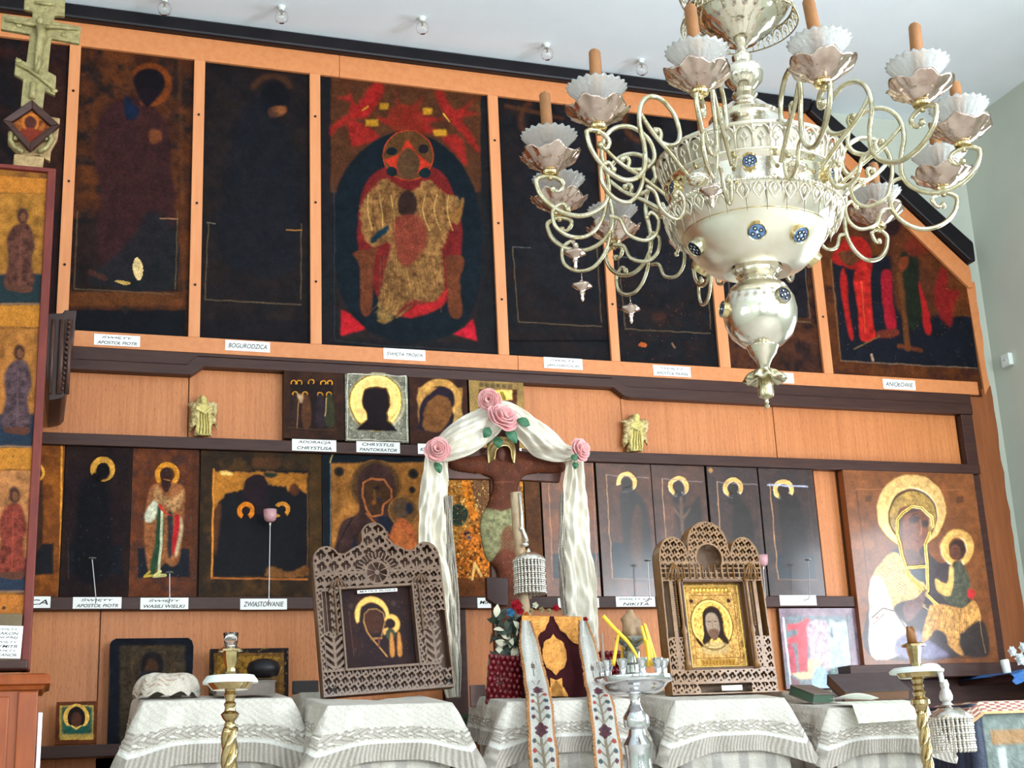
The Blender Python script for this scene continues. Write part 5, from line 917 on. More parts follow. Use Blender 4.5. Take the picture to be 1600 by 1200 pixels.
# --- left frame
YK1 = -1.30; a = P(505, 1106, YK1); b2 = P(712, 1094, YK1); s1 = (b2[0]-a[0])/207.0      # metres per traced unit
K1 = thing('icon_shrine', (a[0], YK1, T2[3]+.05*.32/.40+.008), 'openwork carved brown frame with a rosette, holding a dark Virgin icon', 'icon frame', rot=(R(-5), R(-3.2), 0))
def L1(u, v): return (u*s1, v*s1)
out = [L1(0, 0), L1(206, 0), L1(204, 205)] + [L1(*q) for q in arcpts(181, 208, 22, 24, 0, 150)] + [L1(*q) for q in ((150, 220), (140, 226), (130, 231), (122, 240), (121, 252))] + [L1(*q) for q in arcpts(100, 247, 21, 20, 10, 170)] + [L1(*q) for q in ((80, 240), (76, 232), (62, 226), (50, 218), (42, 220))] + [L1(*q) for q in arcpts(21, 208, 22, 24, 30, 180)]
back = MB(); back.prism(out, .035, .045); back.build('back_board', WOODBACK, K1)
b = MB(); strip_box(b, out, -.01, .045, .006); b.build('side_strip', FRET, K1, bevel=.001)
def pat1(gx, gz):
    u, v = gx/s1, gz/s1
    k = pat_trefoil(gx, gz, 13*s1, 2*s1, 3*s1)
    k2 = pat_trefoil(gx, gz, 19*s1, 3*s1, 0)
    k = np.where(v > 190, k2, k)
    for vv in (1.5, 38, 164, 172, 188): k = k | (np.abs(v-vv) < 2)
    d = np.hypot(u-99, v-186); an = np.arctan2(v-186, u-99); rose = np.where(d < 19, (np.abs(np.cos(4*an)) < .32) & (d > 4) | (d < 4) | (d > 16), False); k = np.where(d < 19, rose, k); k = k | ((d > 16) & (d < 20))
    d2 = (np.hypot(u-99, v-186) > 24) & (np.hypot(u-99, v-186) < 33) & (v > 190); k = np.where(d2, np.abs(np.sin(16*an)) < .6, k)
    # leaf columns lower left and right
    for cx_ in (22, 180):
        lf = (np.abs(u-cx_) < 15) & (v > 42) & (v < 92); k = np.where(lf, (np.abs(u-cx_) < 2) | (np.sin((v-np.abs(u-cx_)*.9)*.52) > -.1) | (np.abs(np.abs(u-cx_)-15) < 1.5), k)
    br_ = (u > 186) & (v > 30) & (v < 120) & (np.sin(v*.3)*3+190 < u); k = np.where(br_, False, k)
    dk_ = (u > 8) & (u < 20) & (v > 98) & (v < 160); k = np.where(dk_, (u-8) % 6 < 2, k)
    return k
fret('openwork_panel', out, [(38*s1, 152*s1, 40*s1, 164*s1)], 0, 206*s1, 0, 270*s1, .0016, .008, FRET, K1, pat1, y0=-.012)
b = MB()
for u0 in (36, 152): b.box(*sorted(((u0)*s1, (u0+3)*s1)), -.02, .0, 36*s1, 168*s1)
b.box(36*s1, 155*s1, -.018, 0, 36*s1, 40*s1); b.box(30*s1, 160*s1, -.018, 0, 162*s1, 166*s1)
for u0 in (29, 164):
    for j in range(22): b.ball((u0*s1, -.016, (92+j*3.2)*s1), .005, 8)
b.build('inner_moulding', FRET, K1, bevel=.001)
for u0 in (35, 168):
    b = MB()
    for j in range(5): b.tube([((u0-14+j*7)*s1, -.014, 163*s1), ((u0-9+j*4.5)*s1, -.024, 172*s1), (u0*s1, -.016, 180*s1)], .003, 6)
    b.build('fan_ornament', FRET, K1, smooth=True)
for u0 in (14, 196):
    b = MB(); b.tube([((u0-6)*s1, -.014, 4*s1), ((u0+6)*s1, -.014, 16*s1)], .002, 5); b.tube([((u0+6)*s1, -.014, 4*s1), ((u0-6)*s1, -.014, 16*s1)], .002, 5); b.build('cross_mark', INK, K1)
# its icon, painted in local metres: trace units relative to the opening
p = Paint(38*s1, 152*s1, 40*s1, 163*s1, .018, .0016, local=True, seed=60); p.base((50, 30, 28), (40, 26, 28), .03)
S = lambda *q: [(x*s1, z*s1) for x, z in q]
p.ppr = 1/.0016*s1; g_, h_ = p.gx.copy(), p.gy.copy(); p.gx, p.gy = g_/s1, -h_/s1+200      # units, y downwards
def K(*q): return [(x, 200-z) for x, z in q]
p.ring(88, 200-122, 27, 29, 11, (226, 172, 92), a0=-40, a1=205, gold=.4); p.poly(K((70, 130), (66, 100), (74, 70), (60, 45), (120, 42), (118, 70), (108, 80), (106, 100), (110, 120), (104, 134), (90, 142), (76, 138)), (40, 26, 30), soft=1.2); p.ell(90, 200-112, 15, 20, (66, 38, 28), soft=1.5)
p.line(K((74, 112), (76, 124), (84, 131), (96, 131), (106, 124), (108, 112), (104, 100), (100, 88)), 2.2, (140, 100, 62)); p.line(K((74, 112), (78, 96), (84, 86), (96, 70), (106, 56)), 2.4, (170, 120, 64)); p.line(K((84, 85), (100, 85)), 3, (150, 104, 60)); p.line(K((96, 84), (94, 72)), 3, (110, 60, 56))
p.ring(118, 200-106, 13, 15, 7, (222, 166, 86), a0=-100, a1=150, gold=.4); p.ell(115, 200-107, 7.5, 8, (40, 26, 26)); p.poly(K((104, 98), (112, 100), (110, 92), (104, 90)), (214, 160, 90)); p.ell(115, 200-90, 8, 9, (56, 62, 50), soft=1)
for u0, w_2 in ((114, 7), (126, 7)): p.poly(K((u0-3, 58), (u0+w_2-3, 58), (u0+w_2-3, 88), (u0, 90)), (190, 124, 60), soft=1.4)
p.line([(52, 200-130), (54, 200-60)], .8, (90, 60, 50)); p.speck((110, 84, 70), .01, .5, .005); p.ell(56, 200-138, 4, 4, (66, 48, 44)); p.ell(124, 200-138, 4, 4, (66, 48, 44))
p.build('icon_picture', PM, K1)
b = MB(); b.box(66*s1, 130*s1, -.002, .0, 155*s1, 160*s1); b.build('paper_strip', PAPER, K1); text_obj('handwriting', ['MATKA BOSKA'], 58*s1, 3*s1, INK, K1, (98*s1, -.003, 157.5*s1), bold=.01)
# --- right frame
YK2 = -1.22; a = P(1050, 1087, YK2); b2 = P(1216, 1087, YK2); s2 = (b2[0]-a[0])/166.0
K2 = thing('icon_shrine', (a[0], YK2, T4[3]+.05*.18/.38+.008), 'golden-brown openwork carved frame with three arched tops, holding the gold-covered face icon', 'icon frame', rot=(R(-4), R(-.4), 0))
L2 = lambda u, v: (u*s2, v*s2)
out2 = [L2(0, 0), L2(166, 0)] + [L2(*q) for q in arcpts(140, 192, 24, 34, 0, 165)] + [L2(*q) for q in arcpts(82, 213, 33, 36, -5, 185)] + [L2(*q) for q in arcpts(26, 192, 24, 34, 15, 180)]
back = MB(); back.prism(out2, .05, .058); back.build('back_board', mat('golden_back_board', (104, 70, 32), .5, c2=(80, 52, 26), scale=(30, 30, 6)), K2)
b = MB(); strip_box(b, out2, -.006, .058, .005); b.build('side_strip', FRET2, K2, bevel=.001)
def pat2(gx, gz):
    u, v = gx/s2, gz/s2; k = np.where(v > 188, pat_trefoil(gx, gz, 11*s2, 0, 0), pat_trefoil(gx, gz, 12.5*s2, 2*s2, 6*s2))
    row = (v > 164) & (v < 184); k = np.where(row, ((u % 9) < 2.4) | (((v-164) % 7) < 2) & ((u % 9) > 0), k)
    for vv in (1, 16, 34, 162, 187): k = k | (np.abs(v-vv) < 1.6)
    d = np.hypot(u-82, v-194); k = np.where(d < 20, False, k); k = k | ((d >= 20) & (d < 23) & (v > 188))
    k = np.where((u > 44) & (u < 124) & (v > 2) & (v < 14), False, k)
    side = ((u < 34) | (u > 134)) & (v > 36) & (v < 160); k = np.where(side, ((np.abs(u-16) < 3) | (np.abs(u-150) < 3) | ((v < 80) & pat_trefoil(gx, gz, 11*s2, 0, 0))), k)
    return k
fret('openwork_panel', out2, [(32*s2, 134*s2, 36*s2, 160*s2)], 0, 166*s2, 0, 252*s2, .0016, .007, FRET2, K2, pat2, y0=-.008)
for u0 in (28, 136):
    b = MB()
    b.lathe([(4.5*s2, 34*s2), (4.5*s2, 44*s2), (3*s2, 48*s2), (3*s2, 84*s2), (4.5*s2, 88*s2), (2.2*s2, 96*s2), (2.2*s2, 156*s2), (4*s2, 162*s2)], 12, c=(u0*s2, -.012, 0))
    for j in range(20): b.ball(((u0-6 if u0 < 80 else u0+6)*s2, -.010, (96+j*3.2)*s2), .0035, 8)
    b.build('column', FRET2, K2, smooth=True)
for u0 in (22, 144):
    b = MB()
    for j in range(5): b.tube([((u0-12+j*6)*s2, -.012, 162*s2), ((u0-9+j*4.5)*s2, -.03, 174*s2), (u0*s2, -.014, 186*s2)], .003, 6)
    b.build('fan_ornament', FRET2, K2, smooth=True)
b = MB()
for j in range(9): b.tube([((38+j*10)*s2, -.012, 164*s2), ((38+j*10)*s2, -.012, 184*s2)], .0028, 6)
b.build('baluster_row', FRET2, K2, smooth=True)
b = MB()
for u0 in (32, 131): b.box(u0*s2, (u0+3)*s2, -.01, .02, 34*s2, 162*s2)
for v0 in (34, 159): b.box(32*s2, 134*s2, -.01, .02, v0*s2, (v0+3)*s2)
b.build('inner_moulding', WOODBACK, K2, bevel=.001)
p = Paint(35*s2, 131*s2, 37*s2, 159*s2, .03, .0014, local=True, seed=61); p.ppr = 1/.0014*s2; p.gx, p.gy = p.gx/s2, 200-p.gy/s2
p.base((190, 146, 82), (146, 106, 56), .012); p.gold[:] = .65; p.g0 = .6; p.h += (fbm(p.ny, p.nx, 3, p.rs, 3)-.5)*.003
cen = (80, 100)
for q in range(38): p.line(K((40, 40+q*3), (44, 42+q*3)), 1.4, (120, 84, 30), h=.001)
p.rect(52, 46, 114, 54, (150, 108, 40), h=-.001); p.rect(56, 150, 112, 158, (150, 108, 40), h=-.001)
for q in range(10): p.ell(56+q*6, 50, 2.2, 3, (236, 196, 100), h=.002); p.ell(60+q*5.2, 154, 2, 3, (120, 84, 34), h=.0)
p.line(K((42, 156), (42, 40), (128, 40), (128, 156), (42, 156)), 1.6, (236, 196, 104), h=.003); p.line(K((50, 142), (50, 52), (120, 52), (120, 142), (50, 142)), 1.2, (110, 76, 30), h=0)
p.ring(80, 100, 33, 36, 5, (214, 172, 92), h=.005); p.ring(80, 100, 28, 31, 14, (190, 146, 72), h=.004, var=.6, cell=.006); p.ell(52, 66, 3, 3, (40, 26, 20), gold=0); p.ell(112, 66, 3, 3, (40, 26, 20), gold=0)
p.poly([(66, 92), (70, 80), (82, 74), (94, 80), (98, 94), (98, 112), (104, 126), (98, 130), (90, 120), (76, 120), (70, 132), (62, 126), (66, 112)], (40, 24, 18), gold=0, h=.001); p.poly([(52, 118), (56, 128), (66, 136), (60, 126)], (70, 44, 24), gold=0)
p.poly([(71, 92), (76, 84), (86, 84), (91, 92), (92, 106), (88, 116), (81, 122), (75, 116), (71, 106)], (156, 132, 112), gold=0, h=.001, soft=.6); p.poly([(73, 110), (80, 106), (90, 109), (87, 118), (81, 123), (76, 118)], (110, 80, 62), gold=0, soft=1); p.line([(81, 96), (82, 106)], 1.2, (140, 104, 84), gold=0); p.line([(74, 96), (79, 96)], 1.3, (60, 40, 34), gold=0); p.line([(84, 96), (89, 96)], 1.3, (60, 40, 34), gold=0); p.line([(78, 111), (86, 111)], 1.1, (130, 60, 54), gold=0)
p.poly([(72, 126), (92, 126), (104, 132), (96, 142), (66, 142), (60, 134)], (176, 146, 96), gold=.4, soft=1.5); p.build('icon_picture', PM, K2)
b = MB(); b.box(76*s2, 108*s2, -.012, -.010, 4*s2, 11*s2); b.build('paper_strip', PAPER, K2)
# ================================================================== gospel book with its two embroidered bands
YG = -1.18; a = P(822, 1092, YG); b2 = P(918, 1092, YG); wg = b2[0]-a[0]; hg = P(868, 962, YG)[2]-a[2]
G = thing('gospel_book', ((a[0]+b2[0])/2, YG, T3[3]+.05*.14/.40+.008), 'dark red gospel book with gold plates, upright on the middle lectern', 'book', rot=(R(-7), R(1.5), 0))
b = MB(); b.box(-wg/2, wg/2, 0, .006, 0, hg); b.box(-wg/2, wg/2, .045, .051, 0, hg); b.box(-wg/2, -wg/2+.006, 0, .05, 0, hg); b.build('cover', mat('dark_red_velvet', (44, 8, 12), .8, c2=(60, 12, 18), scale=(40, 40, 40), spec=.15), G, bevel=.002)
b = MB(); b.box(-wg/2+.006, wg/2-.006, .006, .045, .004, hg-.004); b.build('pages', mat('aged_page_edges', (206, 170, 110), .6), G)
def gp(sx, sz): 
    w2, h2 = wg/2, hg; pts = [(-w2, h2), (-.008, h2), (-.012, h2-.02), (-.022, h2-.035), (-.03, h2-.055), (-.05, h2-.065), (-.062, h2-.085), (-.078, h2-.10), (-w2, h2-.115)]
    return [(sx*x, z if sz > 0 else hg-z) for x, z in pts]
for sx in (-1, 1):
    for sz in (-1, 1): b = MB(); b.prism([(x if sz > 0 else sx*wg/2-(sx*wg/2-x)*.6, z if sz > 0 else z*.6) for x, z in gp(sx, sz)], -.005, 0); b.build('corner_plate', GOLDM, G, bevel=.0015)
b = MB(); c_ = [(0, .078), (.010, .062), (.030, .052), (.040, .044), (.042, .030), (.048, .015), (.048, -.02), (.042, -.035), (.036, -.05), (.016, -.062), (0, -.080)]; c_ = [(x, z+hg*.52) for x, z in c_]+[(-x, z+hg*.52) for x, z in c_[-2:0:-1]]; b.prism(c_, -.006, 0)
b.build('centre_plate', GOLDM, G, bevel=.002)
def band(name, cpts, widths, m, lab, cat, group=None, motif=True, seed=0, fringe=(166, 116, 72), base=(182, 180, 174), org_=None):
    """a long cloth band following measured points (x px, y px, depth)"""
    n = len(cpts); C3 = crom([P(*q) for q in cpts], 44); Ws = crom([(w,) for w in widths], 44); L = len(C3); nu = 84; V = []; Cc = []; rs = random.Random(seed); acc = 0
    for j in range(L):
        c = C3[j]; w = Ws[j][0]
        if j: acc += float(np.linalg.norm(C3[j]-C3[j-1]))
        for i in range(nu+1):
            u = i/nu-.5; wob = .006*math.sin(u*9+acc*6)+.0035*math.sin(acc*40+u*4); rag = .003*rs.uniform(-1, 1) if abs(u) > .46 else 0
            V.append((c[0]+u*w+rag, c[1]+wob, c[2])); col_ = lin(base)*(.95+.08*math.sin(acc*200)*math.sin(u*90))
            if abs(u) > .40: col_ = lin(fringe)*(.75+.5*rs.random())
            if motif:
                f = acc*1.0
                for (m0, kind) in motif:
                    t_ = (f-m0)/.055
                    if kind == 'cross' and 0 < t_ < 1 and (abs(u) < .035 or (abs(t_-.3) < .15 and abs(u) < .13)): col_ = lin((96, 84, 78))
                    if kind == 'v' and 0 < t_ < .5 and abs(abs(u)-(.04+.3*(.5-t_))) < .02: col_ = lin((90, 66, 60))
                    if kind == 'leaf' and 0 < t_ < 1 and abs(u) < .26*math.sin(math.pi*t_)**.8*(.55+.45*abs(math.cos(t_*9))): col_ = lin((58, 38, 48)) if rs.random() < .7 else lin((110, 40, 46))
                    if kind == 'stem' and 0 < t_ < 2.4:
                        if abs(u) < .04: col_ = lin((128, 118, 102))
                        tt = t_ % .6; k = int(t_/.62)
                        if abs(abs(u)-(.25-tt*.42)) < .035 and tt < .55: col_ = lin((138, 126, 108))
                        if math.hypot((abs(u)-.26)*1.75, (tt-.17)) < .15: col_ = lin([(70, 82, 80), (150, 60, 50), (60, 76, 84), (80, 50, 60)][(k+(u > 0)) % 4])
            Cc.append((*np.clip(col_, 0, 1), 0))
    o = cloth_mesh(name, V, nu, L-1, Cc, m, None); tag(o, lab, cat, group); md = o.modifiers.new('s', 'SOLIDIFY'); md.thickness = .003; return o
mo = [(.15, 'cross'), (.225, 'v'), (.265, 'leaf'), (.315, 'stem'), (.445, 'leaf'), (.5, 'stem'), (.64, 'leaf'), (.7, 'stem')]
band('embroidered_band', [(822, 970, -1.22), (827, 1010, -1.235), (836, 1060, -1.25), (842, 1096, -1.36), (846, 1150, -1.42), (851, 1205, -1.43), (856, 1290, -1.43)], [.035, .07, .085, .095, .105, .11, .11], PMC, 'white band with orange fringe and plant embroidery hanging left of the gospel book', 'embroidered band', motif=mo, seed=1)
band('embroidered_band', [(911, 970, -1.22), (918, 1010, -1.235), (929, 1060, -1.25), (938, 1096, -1.36), (946, 1150, -1.42), (952, 1205, -1.43), (958, 1290, -1.43)], [.03, .06, .082, .095, .105, .11, .11], PMC, 'white band with orange fringe and plant embroidery hanging right of the gospel book', 'embroidered band', motif=[(m0+.01, k) for m0, k in mo], seed=2)
# red bead cushions and flowers round the gospel book
def bead_block(px0, px1, py0, py1, Y, n, m_, lab, tilt=0):
    a, c = P(px0, py1, Y), P(px1, py0, Y); b = MB(); rr = random.Random(n); r = (c[0]-a[0])/n/2
    k = int((c[2]-a[2])/(2*r))+1
    for j in range(k):
        for i in range(n+1): b.ball((i*2*r+(r if j % 2 else 0)+rr.uniform(-.2, .2)*r-(c[0]-a[0])/2, rr.uniform(-.5, .5)*r, (j+.5)*2*r*.95), r*1.06, 8)
    b.box(-(c[0]-a[0])/2, (c[0]-a[0])/2, .0, .03, .005, (c[2]-a[2])*.95)
    o = b.build('bead_ornament', m_, smooth=True, loc=((a[0]+c[0])/2, Y, a[2]), rot=(0, R(tilt), 0)); tag(o, lab, 'bead ornament'); return o
REDB = mat('dark_red_beads', (126, 22, 32), .28, c2=(96, 12, 24), scale=(40, 40, 40), coat=.3)
bead_block(762, 811, 1024, 1104, -1.12, 6, REDB, 'dark red bead ornament standing left of the gospel book', 6); bead_block(935, 974, 1015, 1080, -.86, 5, REDB, 'dark red bead ornament behind the right embroidered band')
b = MB(); rr = random.Random(4)
for i in range(46):
    q = Vector(P(776+rr.uniform(-14, 38), 1020-rr.uniform(0, 56), -1.09+rr.uniform(-.03, .03))); sz = .02+.014*rr.random()
    M = Matrix.Translation(q) @ Matrix.Rotation(rr.uniform(0, 6.3), 4, 'Y') @ Matrix.Rotation(rr.uniform(-.8, .8), 4, 'X')
    b.mi = 0 if rr.random() < .72 else 1
    b.sheet(lambda u, v: tuple(M @ Vector((u*sz*1.8, -.006*math.sin(u*3), (v-.5)*sz*math.sin(math.pi*min(1, u+.05))))), 5, 4)
b.mi = 0
for x in (778, 786, 796): b.tube([P(x, 1034, -1.09), P(x+2, 1000, -1.09), P(x+6, 965, -1.09)], .002, 5)
o = b.build('artificial_leaves', [mat('dark_grey_green_leaf', (62, 74, 58), .5, c2=(40, 54, 46), scale=(30, 30, 30)), mat('cream_petal', (206, 202, 176), .6)], fixn=False); tag(o, 'dark green artificial sprays with cream buds above the red bead ornament', 'artificial flowers')
b = MB()
fl = [((806, 946), .026, 1, 0), ((812, 955), .018, 2, 0), ((797, 957), .02, 3, 1), ((868, 950), .016, 4, 0), ((846, 953), .013, 5, 2), ((830, 955), .013, 6, 2), ((822, 960), .012, 7, 3), ((858, 955), .012, 8, 2), ((914, 968), .012, 9, 0), ((918, 980), .01, 10, 0), ((836, 946), .014, 12, 4)]
for (q, r_, s_, mi) in fl: b.mi = mi; flower(b, Vector(P(*q, -1.14)), r_, 5, s_)
o = b.build('artificial_flowers', [mat('red_petal', (176, 30, 48), .6), mat('blue_petal', (70, 130, 170), .6), mat('pale_petal', (176, 160, 120), .6), mat('orange_petal', (206, 120, 50), .6), mat('white_petal', (220, 220, 200), .6)], fixn=False); tag(o, 'red, blue and pale small artificial flowers along the top of the gospel book', 'artificial flowers')
# ================================================================== processional crucifix
YX = -.6; org = P(800, 1130, YX); 
def X2(x, y): v = P(x, y, YX); return (v[0]-org[0], v[2]-org[2])
crs = thing('crucifix', (org[0], YX, org[2]), 'large brown wooden crucifix with a painted figure under a crescent halo', 'crucifix')
b = MB(); b.prism([X2(*q) for q in ((682, 700), (764, 700), (764, 650), (812, 655), (812, 704), (884, 712), (875, 753), (812, 750), (826, 1130), (780, 1130), (768, 900), (767, 749), (698, 748), (684, 745))], .0, .03); b.build('cross_beams', mat('red_brown_wood', (74, 36, 26), .45, c2=(92, 48, 32), scale=(20, 20, 6)), crs, bevel=.003)
def relief(poly, Y, res, depth, rpx, seed): 
    xs = [P(*q, Y)[0] for q in poly]; zs = [P(*q, Y)[2] for q in poly]; p = Paint(min(xs)-.01, max(xs)+.01, min(zs)-.01, max(zs)+.01, Y, res, seed=seed); p.mask = inpoly(p.gx, p.gy, crom(poly, 5, True)); p.dome(depth, rpx); return p
fg = [(764, 745), (712, 736), (700, 728), (702, 712), (740, 714), (768, 706), (774, 692), (786, 690), (797, 700), (816, 708), (850, 716), (880, 722), (880, 738), (845, 740), (818, 744), (808, 765), (806, 790), (812, 805), (812, 850), (806, 900), (808, 960), (800, 1010), (780, 1010), (776, 960), (778, 900), (766, 880), (758, 870), (751, 840), (751, 810), (760, 790), (768, 765)]
p = relief(fg, YX-.002, .0026, .024, 7, 70); p.base((98, 52, 34), (82, 44, 30), .03); p.poly([(756, 795), (780, 800), (796, 796), (815, 790), (815, 850), (805, 865), (790, 860), (776, 862), (762, 880), (750, 850), (750, 810)], (138, 134, 96), soft=1.5, var=.4, cell=.015); p.poly([(782, 830), (800, 830), (806, 900), (790, 905), (780, 870)], (110, 56, 38), soft=1.5, a=.8)
for q in ([(700, 722), (760, 726)], [(820, 724), (880, 730)]): p.line(q, 4, (104, 58, 40), a=.5)
p.line([(785, 745), (786, 790)], 2, (86, 46, 34), a=.7); p.line([(772, 755), (800, 755)], 2, (130, 76, 52), a=.6); p.speck((150, 120, 96), .006, .7, .006); p.build('painted_figure', PM, crs, org=tuple(crs.location), thick=.002)
b = MB()
for x, y in ((720, 724), (836, 724), (748, 737), (816, 738)): q = X2(x, y); b.box(q[0]-.012, q[0]+.012, -.004, 0, q[1]-.012, q[1]+.012)
b.build('painted_mark', mat('worn_ochre', (150, 110, 70), .6), crs)
pts = [X2(759, 727), X2(757, 705), X2(763, 693), X2(774, 686), X2(786, 686), X2(796, 692), X2(802, 706), X2(800, 727)]
b = MB(); c0 = crom([(q[0], q[1]) for q in pts], 8); n = len(c0)
def hal(u, v):
    i = min(n-1, int(u*(n-1)+.5)); q = c0[i]; m_ = X2(780, 714); w = .052*math.sin(math.pi*(.12+.76*u))**.8; d = np.array([q[0]-m_[0], q[1]-m_[1]]); d = d/np.linalg.norm(d); return (q[0]-d[0]*w*v*.9, -.035-.03*v+.012*math.sin(v*3), q[1]-d[1]*w*v*.9)
b.sheet(hal, 40, 6); b.build('crescent_halo', mat('pale_gold_metal', (226, 206, 150), .3, .8, c2=(190, 160, 96), scale=(30, 30, 30)), crs, smooth=True, solid=.004)
q = X2(780, 712); b = MB(); b.ball((q[0], -.022, q[1]), .03, 14, (.8, .7, 1.15)); b.build('bowed_head', mat('dark_brown_paint', (92, 48, 34), .6), crs, smooth=True)
b = MB(); b.prism([X2(*q) for q in ((757, 903), (790, 905), (790, 948), (772, 947), (758, 938))], -.03, .0); b.build('foot_board', mat('very_dark_wood', (56, 26, 22), .5), crs, bevel=.003)
b = MB(); q = X2(800, 1120); b.box(q[0]-.10, q[0]+.10, -.05, .14, -.35, -.02-.0); b.box(q[0]-.03, q[0]+.03, -.0, .04, -.35, .02); 
o = b.build('base_block', BROWNW, crs, bevel=.004)
# ---- cream scarf swags and hanging ends
def scarf(cp, widths, lab, name='scarf_part', parent=None, lace=0, folds=5, roll=.35, seed=0, amp=.012):
    C3 = crom([P(*q) for q in cp], 24); Ws = crom([(w,) for w in widths], 24); L = len(C3); b = MB(); N = 44; ph = seed*1.7
    b2_ = MB()
    T = []
    for j in range(L):
        t = C3[min(j+1, L-1)]-C3[max(j-1, 0)]; t = t/np.linalg.norm(t); T.append(t)
    acc = [0]
    for j in range(1, L): acc.append(acc[-1]+float(np.linalg.norm(C3[j]-C3[j-1])))
    def f(u, v):
        j = min(L-1, int(round(v*(L-1)))); c = C3[j]; t = T[j]; s = np.cross(t, np.array([0, -1., 0])); s = s/np.linalg.norm(s); w = Ws[j][0]; a = u-.5
        dep = amp*math.cos(a*math.pi*2*folds/2+ph+2*math.sin(acc[j]*7+ph))+.006*math.sin(acc[j]*26+a*8+ph)+.0045*math.sin(a*34+ph*3+3*math.sin(acc[j]*13))*(.4+abs(math.sin(acc[j]*9+ph)))+.003*math.sin(acc[j]*70+a*20)-roll*w*math.cos(a*math.pi)
        return tuple(c+s*(a*w)+np.array([0, dep, 0]))
    b.sheet(f, 72, L-1); return b, f, L
sc = thing('scarf', tuple(P(783, 650, -.68)), 'cream scarf draped over the crucifix in two swags with long hanging ends', 'scarf')
so = Vector(sc.location)
def addp(b, name, m=CREAM, solid=.002):
    b.xf(Matrix.Translation(-so)); o = b.build(name, m, sc, smooth=True, fixn=False, solid=solid); return o
b, f, L = scarf([(790, 636, -.70), (768, 655, -.70), (742, 672, -.72), (715, 690, -.72), (690, 704, -.70), (676, 708, -.68)], [.05, .125, .15, .145, .10, .05], '', folds=3, roll=.42, seed=1); addp(b, 'swag')
b, f, L = scarf([(778, 636, -.69), (800, 648, -.69), (822, 670, -.70), (850, 692, -.70), (878, 706, -.69), (898, 708, -.68)], [.06, .10, .12, .13, .09, .04], '', folds=3, roll=.42, seed=2); addp(b, 'swag')
b, f, L = scarf([(682, 700, -.67), (679, 760, -.66), (677, 850, -.66), (686, 900, -.66), (693, 960, -.66), (700, 1040, -.66), (706, 1090, -.66)], [.09, .115, .12, .115, .10, .075, .05], '', folds=4, roll=.08, seed=3); addp(b, 'hanging_end')
b, f, L = scarf([(901, 702, -.67), (897, 740, -.66), (899, 800, -.66), (906, 880, -.66), (911, 960, -.66), (916, 1040, -.66)], [.05, .085, .115, .13, .14, .125], '', folds=4, roll=.08, seed=4); addp(b, 'hanging_end')
b, f, L = scarf([(700, 775, -.66), (703, 850, -.655), (708, 920, -.655), (711, 1000, -.655), (712, 1090, -.655)], [.025, .035, .045, .045, .035], '', folds=9, roll=.05, seed=5, amp=.008); addp(b, 'lace_edge', LACE)
b, f, L = scarf([(880, 770, -.65), (879, 850, -.645), (883, 920, -.645), (887, 960, -.645)], [.02, .035, .04, .04], '', folds=9, roll=.05, seed=6, amp=.008); addp(b, 'lace_edge', LACE)
# ---- roses
def rose(px, py, Y, r, lab, seed, rx=0, rz=0):
    c = P(px, py, Y); t = thing('fabric_rose', tuple(c), lab, 'artificial rose', 'pink roses on the scarf', rot=(R(rx), 0, R(rz))); rr = random.Random(seed); b = MB()
    for lay, (rad, k, up, tw) in enumerate(((1.0, 5, .35, 0), (.82, 5, .6, .6), (.6, 4, .85, .2), (.4, 3, 1.05, .9), (.22, 2, 1.15, .3))):
        for i in range(k):
            a0 = 2*math.pi*i/k+tw+rr.uniform(-.2, .2); sp = 2*math.pi/k*.72; ru = rr.uniform(.9, 1.1)
            def f(u, v):
                a = a0+(u-.5)*2*sp; e = math.cos((u-.5)*math.pi)**.5 if abs(u-.5) < .5 else 0; q = v*(.55+.45*e); cu = (.2+.8*math.sin(min(1, q)*1.5))*rad*r*ru+(.14*r if v > .85 else 0)*e
                d = (q**1.6)*up*r*.85+.06*r*math.sin(u*9+lay*2+seed)*v
                return (cu*math.cos(a), -d, cu*math.sin(a))
            b.mi = (i+lay) % 2; b.sheet(f, 10, 8)
    b.build('petals', [PINK, mat('pale_pink_silk', (250, 206, 200), .55, c2=(240, 170, 176), scale=(40, 40, 40), sheen=.3)], t, smooth=True, solid=.0015, fixn=False)
    b = MB(); b.lathe([(.001, 0), (r*.3, 0), (r*.25, r*.3), (.001, r*.4)], 10); b.xf(Matrix.Rotation(R(-90), 4, 'X')); b.build('calyx', LEAF, t, smooth=True); return t
def leaves(t, specs):
    b = MB()
    for (px, py, Y, ln, w, ang) in specs:
        c = Vector(P(px, py, Y))-Vector(t.location); M = Matrix.Translation(c) @ Matrix.Rotation(R(ang), 4, 'Y')
        b.sheet(lambda u, v: tuple(M @ Vector((u*ln, -.012*math.sin(u*3.1)+.01*abs(v-.5), (v-.5)*2*w*math.sin(math.pi*min(1, u*.97+.03))**.8))), 12, 8)
    return b
r1 = rose(764, 624, -.76, .042, 'smaller pink rose at the very top of the scarf', 1, 12, -20); r2 = rose(783, 656, -.79, .062, 'largest pink rose, hanging below the top one over the crucifix head', 2, -25, 15); r3 = rose(683, 704, -.77, .048, 'pink rose at the left corner of the scarf', 3, -5, -10); r4 = rose(904, 704, -.76, .048, 'pink rose at the right corner of the scarf', 4, -5, 25)
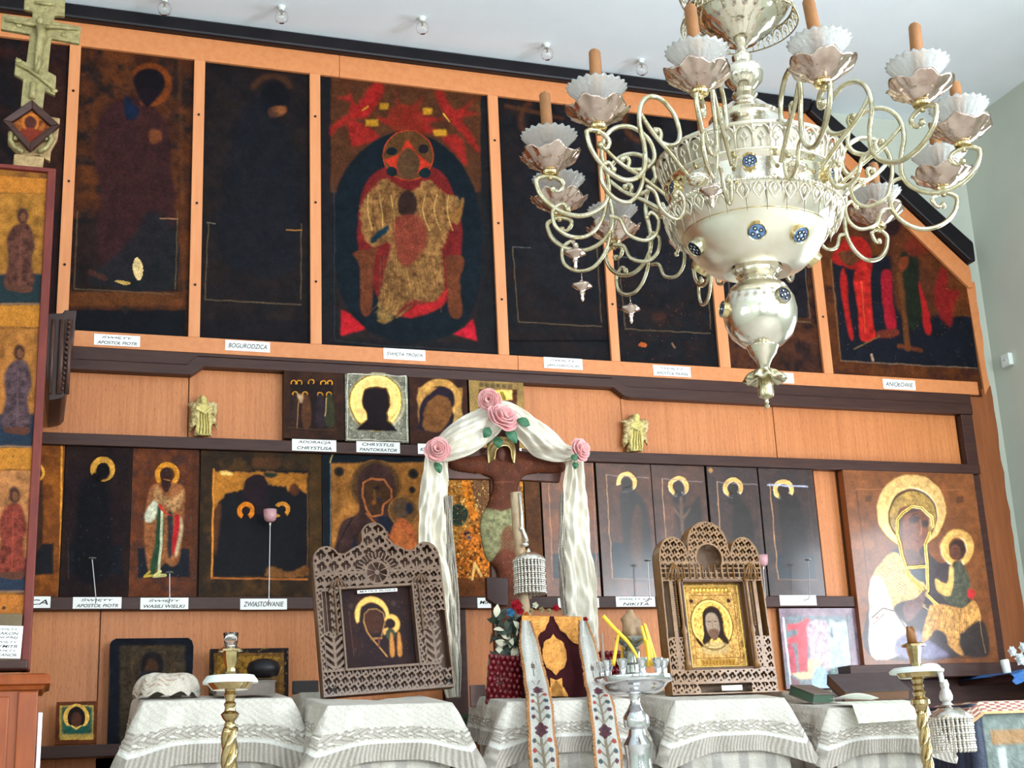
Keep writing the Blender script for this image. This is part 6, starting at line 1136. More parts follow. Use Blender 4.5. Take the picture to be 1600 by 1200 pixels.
for t, sp in ((r2, [(790, 668, -.80, .08, .022, 55), (765, 668, -.80, .05, .02, 120), (808, 656, -.81, .06, .02, 20), (775, 682, -.74, .05, .022, 75)]), (r3, [(680, 722, -.745, .05, .017, 65)]), (r4, [(893, 712, -.79, .03, .016, 30), (897, 722, -.77, .03, .014, 80)])):
    t.rotation_euler = (0, 0, 0) if False else t.rotation_euler
    for s_ in sp: b = leaves(t, [s_]); o = b.build('leaf', LEAF, t, smooth=True, solid=.0015, fixn=False); o.matrix_parent_inverse = t.rotation_euler.to_matrix().to_4x4().inverted()
# ================================================================== candlesticks
CHROME = mat('bright_silver_plate', (226, 227, 232), .1, 1.0, c2=(200, 202, 208), scale=(30, 30, 30), bump=.1, bscale=60)
def prof_px(x, Y, rows):     # rows: (y px, half width px) measured on the axis -> lathe profile in metres above the floor
    out = []; 
    for y, hw in rows:
        q = P(x, y, Y); r = (P(x+hw, y, Y)[0]-P(x-hw, y, Y)[0])/2; out.append((max(r, .0006), q[2]))
    return out
def twist(b, c, z0, z1, r, turns, n=3):
    N = 90
    for k in range(n):
        b.tube([(c[0]+r*.55*math.cos(2*math.pi*(turns*i/N+k/n)), c[1]+r*.55*math.sin(2*math.pi*(turns*i/N+k/n)), z0+(z1-z0)*i/N) for i in range(N+1)], r*.62, 8)
def base_foot(b): b.lathe([(.17, 0), (.17, .02), (.13, .04), (.05, .06), (.028, .10), (.022, .16)], 32)
# left brass candlestick
YB1 = -1.95; q = P(360, 1062, YB1)
t = thing('candlestick', (q[0], YB1, 0), 'tall twisted brass candlestick with a white drip disc and a glass cup, at left', 'candlestick')
b = MB(); b.lathe(prof_px(358, YB1, [(1104, 8), (1099, 13), (1096, 10), (1090, 11), (1086, 8), (1082, 9), (1078, 7)][::-1] and [(1140, 8), (1132, 9), (1128, 7), (1122, 12), (1116, 15), (1111, 9), (1105, 8), (1100, 10), (1096, 7), (1090, 8), (1086, 10), (1080, 8), (1077, 10)]), 28, cap=False); b.build('knopped_stem', BRASS, t, smooth='auto')
b = MB(); twist(b, (0, 0), .15, P(358, 1138, YB1)[2], .021, 7); b.build('twisted_stem', BRASS, t, smooth=True)
b = MB(); base_foot(b); b.build('foot', BRASS, t, smooth='auto')
b = MB(); b.lathe(prof_px(359, YB1, [(1078, 6), (1078, 28), (1072, 33), (1067, 36)]), 40); b.build('disc_holder', BRASS, t, smooth='auto')
b = MB(); b.lathe(prof_px(359, YB1, [(1067, 36), (1068, 43), (1064, 43), (1056, 37), (1054, 10)]), 48); b.build('drip_disc', ENAMELW, t, smooth='auto')
b = MB(); b.lathe(prof_px(359, YB1, [(1055, 5), (1050, 9), (1044, 8), (1032, 11), (1019, 12), (1018, 20), (1015, 19), (1011, 12)]), 8); b.build('candle_socket', BRASS, t, smooth='auto')
b = MB(); b.lathe(prof_px(359, YB1, [(1013, 9), (1000, 10.5), (989, 11.5)]), 24, cap=False); b.lathe([(.016, 0), (.017, .003), (.012, .004)], 24, c=(0, 0, P(359, 1013, YB1)[2])); b.build('glass_cup', GLASS, t, smooth=True, solid=.002)
# right brass candlestick
YB3 = -1.85; q = P(1432, 1050, YB3)
t = thing('candlestick', (q[0], YB3, 0), 'tall twisted brass candlestick with a burnt brown candle stub, at right', 'candlestick')
b = MB(); b.lathe(prof_px(1436, YB3, [(1112, 7), (1104, 9), (1100, 13), (1094, 13), (1088, 7), (1082, 9), (1078, 6), (1072, 8), (1068, 6), (1062, 8), (1058, 7)]), 28, cap=False); b.build('knopped_stem', BRASS, t, smooth='auto')
b = MB(); twist(b, (0, 0), .15, P(1438, 1110, YB3)[2], .018, 7); b.build('twisted_stem', BRASS, t, smooth=True)
b = MB(); base_foot(b); b.build('foot', BRASS, t, smooth='auto')
b = MB(); b.lathe(prof_px(1434, YB3, [(1058, 6), (1059, 24), (1052, 27), (1050, 26)]), 16); b.build('disc_holder', BRASS, t, smooth='auto')
b = MB(); b.lathe(prof_px(1433, YB3, [(1050, 27), (1052, 35), (1048, 36), (1043, 30), (1042, 8)]), 40); b.build('drip_disc', ENAMELW, t, smooth='auto')
b = MB(); b.lathe(prof_px(1431, YB3, [(1042, 5), (1036, 7), (1030, 7), (1020, 9), (1010, 10), (1010, 16), (1007, 16), (1004, 9)]), 8); b.build('candle_socket', BRASS, t, smooth='auto')
a = P(1428, 1006, YB3); z1 = P(1428, 982, YB3)[2]; b = MB(); b.lathe([(.017, 0), (.018, .03), (.016, (z1-a[2])*.8), (.013, z1-a[2]), (.002, z1-a[2]-.004)], 18, wav=lambda r, z, an, j: (r*(1+.06*math.sin(an*3+z*90)), z+(.01*math.sin(an*2+1) if j > 2 else 0)))
o = b.build('candle', CANDLE, loc=(q[0], YB3, a[2]), smooth=True, rot=(0, R(-5), 0)); tag(o, 'short burnt brown candle in the right brass candlestick', 'candle')
# silver candle stand with thin yellow candles
YS = -2.05; q = P(990, 1063, YS); xs_ = 990
t = thing('candle_stand', (q[0], YS, 0), 'polished silver candle stand with a wide round tray and small sockets', 'candle stand')
b = MB(); b.lathe(prof_px(994, YS, [(1260, 20), (1230, 22), (1190, 18), (1170, 20), (1164, 22), (1160, 20), (1150, 14), (1140, 12), (1136, 18), (1130, 19), (1120, 19), (1110, 13), (1106, 11), (1098, 7), (1088, 8), (1082, 12), (1078, 30)]), 36, cap=False); b.lathe([(.2, 0), (.2, .03), (.14, .05), (.06, .12), (.045, .4), (.05, P(994, 1260, YS)[2])], 36, cap=False); b.build('baluster_stem', CHROME, t, smooth='auto')
def sz(y): return P(990, y, YS)[2]
hwm = (P(990+57, 1060, YS)[0]-P(990-57, 1060, YS)[0])/2
b = MB(); b.lathe([(.02, sz(1086)), (hwm*.5, sz(1086)), (hwm*.68, sz(1082)), (hwm*.78, sz(1075)), (hwm*.86, sz(1069)), (hwm*.97, sz(1066)), (hwm, sz(1061)), (hwm*.99, sz(1057)), (hwm*.9, sz(1056)), (hwm*.8, sz(1060)), (.02, sz(1062))], 64, cap=False); b.build('tray', CHROME, t, smooth='auto')
b = MB(); b.lathe([(.02, sz(1062)), (.038, sz(1052)), (.036, sz(1040)), (.026, sz(1036)), (.026, sz(1022)), (.028, sz(1018)), (.020, sz(1012)), (.046, sz(1002)), (.05, sz(996)), (.045, sz(996)), (.02, sz(1000))], 28); b.build('central_cup', mat('dark_silver', (120, 124, 120), .25, .9, c2=(180, 184, 176), scale=(20, 20, 20)), t, smooth='auto')
rr = random.Random(8); SOCK = []
for i in range(10):
    a = 2*math.pi*i/10+.2; r = hwm*.78; x, y = r*math.cos(a), r*math.sin(a); b = MB(); h0 = sz(1060)
    b.lathe([(.013, 0), (.016, .004), (.009, .014), (.010, .034), (.016, .046), (.017, .058), (.010, .059), (.008, .04)], 14, c=(x, y, h0-.004)); b.build('candle_socket', CHROME, t, smooth='auto'); SOCK.append((x, y, h0+.034))
q0 = np.array([q[0], YS, 0]); k = P(995, 997, YS); b = MB(); b.lathe([(.031, 0), (.032, .03), (.028, .045), (.030, .058), (.020, .068), (.012, .082), (.010, .09), (.002, .091)], 20, wav=lambda r, z, an, j: (r*(1+.12*math.sin(an*3+1+z*60)), z+(.008*math.sin(an*2+1) if 1 < j < 5 else 0)))
o = b.build('candle', mat('pale_brown_wax', (164, 134, 102), .5, c2=(120, 92, 66), scale=(30, 30, 14)), loc=(q[0]+.004, YS, sz(999)), smooth=True); tag(o, 'thick burnt pale brown candle in the middle of the silver candle stand', 'candle')
cands = [(956, 1040, 981, 961, 'bent yellow taper leaning across in front of the thick candle', [(942, 962), (960, 982), (980, 1002), (992, 1020), (999, 1034)]),
         (0, 0, 0, 0, 'leftmost upright yellow taper on the silver candle stand', [(958, 1040), (963, 1010), (967, 985)]), (0, 0, 0, 0, 'yellow taper standing behind the leftmost upright one', [(972, 1042), (974, 1000), (980, 962)]),
         (0, 0, 0, 0, 'yellow taper leaning right, beside the thick candle', [(1012, 1040), (1010, 1010), (1002, 978)]), (0, 0, 0, 0, 'yellow taper second from the right, bent slightly outward', [(1020, 1040), (1014, 1005), (1006, 974)]), (0, 0, 0, 0, 'rightmost yellow taper on the silver candle stand', [(1026, 1038), (1018, 1010), (1008, 976)]), (0, 0, 0, 0, 'short yellow taper low on the right of the silver stand', [(1014, 1042), (1013, 1020), (1010, 1000)])]
for i, c in enumerate(cands):
    Yc = YS+(-.05, -.02, .04, -.04, .0, .03, -.05)[i]; pts = crom([P(x, y, Yc) for x, y in c[5]], 8); og = pts[0]; b = MB(); b.tube([tuple(np.array(v)-og) for v in pts], lambda u: .0066-.002*u, 8)
    ends = b; o = b.build('taper_candle', YWAX, loc=tuple(og), smooth=True); tag(o, c[4], 'candle', 'thin yellow tapers on the silver stand')
og = P(943, 1036, YS); b = MB(); b.lathe([(.0055, 0), (.0052, .05), (.004, .085), (.001, .094)], 10); o = b.build('taper_candle', mat('grey_brown_wax', (150, 126, 110), .5), loc=tuple(og), smooth=True); tag(o, 'thin grey-brown taper at the left edge of the silver candle stand', 'candle')
# ---- silver tassels
def tassel(cx_px, ytop, yh, ybot, hw, Y, b, n=18):
    c = P(cx_px, yh, Y); r = (P(cx_px+hw, yh, Y)[0]-P(cx_px-hw, yh, Y)[0])/2; z0 = P(cx_px, ybot, Y)[2]; z1 = P(cx_px, yh, Y)[2]; zt_ = P(cx_px, ytop, Y)[2]
    b.lathe([(.004, zt_), (.010, zt_-.012), (.007, zt_-.02), (.014, zt_-.03), (r*.5, (z1+zt_)/2), (r*.95, z1), (r, z1-.012), (r*.9, z1-.014)], 24, c=(c[0], Y, 0), cap=False)
    for i in range(n):
        a = 2*math.pi*i/n; rr_ = r*.93
        for j in range(int((z1-z0)/.0085)): b.ball((c[0]+rr_*math.cos(a)*(1-.03*math.sin(j*.2)), Y+rr_*math.sin(a), z1-.012-j*.0085), (.0062 if j % 3 else .0078), 6)
    b.tube([(c[0], Y, z1+.004), (c[0], Y, z0-.02)], lambda u: .006 if u > .9 else .003, 8)
BEAD = mat('silver_beads', (240, 236, 228), .2, .85, c2=(196, 190, 178), scale=(70, 70, 70))
b = MB(); pts = [P(806, 770, -.86), P(808, 800, -.86), P(811, 840, -.86), P(814, 880, -.86), P(818, 930, -.86), P(824, 980, -.86), P(828, 1040, -.86), P(836, 1120, -.86)]; q = np.array(pts[-1]); C_ = crom(pts, 8)
b.tube([tuple(np.array(v)-q) for v in C_], lambda u: .024 if u < .3 else .020, 12); o = b.build('large_candle', mat('mottled_wax', (196, 176, 146), .45, c2=(160, 126, 88), scale=(30, 30, 12), bump=.4, bscale=50), loc=tuple(q), smooth=True); tag(o, 'thick pale mottled candle wrapped with silver, leaning in front of the crucifix', 'candle')
b = MB(); b.tube([tuple(np.array(P(*v, -.89))-q) for v in ((812, 770), (815, 800), (816, 825), (821, 838), (823, 850))], lambda u: .006+.004*u, 8); b.ball(tuple(np.array(P(820, 851, -.90))-q), .014, 12, (1.2, 1, .6)); b.ball(tuple(np.array(P(814, 826, -.89))-q), .009, 10); b.build('silver_wrap', BEAD, o, smooth=True)
Yt = -.87; b = MB(); tassel(826, 857, 872, 928, 24, Yt, b, 26); b.xf(Matrix.Translation(-Vector(map(float, q)))); b.build('beaded_shade', BEAD, o, smooth=True)
Yt = -1.75; t = thing('hanging_tassel', tuple(P(1482, 1120, Yt)), 'big silver beaded tassel hanging from a bent white rod beside the right brass candlestick', 'tassel'); so = Vector(t.location)
b = MB(); tassel(1484, 1094, 1118, 1176, 29, Yt, b, 30); b.xf(Matrix.Translation(-so)); b.build('bead_strings', BEAD, t, smooth=True)
b = MB(); pts = crom([P(1440, 1042, -1.8), P(1456, 1040, -1.78), P(1466, 1043, -1.76), P(1470, 1055, Yt), P(1472, 1066, Yt)], 6); b.tube([tuple(Vector(map(float, v))-so) for v in pts], .009, 10); b.build('bent_rod', ENAMELW, t, smooth=True)
b = MB(); b.lathe(prof_px(1476, Yt, [(1102, 8), (1097, 5), (1094, 8), (1088, 9), (1080, 7), (1076, 5), (1070, 6), (1062, 4)]), 20, c=(P(1477, 1080, Yt)[0], Yt, 0)); b.xf(Matrix.Translation(-so)); b.build('turned_shank', mat('grey_turned_metal', (206, 204, 200), .35, .5), t, smooth='auto')
# ---- thin lamp rods on the lower rail
def rod(x0, y0, x1, y1, kind, lab):
    Y = -.12; a, c = P(x0, y0, Y), P(x1, y1, Y); t = thing('lamp_rod', tuple(c), lab, 'lamp holder', 'thin rods on the lower rail'); a = a-c
    b = MB(); b.tube([(0, .055, -.01), (0, .02, -.012), (0, 0, 0), tuple(a)], .0022, 6); b.build('rod', mat('thin_grey_metal', (150, 150, 150), .35, .8), t)
    b = MB()
    if kind == 'flat': b.lathe([(.004, 0), (.016, .003), (.017, .006), (.002, .006)], 16, c=tuple(a)); b.build('small_plate', mat('thin_grey_metal', (150, 150, 150), .35, .8), t)
    else:
        b.lathe([(.004, -.012), (.006, 0), (.010, .004), (.002, .006)], 12, c=tuple(a)); b.build('holder', SILVER, t)
        b = MB(); b.lathe([(.012, .004), (.024, .012), (.028, .03), (.029, .058), (.026, .058), (.024, .03), (.01, .012)], 24, c=tuple(a)); b.build('glass_cup', GLASSP, t, smooth=True)
rod(144, 874, 150, 936, 'flat', 'thin metal rod with a tiny plate in front of the dark bowing saint'); rod(265, 896, 265, 936, 'flat', 'short thin metal rod in front of the bishop saint'); rod(422, 817, 420, 938, 'cup', 'thin metal rod carrying a pink glass cup in front of the two mourners'); rod(1012, 877, 1015, 934, 'flat', 'thin metal rod with a tiny plate above the yellow candles'); rod(1192, 886, 1196, 934, 'cup', 'thin metal rod carrying a pink glass cup beside the golden carved frame'); rod(1263, 876, 1265, 932, 'flat', 'thin metal rod in front of the right shining dark icon')
# ---- things lying on the lecterns
def rise_at(ly): return .05*ly/.42
x, y = P(262, 1092, -1.25)[0], -1.2; zt = T1[3]; b = MB(); V = []
nu, nv = 46, 22; Cc = []
for j in range(nv+1):
    for i in range(nu+1):
        a = 2*math.pi*i/nu; ph = math.pi/2*j/nv; r = math.cos(ph)**.6; rx = .105*(1+.08*math.sin(a*3)+.05*math.sin(a*5+1)); V.append((rx*r*math.cos(a), .085*r*math.sin(a), .072*math.sin(ph)*(1+.18*math.sin(a*2+1)*math.cos(ph))+.008*math.sin(a*9)*math.cos(ph)))
        c = lin((196, 186, 172))*(.85+.3*fbmv(a, ph, (1, 2, 3, 4)));  f_ = math.sin(a*4+ph*9)*math.sin(ph*11+a*3)
        if f_ > .82: c = lin((70, 130, 116))
        if f_ < -.88: c = lin((150, 110, 90))
        Cc.append((*c, 0))
o = cloth_mesh('cloth_bundle', V, nu, nv, Cc, PMC, None); o.location = (x, y, zt+.03); tag(o, 'crumpled pale flowered cloth bundle on the leftmost lectern', 'cloth bundle')
def slab(name, c, w, d, h, m, mp, lab, cat='book', rz=0, rx=0):
    t = thing(name, c, lab, cat, rot=(R(rx), 0, R(rz))); b = MB(); b.box(-w/2, w/2, 0, d, 0, .004); b.box(-w/2, w/2, 0, d, h-.004, h); b.box(-w/2, w/2, d-.004, d, 0, h); b.build('cover', m, t, bevel=.001); b = MB(); b.box(-w/2+.004, w/2-.004, .004, d-.005, .004, h-.004); b.build('pages', mp, t); return t
PG = mat('grey_page_edges', (190, 180, 166), .7); GB = mat('grey_brown_cover', (110, 98, 90), .5, c2=(90, 80, 74), scale=(20, 20, 20)); DB = mat('dark_grey_cover', (66, 62, 66), .45, c2=(80, 74, 78), scale=(20, 20, 20))
slab('closed_book', (P(383, 1097, -1.28)[0], -1.3, T1[3]+.02), .2, .15, .045, GB, GB, 'thick grey-brown book on the leftmost lectern behind the brass candlestick', rx=7)
b = MB(); b.lathe([(.03, 0), (.05, .005), (.058, .03), (.05, .05), (.02, .062), (.001, .064)], 28); q = P(412, 1078, -1.22); o = b.build('dark_cap', BLACKW, loc=(q[0], -1.215, T1[3]+.082), smooth=True); tag(o, 'small dark rounded hat-like cap lying on the thick book', 'cap')
q = P(1370, 1090, -1.2); o = slab('closed_book', (q[0]+.0, -1.2, T5[3]+.032), .27, .20, .045, DB, mat('brown_pages', (120, 88, 66), .7), 'large dark grey book lying tilted on the rightmost lectern', rz=-12, rx=24)
q = P(1292, 1092, -1.2); o = slab('closed_book', (q[0], -1.17, T5[3]+.03), .12, .13, .04, GB, mat('green_page', (70, 96, 76), .7), 'smaller brown worn book left of the large dark one on the rightmost lectern', rz=16, rx=20)
b = MB(); b.sheet(lambda u, v: (u*.13, v*.05-.09*u, .018+.02*math.sin(u*3)*(1-v)-.012*u), 14, 5); q = P(1312, 1078, -1.3); o = b.build('folded_paper', PAPER, loc=(q[0], -1.27, T5[3]+.028), smooth=True, solid=.001, fixn=False); tag(o, 'curled white paper between the two books on the rightmost lectern', 'paper')
V = []; Cc = []; nu, nv = 80, 30; a = P(1330, 1106, -1.42); c = P(1446, 1100, -1.42)
for j in range(nv+1):
    for i in range(nu+1):
        u, v = i/nu, j/nv; d = max(0, v-.4)/.6; V.append((u*(c[0]-a[0]), -.03*d-.03+(.16*(1-min(1, v/.4)))-.004*math.sin(u*30)*d, T5[3]+.012+.02*(1-min(1, v/.4))-.07*d*(1-.15*u))); e = math.sin(u*60+6*v)*math.sin(v*20-u*9); Cc.append((*(lin((206, 214, 184)) if e > .2 else lin((236, 236, 226))), 0))
o = cloth_mesh('lace_cloth', V, nu, nv, Cc, PMC, None); o.location = (a[0], -1.40, 0); tag(o, 'white and pale green lace cloth hanging over the front edge of the rightmost lectern', 'cloth')
q = P(748, 1095, -1.0); b = MB(); b.box(-.03, .03, 0, .02, 0, .08); o = b.build('small_board', mat('mauve_board', (130, 104, 100), .5), loc=(q[0], -1.0, P(748, 1104, -1.0)[2]), bevel=.004); tag(o, 'small mauve-brown board left of the red bead ornament', 'board')
b = MB(); b.box(-.05, .05, 0, .02, 0, .05); q = P(478, 1080, -.7); o = b.build('small_box', mat('black_board', (46, 40, 40), .5), loc=(q[0], -.7, P(478, 1080, -.7)[2]-.01), bevel=.004); tag(o, 'small black box behind the narrow beige stand', 'box')
# ================================================================== the chandelier
CX, CY = 1.760, -2.990; TH = .529; A0 = .085
ZR = 2.753
CH = thing('chandelier', (CX, CY, ZR), 'large silver chandelier with twelve scrolled arms, glass drip collars and blue enamel studs', 'chandelier', rot=(R(.6), R(1.3), 0))
def lz(z): return z-ZR
def L_(prof): return [(r, lz(z)) for r, z in prof]
b = MB(); b.lathe(L_([(.06, 2.425), (.09, 2.408), (.13, 2.425), (.165, 2.460), (.186, 2.500), (.192, 2.515), (.195, 2.518), (.200, 2.522), (.218, 2.545), (.228, 2.562)]), 96, cap=False); b.build('bowl', SATIN, CH, smooth='auto')
b = MB(); b.tube([(.1925*math.cos(2*math.pi*i/72), .1925*math.sin(2*math.pi*i/72), lz(2.515)) for i in range(72)], .0016, 6, closed=True); b.build('engraved_line', PBR, CH, smooth=True)
b = MB(); b.lathe(L_([(.228, 2.562), (.234, 2.568), (.236, 2.578), (.226, 2.582), (.224, 2.60), (.224, 2.640), (.232, 2.648), (.236, 2.655), (.228, 2.660)]), 96, cap=False); b.build('drum', SILVER, CH, smooth='auto')
b = MB()
for i in range(110): a = 2*math.pi*i/110; b.ball((.237*math.cos(a), .237*math.sin(a), lz(2.575)), .0048, 6)
b.build('bead_ring', SILVER, CH, smooth=True)
def gallery(b, r0, r1, z0, z1, n, tr=.0028, trefoil=True):
    b.tube([(r0*math.cos(2*math.pi*i/96), r0*math.sin(2*math.pi*i/96), z0) for i in range(96)], tr, 6, closed=True); b.tube([(r1*math.cos(2*math.pi*i/96), r1*math.sin(2*math.pi*i/96), z1) for i in range(96)], tr*1.4, 6, closed=True)
    for k in range(n):
        def pt(fa, fz): a = 2*math.pi*(k+fa)/n; r = r0+(r1-r0)*fz; return (r*math.cos(a), r*math.sin(a), z0+(z1-z0)*fz)
        b.tube([pt(0, 0), pt(0, .55), pt(.12, .78), pt(.3, .9), pt(.5, .96), pt(.7, .9), pt(.88, .78), pt(1, .55)], tr*.9, 5)
        b.tube([pt(.0, 1), pt(0, .62)], tr*1.3, 5)
        if trefoil: b.tube([pt(.5, 0), pt(.5, .35)], tr*.8, 5); b.tube([pt(.5, .35), pt(.32, .5), pt(.5, .72), pt(.68, .5), pt(.5, .35)], tr*.8, 5)
b = MB(); gallery(b, .232, .250, lz(2.660), lz(2.722), 34, .0032); b.lathe(L_([(.250, 2.722), (.254, 2.726), (.250, 2.730), (.246, 2.726), (.250, 2.722)]), 96, cap=False); b.build('upper_gallery', SATIN, CH, smooth=True)
b = MB(); b.lathe(L_([(.222, 2.662), (.236, 2.718)]), 72, cap=False)
b.build('gallery_lining', mat('aged_silver', (196, 188, 170), .4, 1.0), CH, smooth=True)
b = MB()          # pendant frieze below the beads
for k in range(36):
    def pt(fa, dz, dr=0): a = 2*math.pi*(k+fa)/36; r = .236+dr; return (r*math.cos(a), r*math.sin(a), lz(2.567)+dz)
    b.tube([pt(.5, 0), pt(.25, -.010), pt(.12, -.020, -.004), pt(.3, -.032, -.009), pt(.5, -.043, -.014), pt(.7, -.032, -.009), pt(.88, -.020, -.004), pt(.75, -.010), pt(.5, 0)], .0022, 5); b.tube([pt(.5, -.008), pt(.42, -.018, -.004), pt(.5, -.028, -.008), pt(.58, -.018, -.004), pt(.5, -.008)], .0018, 5); b.tube([pt(0, 0), pt(0, -.024, -.006)], .0024, 5)
b.build('pendant_frieze', SATIN, CH, smooth=True)
b = MB()
for k in range(26):           # small tattered fringe behind the bowl edge
    a = 2*math.pi*k/26; b.tube([(.226*math.cos(a), .226*math.sin(a), lz(2.560)), (.214*math.cos(a+.03), .214*math.sin(a+.03), lz(2.525)), (.208*math.cos(a+.02), .208*math.sin(a+.02), lz(2.50))], lambda u: .003*(1-u)+.0008, 5)
b.build('lower_fringe', mat('dull_silver', (176, 168, 150), .5, .9), CH, smooth=True)
b = MB(); b.lathe(L_([(.058, 2.425), (.063, 2.421), (.063, 2.408), (.055, 2.402), (.056, 2.394), (.046, 2.388), (.047, 2.378), (.036, 2.372), (.033, 2.366), (.036, 2.360)]), 40, cap=False, wav=lambda r, z, a, j: (r*(1+.035*math.cos(a*12)), z)); b.build('neck_collar', SILVER, CH, smooth='auto')
b = MB(); b.lathe(L_([(.034, 2.385), (.05, 2.382), (.075, 2.362), (.092, 2.330), (.0975, 2.297), (.094, 2.265), (.080, 2.232), (.055, 2.208), (.038, 2.200)]), 64, cap=False); b.build('lower_ball', SATIN2 if 'SATIN2' in globals() else mat('bright_satin_silver', (240, 236, 226), .17, 1.0, c2=(220, 212, 198), scale=(6, 6, 6)), CH, smooth=True)
b = MB(); b.lathe(L_([(.040, 2.206), (.042, 2.200), (.038, 2.192), (.034, 2.180), (.022, 2.165), (.015, 2.150), (.013, 2.143), (.017, 2.138)]), 32, cap=False); b.build('lower_stem', SILVER, CH, smooth='auto')
b = MB(); b.lathe(L_([(.014, 2.142), (.026, 2.137), (.044, 2.122), (.054, 2.108), (.050, 2.108), (.03, 2.116), (.012, 2.12)]), 60, cap=False, wav=lambda r, z, a, j: (r*(1+.10*math.cos(a*10)*min(1, r/.05)), z+.004*math.cos(a*10)*(r > .03))); b.build('ruffled_cup', ARMM, CH, smooth=True)
b = MB(); b.lathe(L_([(.018, 2.12), (.019, 2.10), (.021, 2.073), (.019, 2.066), (.008, 2.062), (.005, 2.058), (.006, 2.052), (.004, 2.048), (.007, 2.042), (.005, 2.036), (.001, 2.033)]), 24); b.build('finial', ARMM, CH, smooth='auto')
b = MB(); b.lathe(L_([(.225, 2.70), (.20, 2.735), (.14, 2.79), (.105, 2.83), (.098, 2.842), (.102, 2.850), (.094, 2.858), (.074, 2.868), (.068, 2.878), (.050, 2.895), (.032, 2.905), (.028, 2.915), (.036, 2.925), (.030, 2.935), (.026, 2.942), (.034, 2.950), (.052, 2.970), (.056, 2.990), (.050, 3.008), (.034, 3.015), (.020, 3.020), (.026, 3.03), (.028, 3.045), (.016, 3.055), (.014, 3.07), (.022, 3.08)]), 56, cap=False); b.build('dome_and_stem', SILVER, CH, smooth='auto')
b = MB(); b.lathe(L_([(.022, 3.08), (.05, 3.095), (.055, 3.105), (.085, 3.125), (.115, 3.155), (.125, 3.175), (.135, 3.182), (.142, 3.20), (.135, 3.215)]), 64, cap=False); b.build('upper_basin', SILVER, CH, smooth='auto')
b = MB(); gallery(b, .145, .160, lz(3.205), lz(3.25), 26, .003); b.build('basin_gallery', SATIN, CH, smooth=True)
b = MB(); gallery(b, .162, .150, lz(3.145), lz(3.185), 30, .0022, True); b.build('lower_basin_gallery', ARMM, CH, smooth=True)
b = MB()
for k in range(3):
    a = 2*math.pi*k/3; 
    for i in range(40):
        f = i/40; cx_, cy_ = .15*(1-f)*math.cos(a), .15*(1-f)*math.sin(a); z = lz(3.25)+f*1.2
        b.tube([(cx_+.007*math.cos(t_*math.pi/4)*(i % 2), cy_+.007*math.cos(t_*math.pi/4)*(1-i % 2), z+.018*math.sin(t_*math.pi/4)) for t_ in range(8)], .0018, 5, closed=True)
b.tube([(0, 0, lz(4.44)), (0, 0, lz(4.72))], .004, 6); b.build('chains', ARMM, CH, smooth=True)
# enamel studs
BL = mat('blue_enamel', (96, 130, 176), .25, coat=.5); BLK = mat('dark_enamel', (30, 40, 58), .3); WH = mat('white_enamel_petal', (220, 230, 236), .3)
def stud(pos, nrm, r, dark=False, four=False):
    n = Vector(nrm).normalized(); M = Matrix.Translation(pos) @ n.to_track_quat('Z', 'Y').to_matrix().to_4x4()
    b = MB(); b.lathe([(r*1.12, -.012), (r*1.15, .010), (r*1.05, .014), (r*.95, .012)], 28, cap=False); b.xf(M); o = b.build('stud_rim', PBR if not dark else ARMM, CH, smooth='auto')
    b = MB(); b.lathe([(r, .010), (r*.5, .0125), (.0005, .013)], 28, cap=False); b.xf(M); b.build('enamel_disc', BL if not dark else BLK, o, smooth=True)
    b = MB()
    k_ = 4 if four else 6
    for k in range(k_):
        a = 2*math.pi*k/k_+.4; ring = [(r*.52*math.cos(a)+r*(.2)*math.cos(t_), r*.52*math.sin(a)+r*.2*math.sin(t_), .0135) for t_ in [2*math.pi*i/10 for i in range(10)]]
        b.tube(ring, r*.07, 5, closed=True)
    b.mi = 1
    for k in range(k_): a = 2*math.pi*k/k_+.4; b.ball((r*.52*math.cos(a), r*.52*math.sin(a), .0128), r*.16, 8, (1, 1, .3))
    b.ball((0, 0, .0135), r*.16, 8, (1, 1, .4)); b.xf(M); b.build('enamel_flower', [INK, WH], o, smooth=True)
def dirw(a): an = R(a)+A0; return (-math.sin(TH)*math.cos(an)+math.cos(TH)*math.sin(an), -math.cos(TH)*math.cos(an)-math.sin(TH)*math.sin(an))
for a, r, z, nz, dk_, fr_ in ((2, .166, 2.462, -.75, False, True), (-62, .17, 2.465, -.75, True, False), (42, .165, 2.460, -.75, False, False), (-118, .168, 2.463, -.75, False, False), (118, .168, 2.463, -.75, False, False), (178, .168, 2.463, -.75, False, True)):
    d = dirw(a-4); stud((r*d[0], r*d[1], lz(z)), (d[0]*.75, d[1]*.75, nz), .022, dk_, fr_)
for a in (-4, 56, -64, 116, -124, 176): d = dirw(a); stud((.226*d[0], .226*d[1], lz(2.622)), (d[0], d[1], 0), .017)
for a, dz, dk_ in ((-70, .005, False), (34, .018, True), (150, .0, False)): d = dirw(a); stud((.094*d[0], .094*d[1], lz(2.293+dz)), (d[0], d[1], .1), .020, dk_, True)
for a in (-40, 26, 80, -100, 140, 200):
    d = dirw(a); b = MB(); b.ball((.228*d[0], .228*d[1], lz(2.61)), .03, 14, (1, 1, .62)); b.build('boss', SILVER, CH, smooth=True)
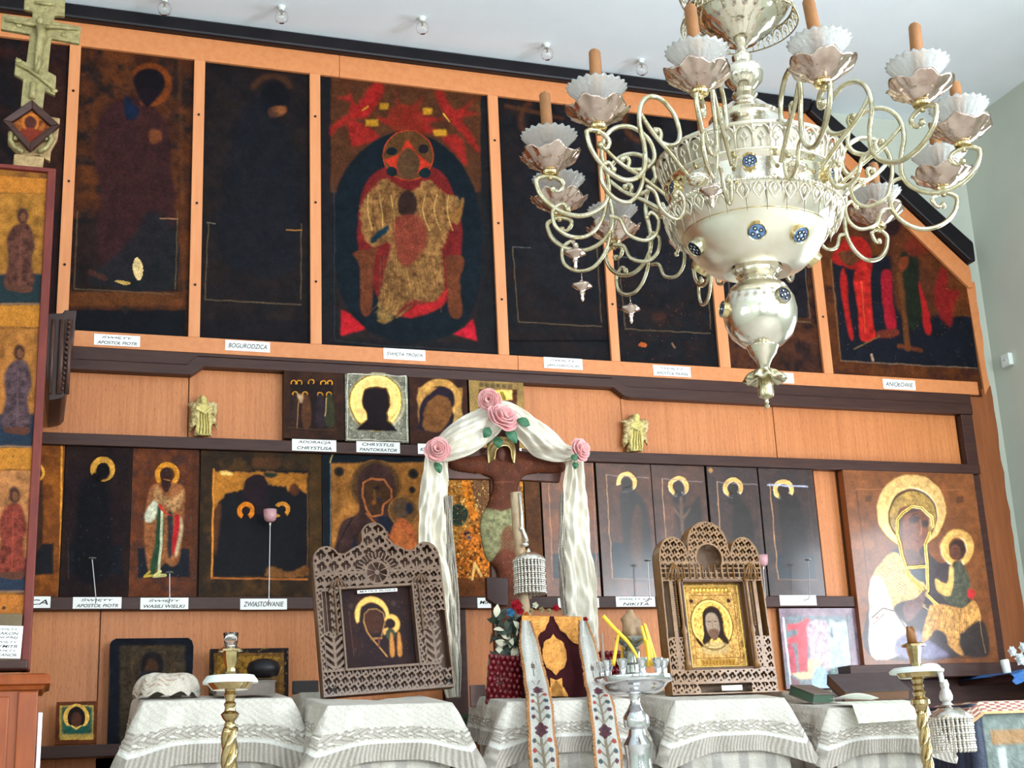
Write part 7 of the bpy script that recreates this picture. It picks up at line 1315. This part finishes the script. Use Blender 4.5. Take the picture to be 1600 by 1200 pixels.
# arms
S1 = [(.352, -.035), (.342, -.028), (.334, -.040), (.336, -.062), (.30, -.062), (.272, -.045), (.264, -.015), (.28, .03), (.32, .060), (.365, .058), (.398, .025), (.408, -.03), (.395, -.09), (.395, -.145), (.425, -.185), (.475, -.203), (.53, -.19), (.572, -.155), (.588, -.115), (.582, -.10), (.555, -.092), (.527, -.10), (.515, -.115), (.528, -.135), (.545, -.13)]
S2 = [(.235, -.165), (.30, -.105), (.36, -.05), (.41, .03-.03), (.445, .03), (.485, .035), (.52, -.0-.01), (.525, -.05)]
S3 = [(.405, -.06), (.43, -.11), (.46, -.145), (.50, -.15), (.525, -.135)]
S4 = [(.395, -.145), (.365, -.155), (.345, -.195), (.30, -.21), (.27, -.19), (.262, -.15), (.28, -.13), (.293, -.145)]
def arm(parent, a, idx):
    d = dirw(a); ex = Vector((d[0], d[1], 0)); 
    def W(r, z, o=0): return tuple(ex*r+Vector((0, 0, z))+Vector((-d[1], d[0], 0))*o)
    b = MB(); low = -.055 if idx % 2 else 0
    b.tube([W(r, z) for r, z in crom(S1, 6)], lambda u: .0066 if .05 < u < .95 else .0052, 8); b.ball(W(.352, -.035), .010, 8); b.ball(W(.545, -.13), .010, 8)
    b.tube([W(r, z) for r, z in crom([(.235, -.135), (.30, -.085), (.36, -.045), (.405, .0)], 6)], .006, 8)
    b.tube([W(r, z+low) for r, z in crom(S4, 6)], .0052, 8); b.ball(W(.293, -.145+low), .008, 8)
    if low: b.tube([W(r, z) for r, z in crom([(.395, -.11), (.41, -.20), (.45, -.255), (.50, -.262), (.54, -.235), (.545, -.19), (.52, -.17), (.505, -.185)], 6)], .0056, 8); b.ball(W(.505, -.185), .009, 8)
    o = b.build('arm', ARMM, parent, smooth=True)
    b = MB(); b.lathe([(.006, -.075), (.006, -.062), (.021, -.060), (.023, -.054), (.018, -.046), (.010, -.040)], 20, c=W(.55, -.028)); b.build('arm_cap', PBR, o, smooth='auto')
    rs = random.Random(idx); ph = rs.random()*6
    b = MB(); b.lathe([(.008, -.040), (.018, -.036), (.034, -.028), (.043, -.018), (.049, -.016), (.062, -.008), (.075, .004), (.080, .008), (.075, .006), (.058, -.004), (.02, -.014), (.004, -.016)], 80, c=W(.55, -.042), cap=False,
                    wav=lambda r, z, an, j: (r*(1+.05*math.cos(an*6+ph)*(r > .05)+.02*math.cos(an*17+ph)*(r > .075)), z+(.007*math.cos(an*6+ph)+.003*math.sin(an*13+ph))*max(0, (r-.045)/.035))); b.build('drip_pan', PANM, o, smooth=True)
    b = MB(); b.lathe([(.020, -.008), (.030, -.004), (.042, .006), (.056, .022), (.068, .034), (.074, .040)], 88, c=W(.55, -.016), cap=False, wav=lambda r, z, an, j: (r*(1+.035*math.cos(an*22)*(r/.068)), z+.0025*math.cos(an*22)*(r > .06))); g = b.build('glass_collar', RIBG, o, smooth=True, solid=.003)
    if idx % 2 and idx % 4 == 1 or idx in (7,):
        b = MB(); zb = -.262-.02; c = W(.49, 0); b.tube([(c[0], c[1], -.262), (c[0], c[1], zb-.014)], .0015, 5); b.lathe([(.003, zb-.008), (.010, zb-.016), (.026, zb-.022), (.028, zb-.028), (.014, zb-.036), (.006, zb-.042), (.009, zb-.048), (.004, zb-.056), (.006, zb-.064), (.001, zb-.072)], 16, c=(c[0], c[1], 0), cap=False, wav=lambda r, z, an, j: (r*(1+.12*math.cos(an*4)*(r > .02)), z)); b.build('pendant', PANM, o, smooth=True)
    return o
CL_ = ['leaning brown candle on the chandelier arm nearest the camera, right one', 'brown candle on the chandelier front arm seen before the upper basin', 'brown candle on the right chandelier arm, against the white ceiling', 'brown candle on the left chandelier arm standing tallest, over the top rail', 'brown candle far right on the chandelier beside the ceiling corner', 'brown candle furthest left on the chandelier', 'brown candle low at the right rear of the chandelier', 'brown candle just behind the furthest left one on the chandelier', 'brown candle low over the slanted rail, right of the chandelier bowl', '', 'brown candle behind the chandelier bowl', '']
ang = [15, -15, 45, -45, 75, -75, 105, -105, 135, -135, 165, -165]
Mch = CH.rotation_euler.to_matrix().to_4x4(); Mch.translation = CH.location
for i, a in enumerate(ang):
    arm(CH, a, i)
    if i in (9, 10, 11): continue
    d = dirw(a); rr = random.Random(i+3); h = (.165, .18, .16, .155, .125, .175, .125, .14, .15)[i]; b = MB(); fl_ = rr.uniform(-.05, .05)
    b.lathe([(.0135, -.006), (.0155, .0), (.0155, h*.5), (.0150, h-.006), (.012, h), (.003, h-.003)], 14, wav=lambda r, z, an, j: (r*(1+.04*math.sin(an*3+i)), z)); b.lathe([(.0012, h-.003), (.0012, h+.008)], 6)
    wp = Mch @ Vector((d[0]*.55, d[1]*.55, -.03)); o = b.build('candle', CANDLE, loc=tuple(wp), smooth='auto', rot=(rr.uniform(-.05, .05), rr.uniform(-.06, .06)-(.08 if i == 0 else 0), 0)); tag(o, CL_[i], 'candle', 'brown candles on the chandelier')
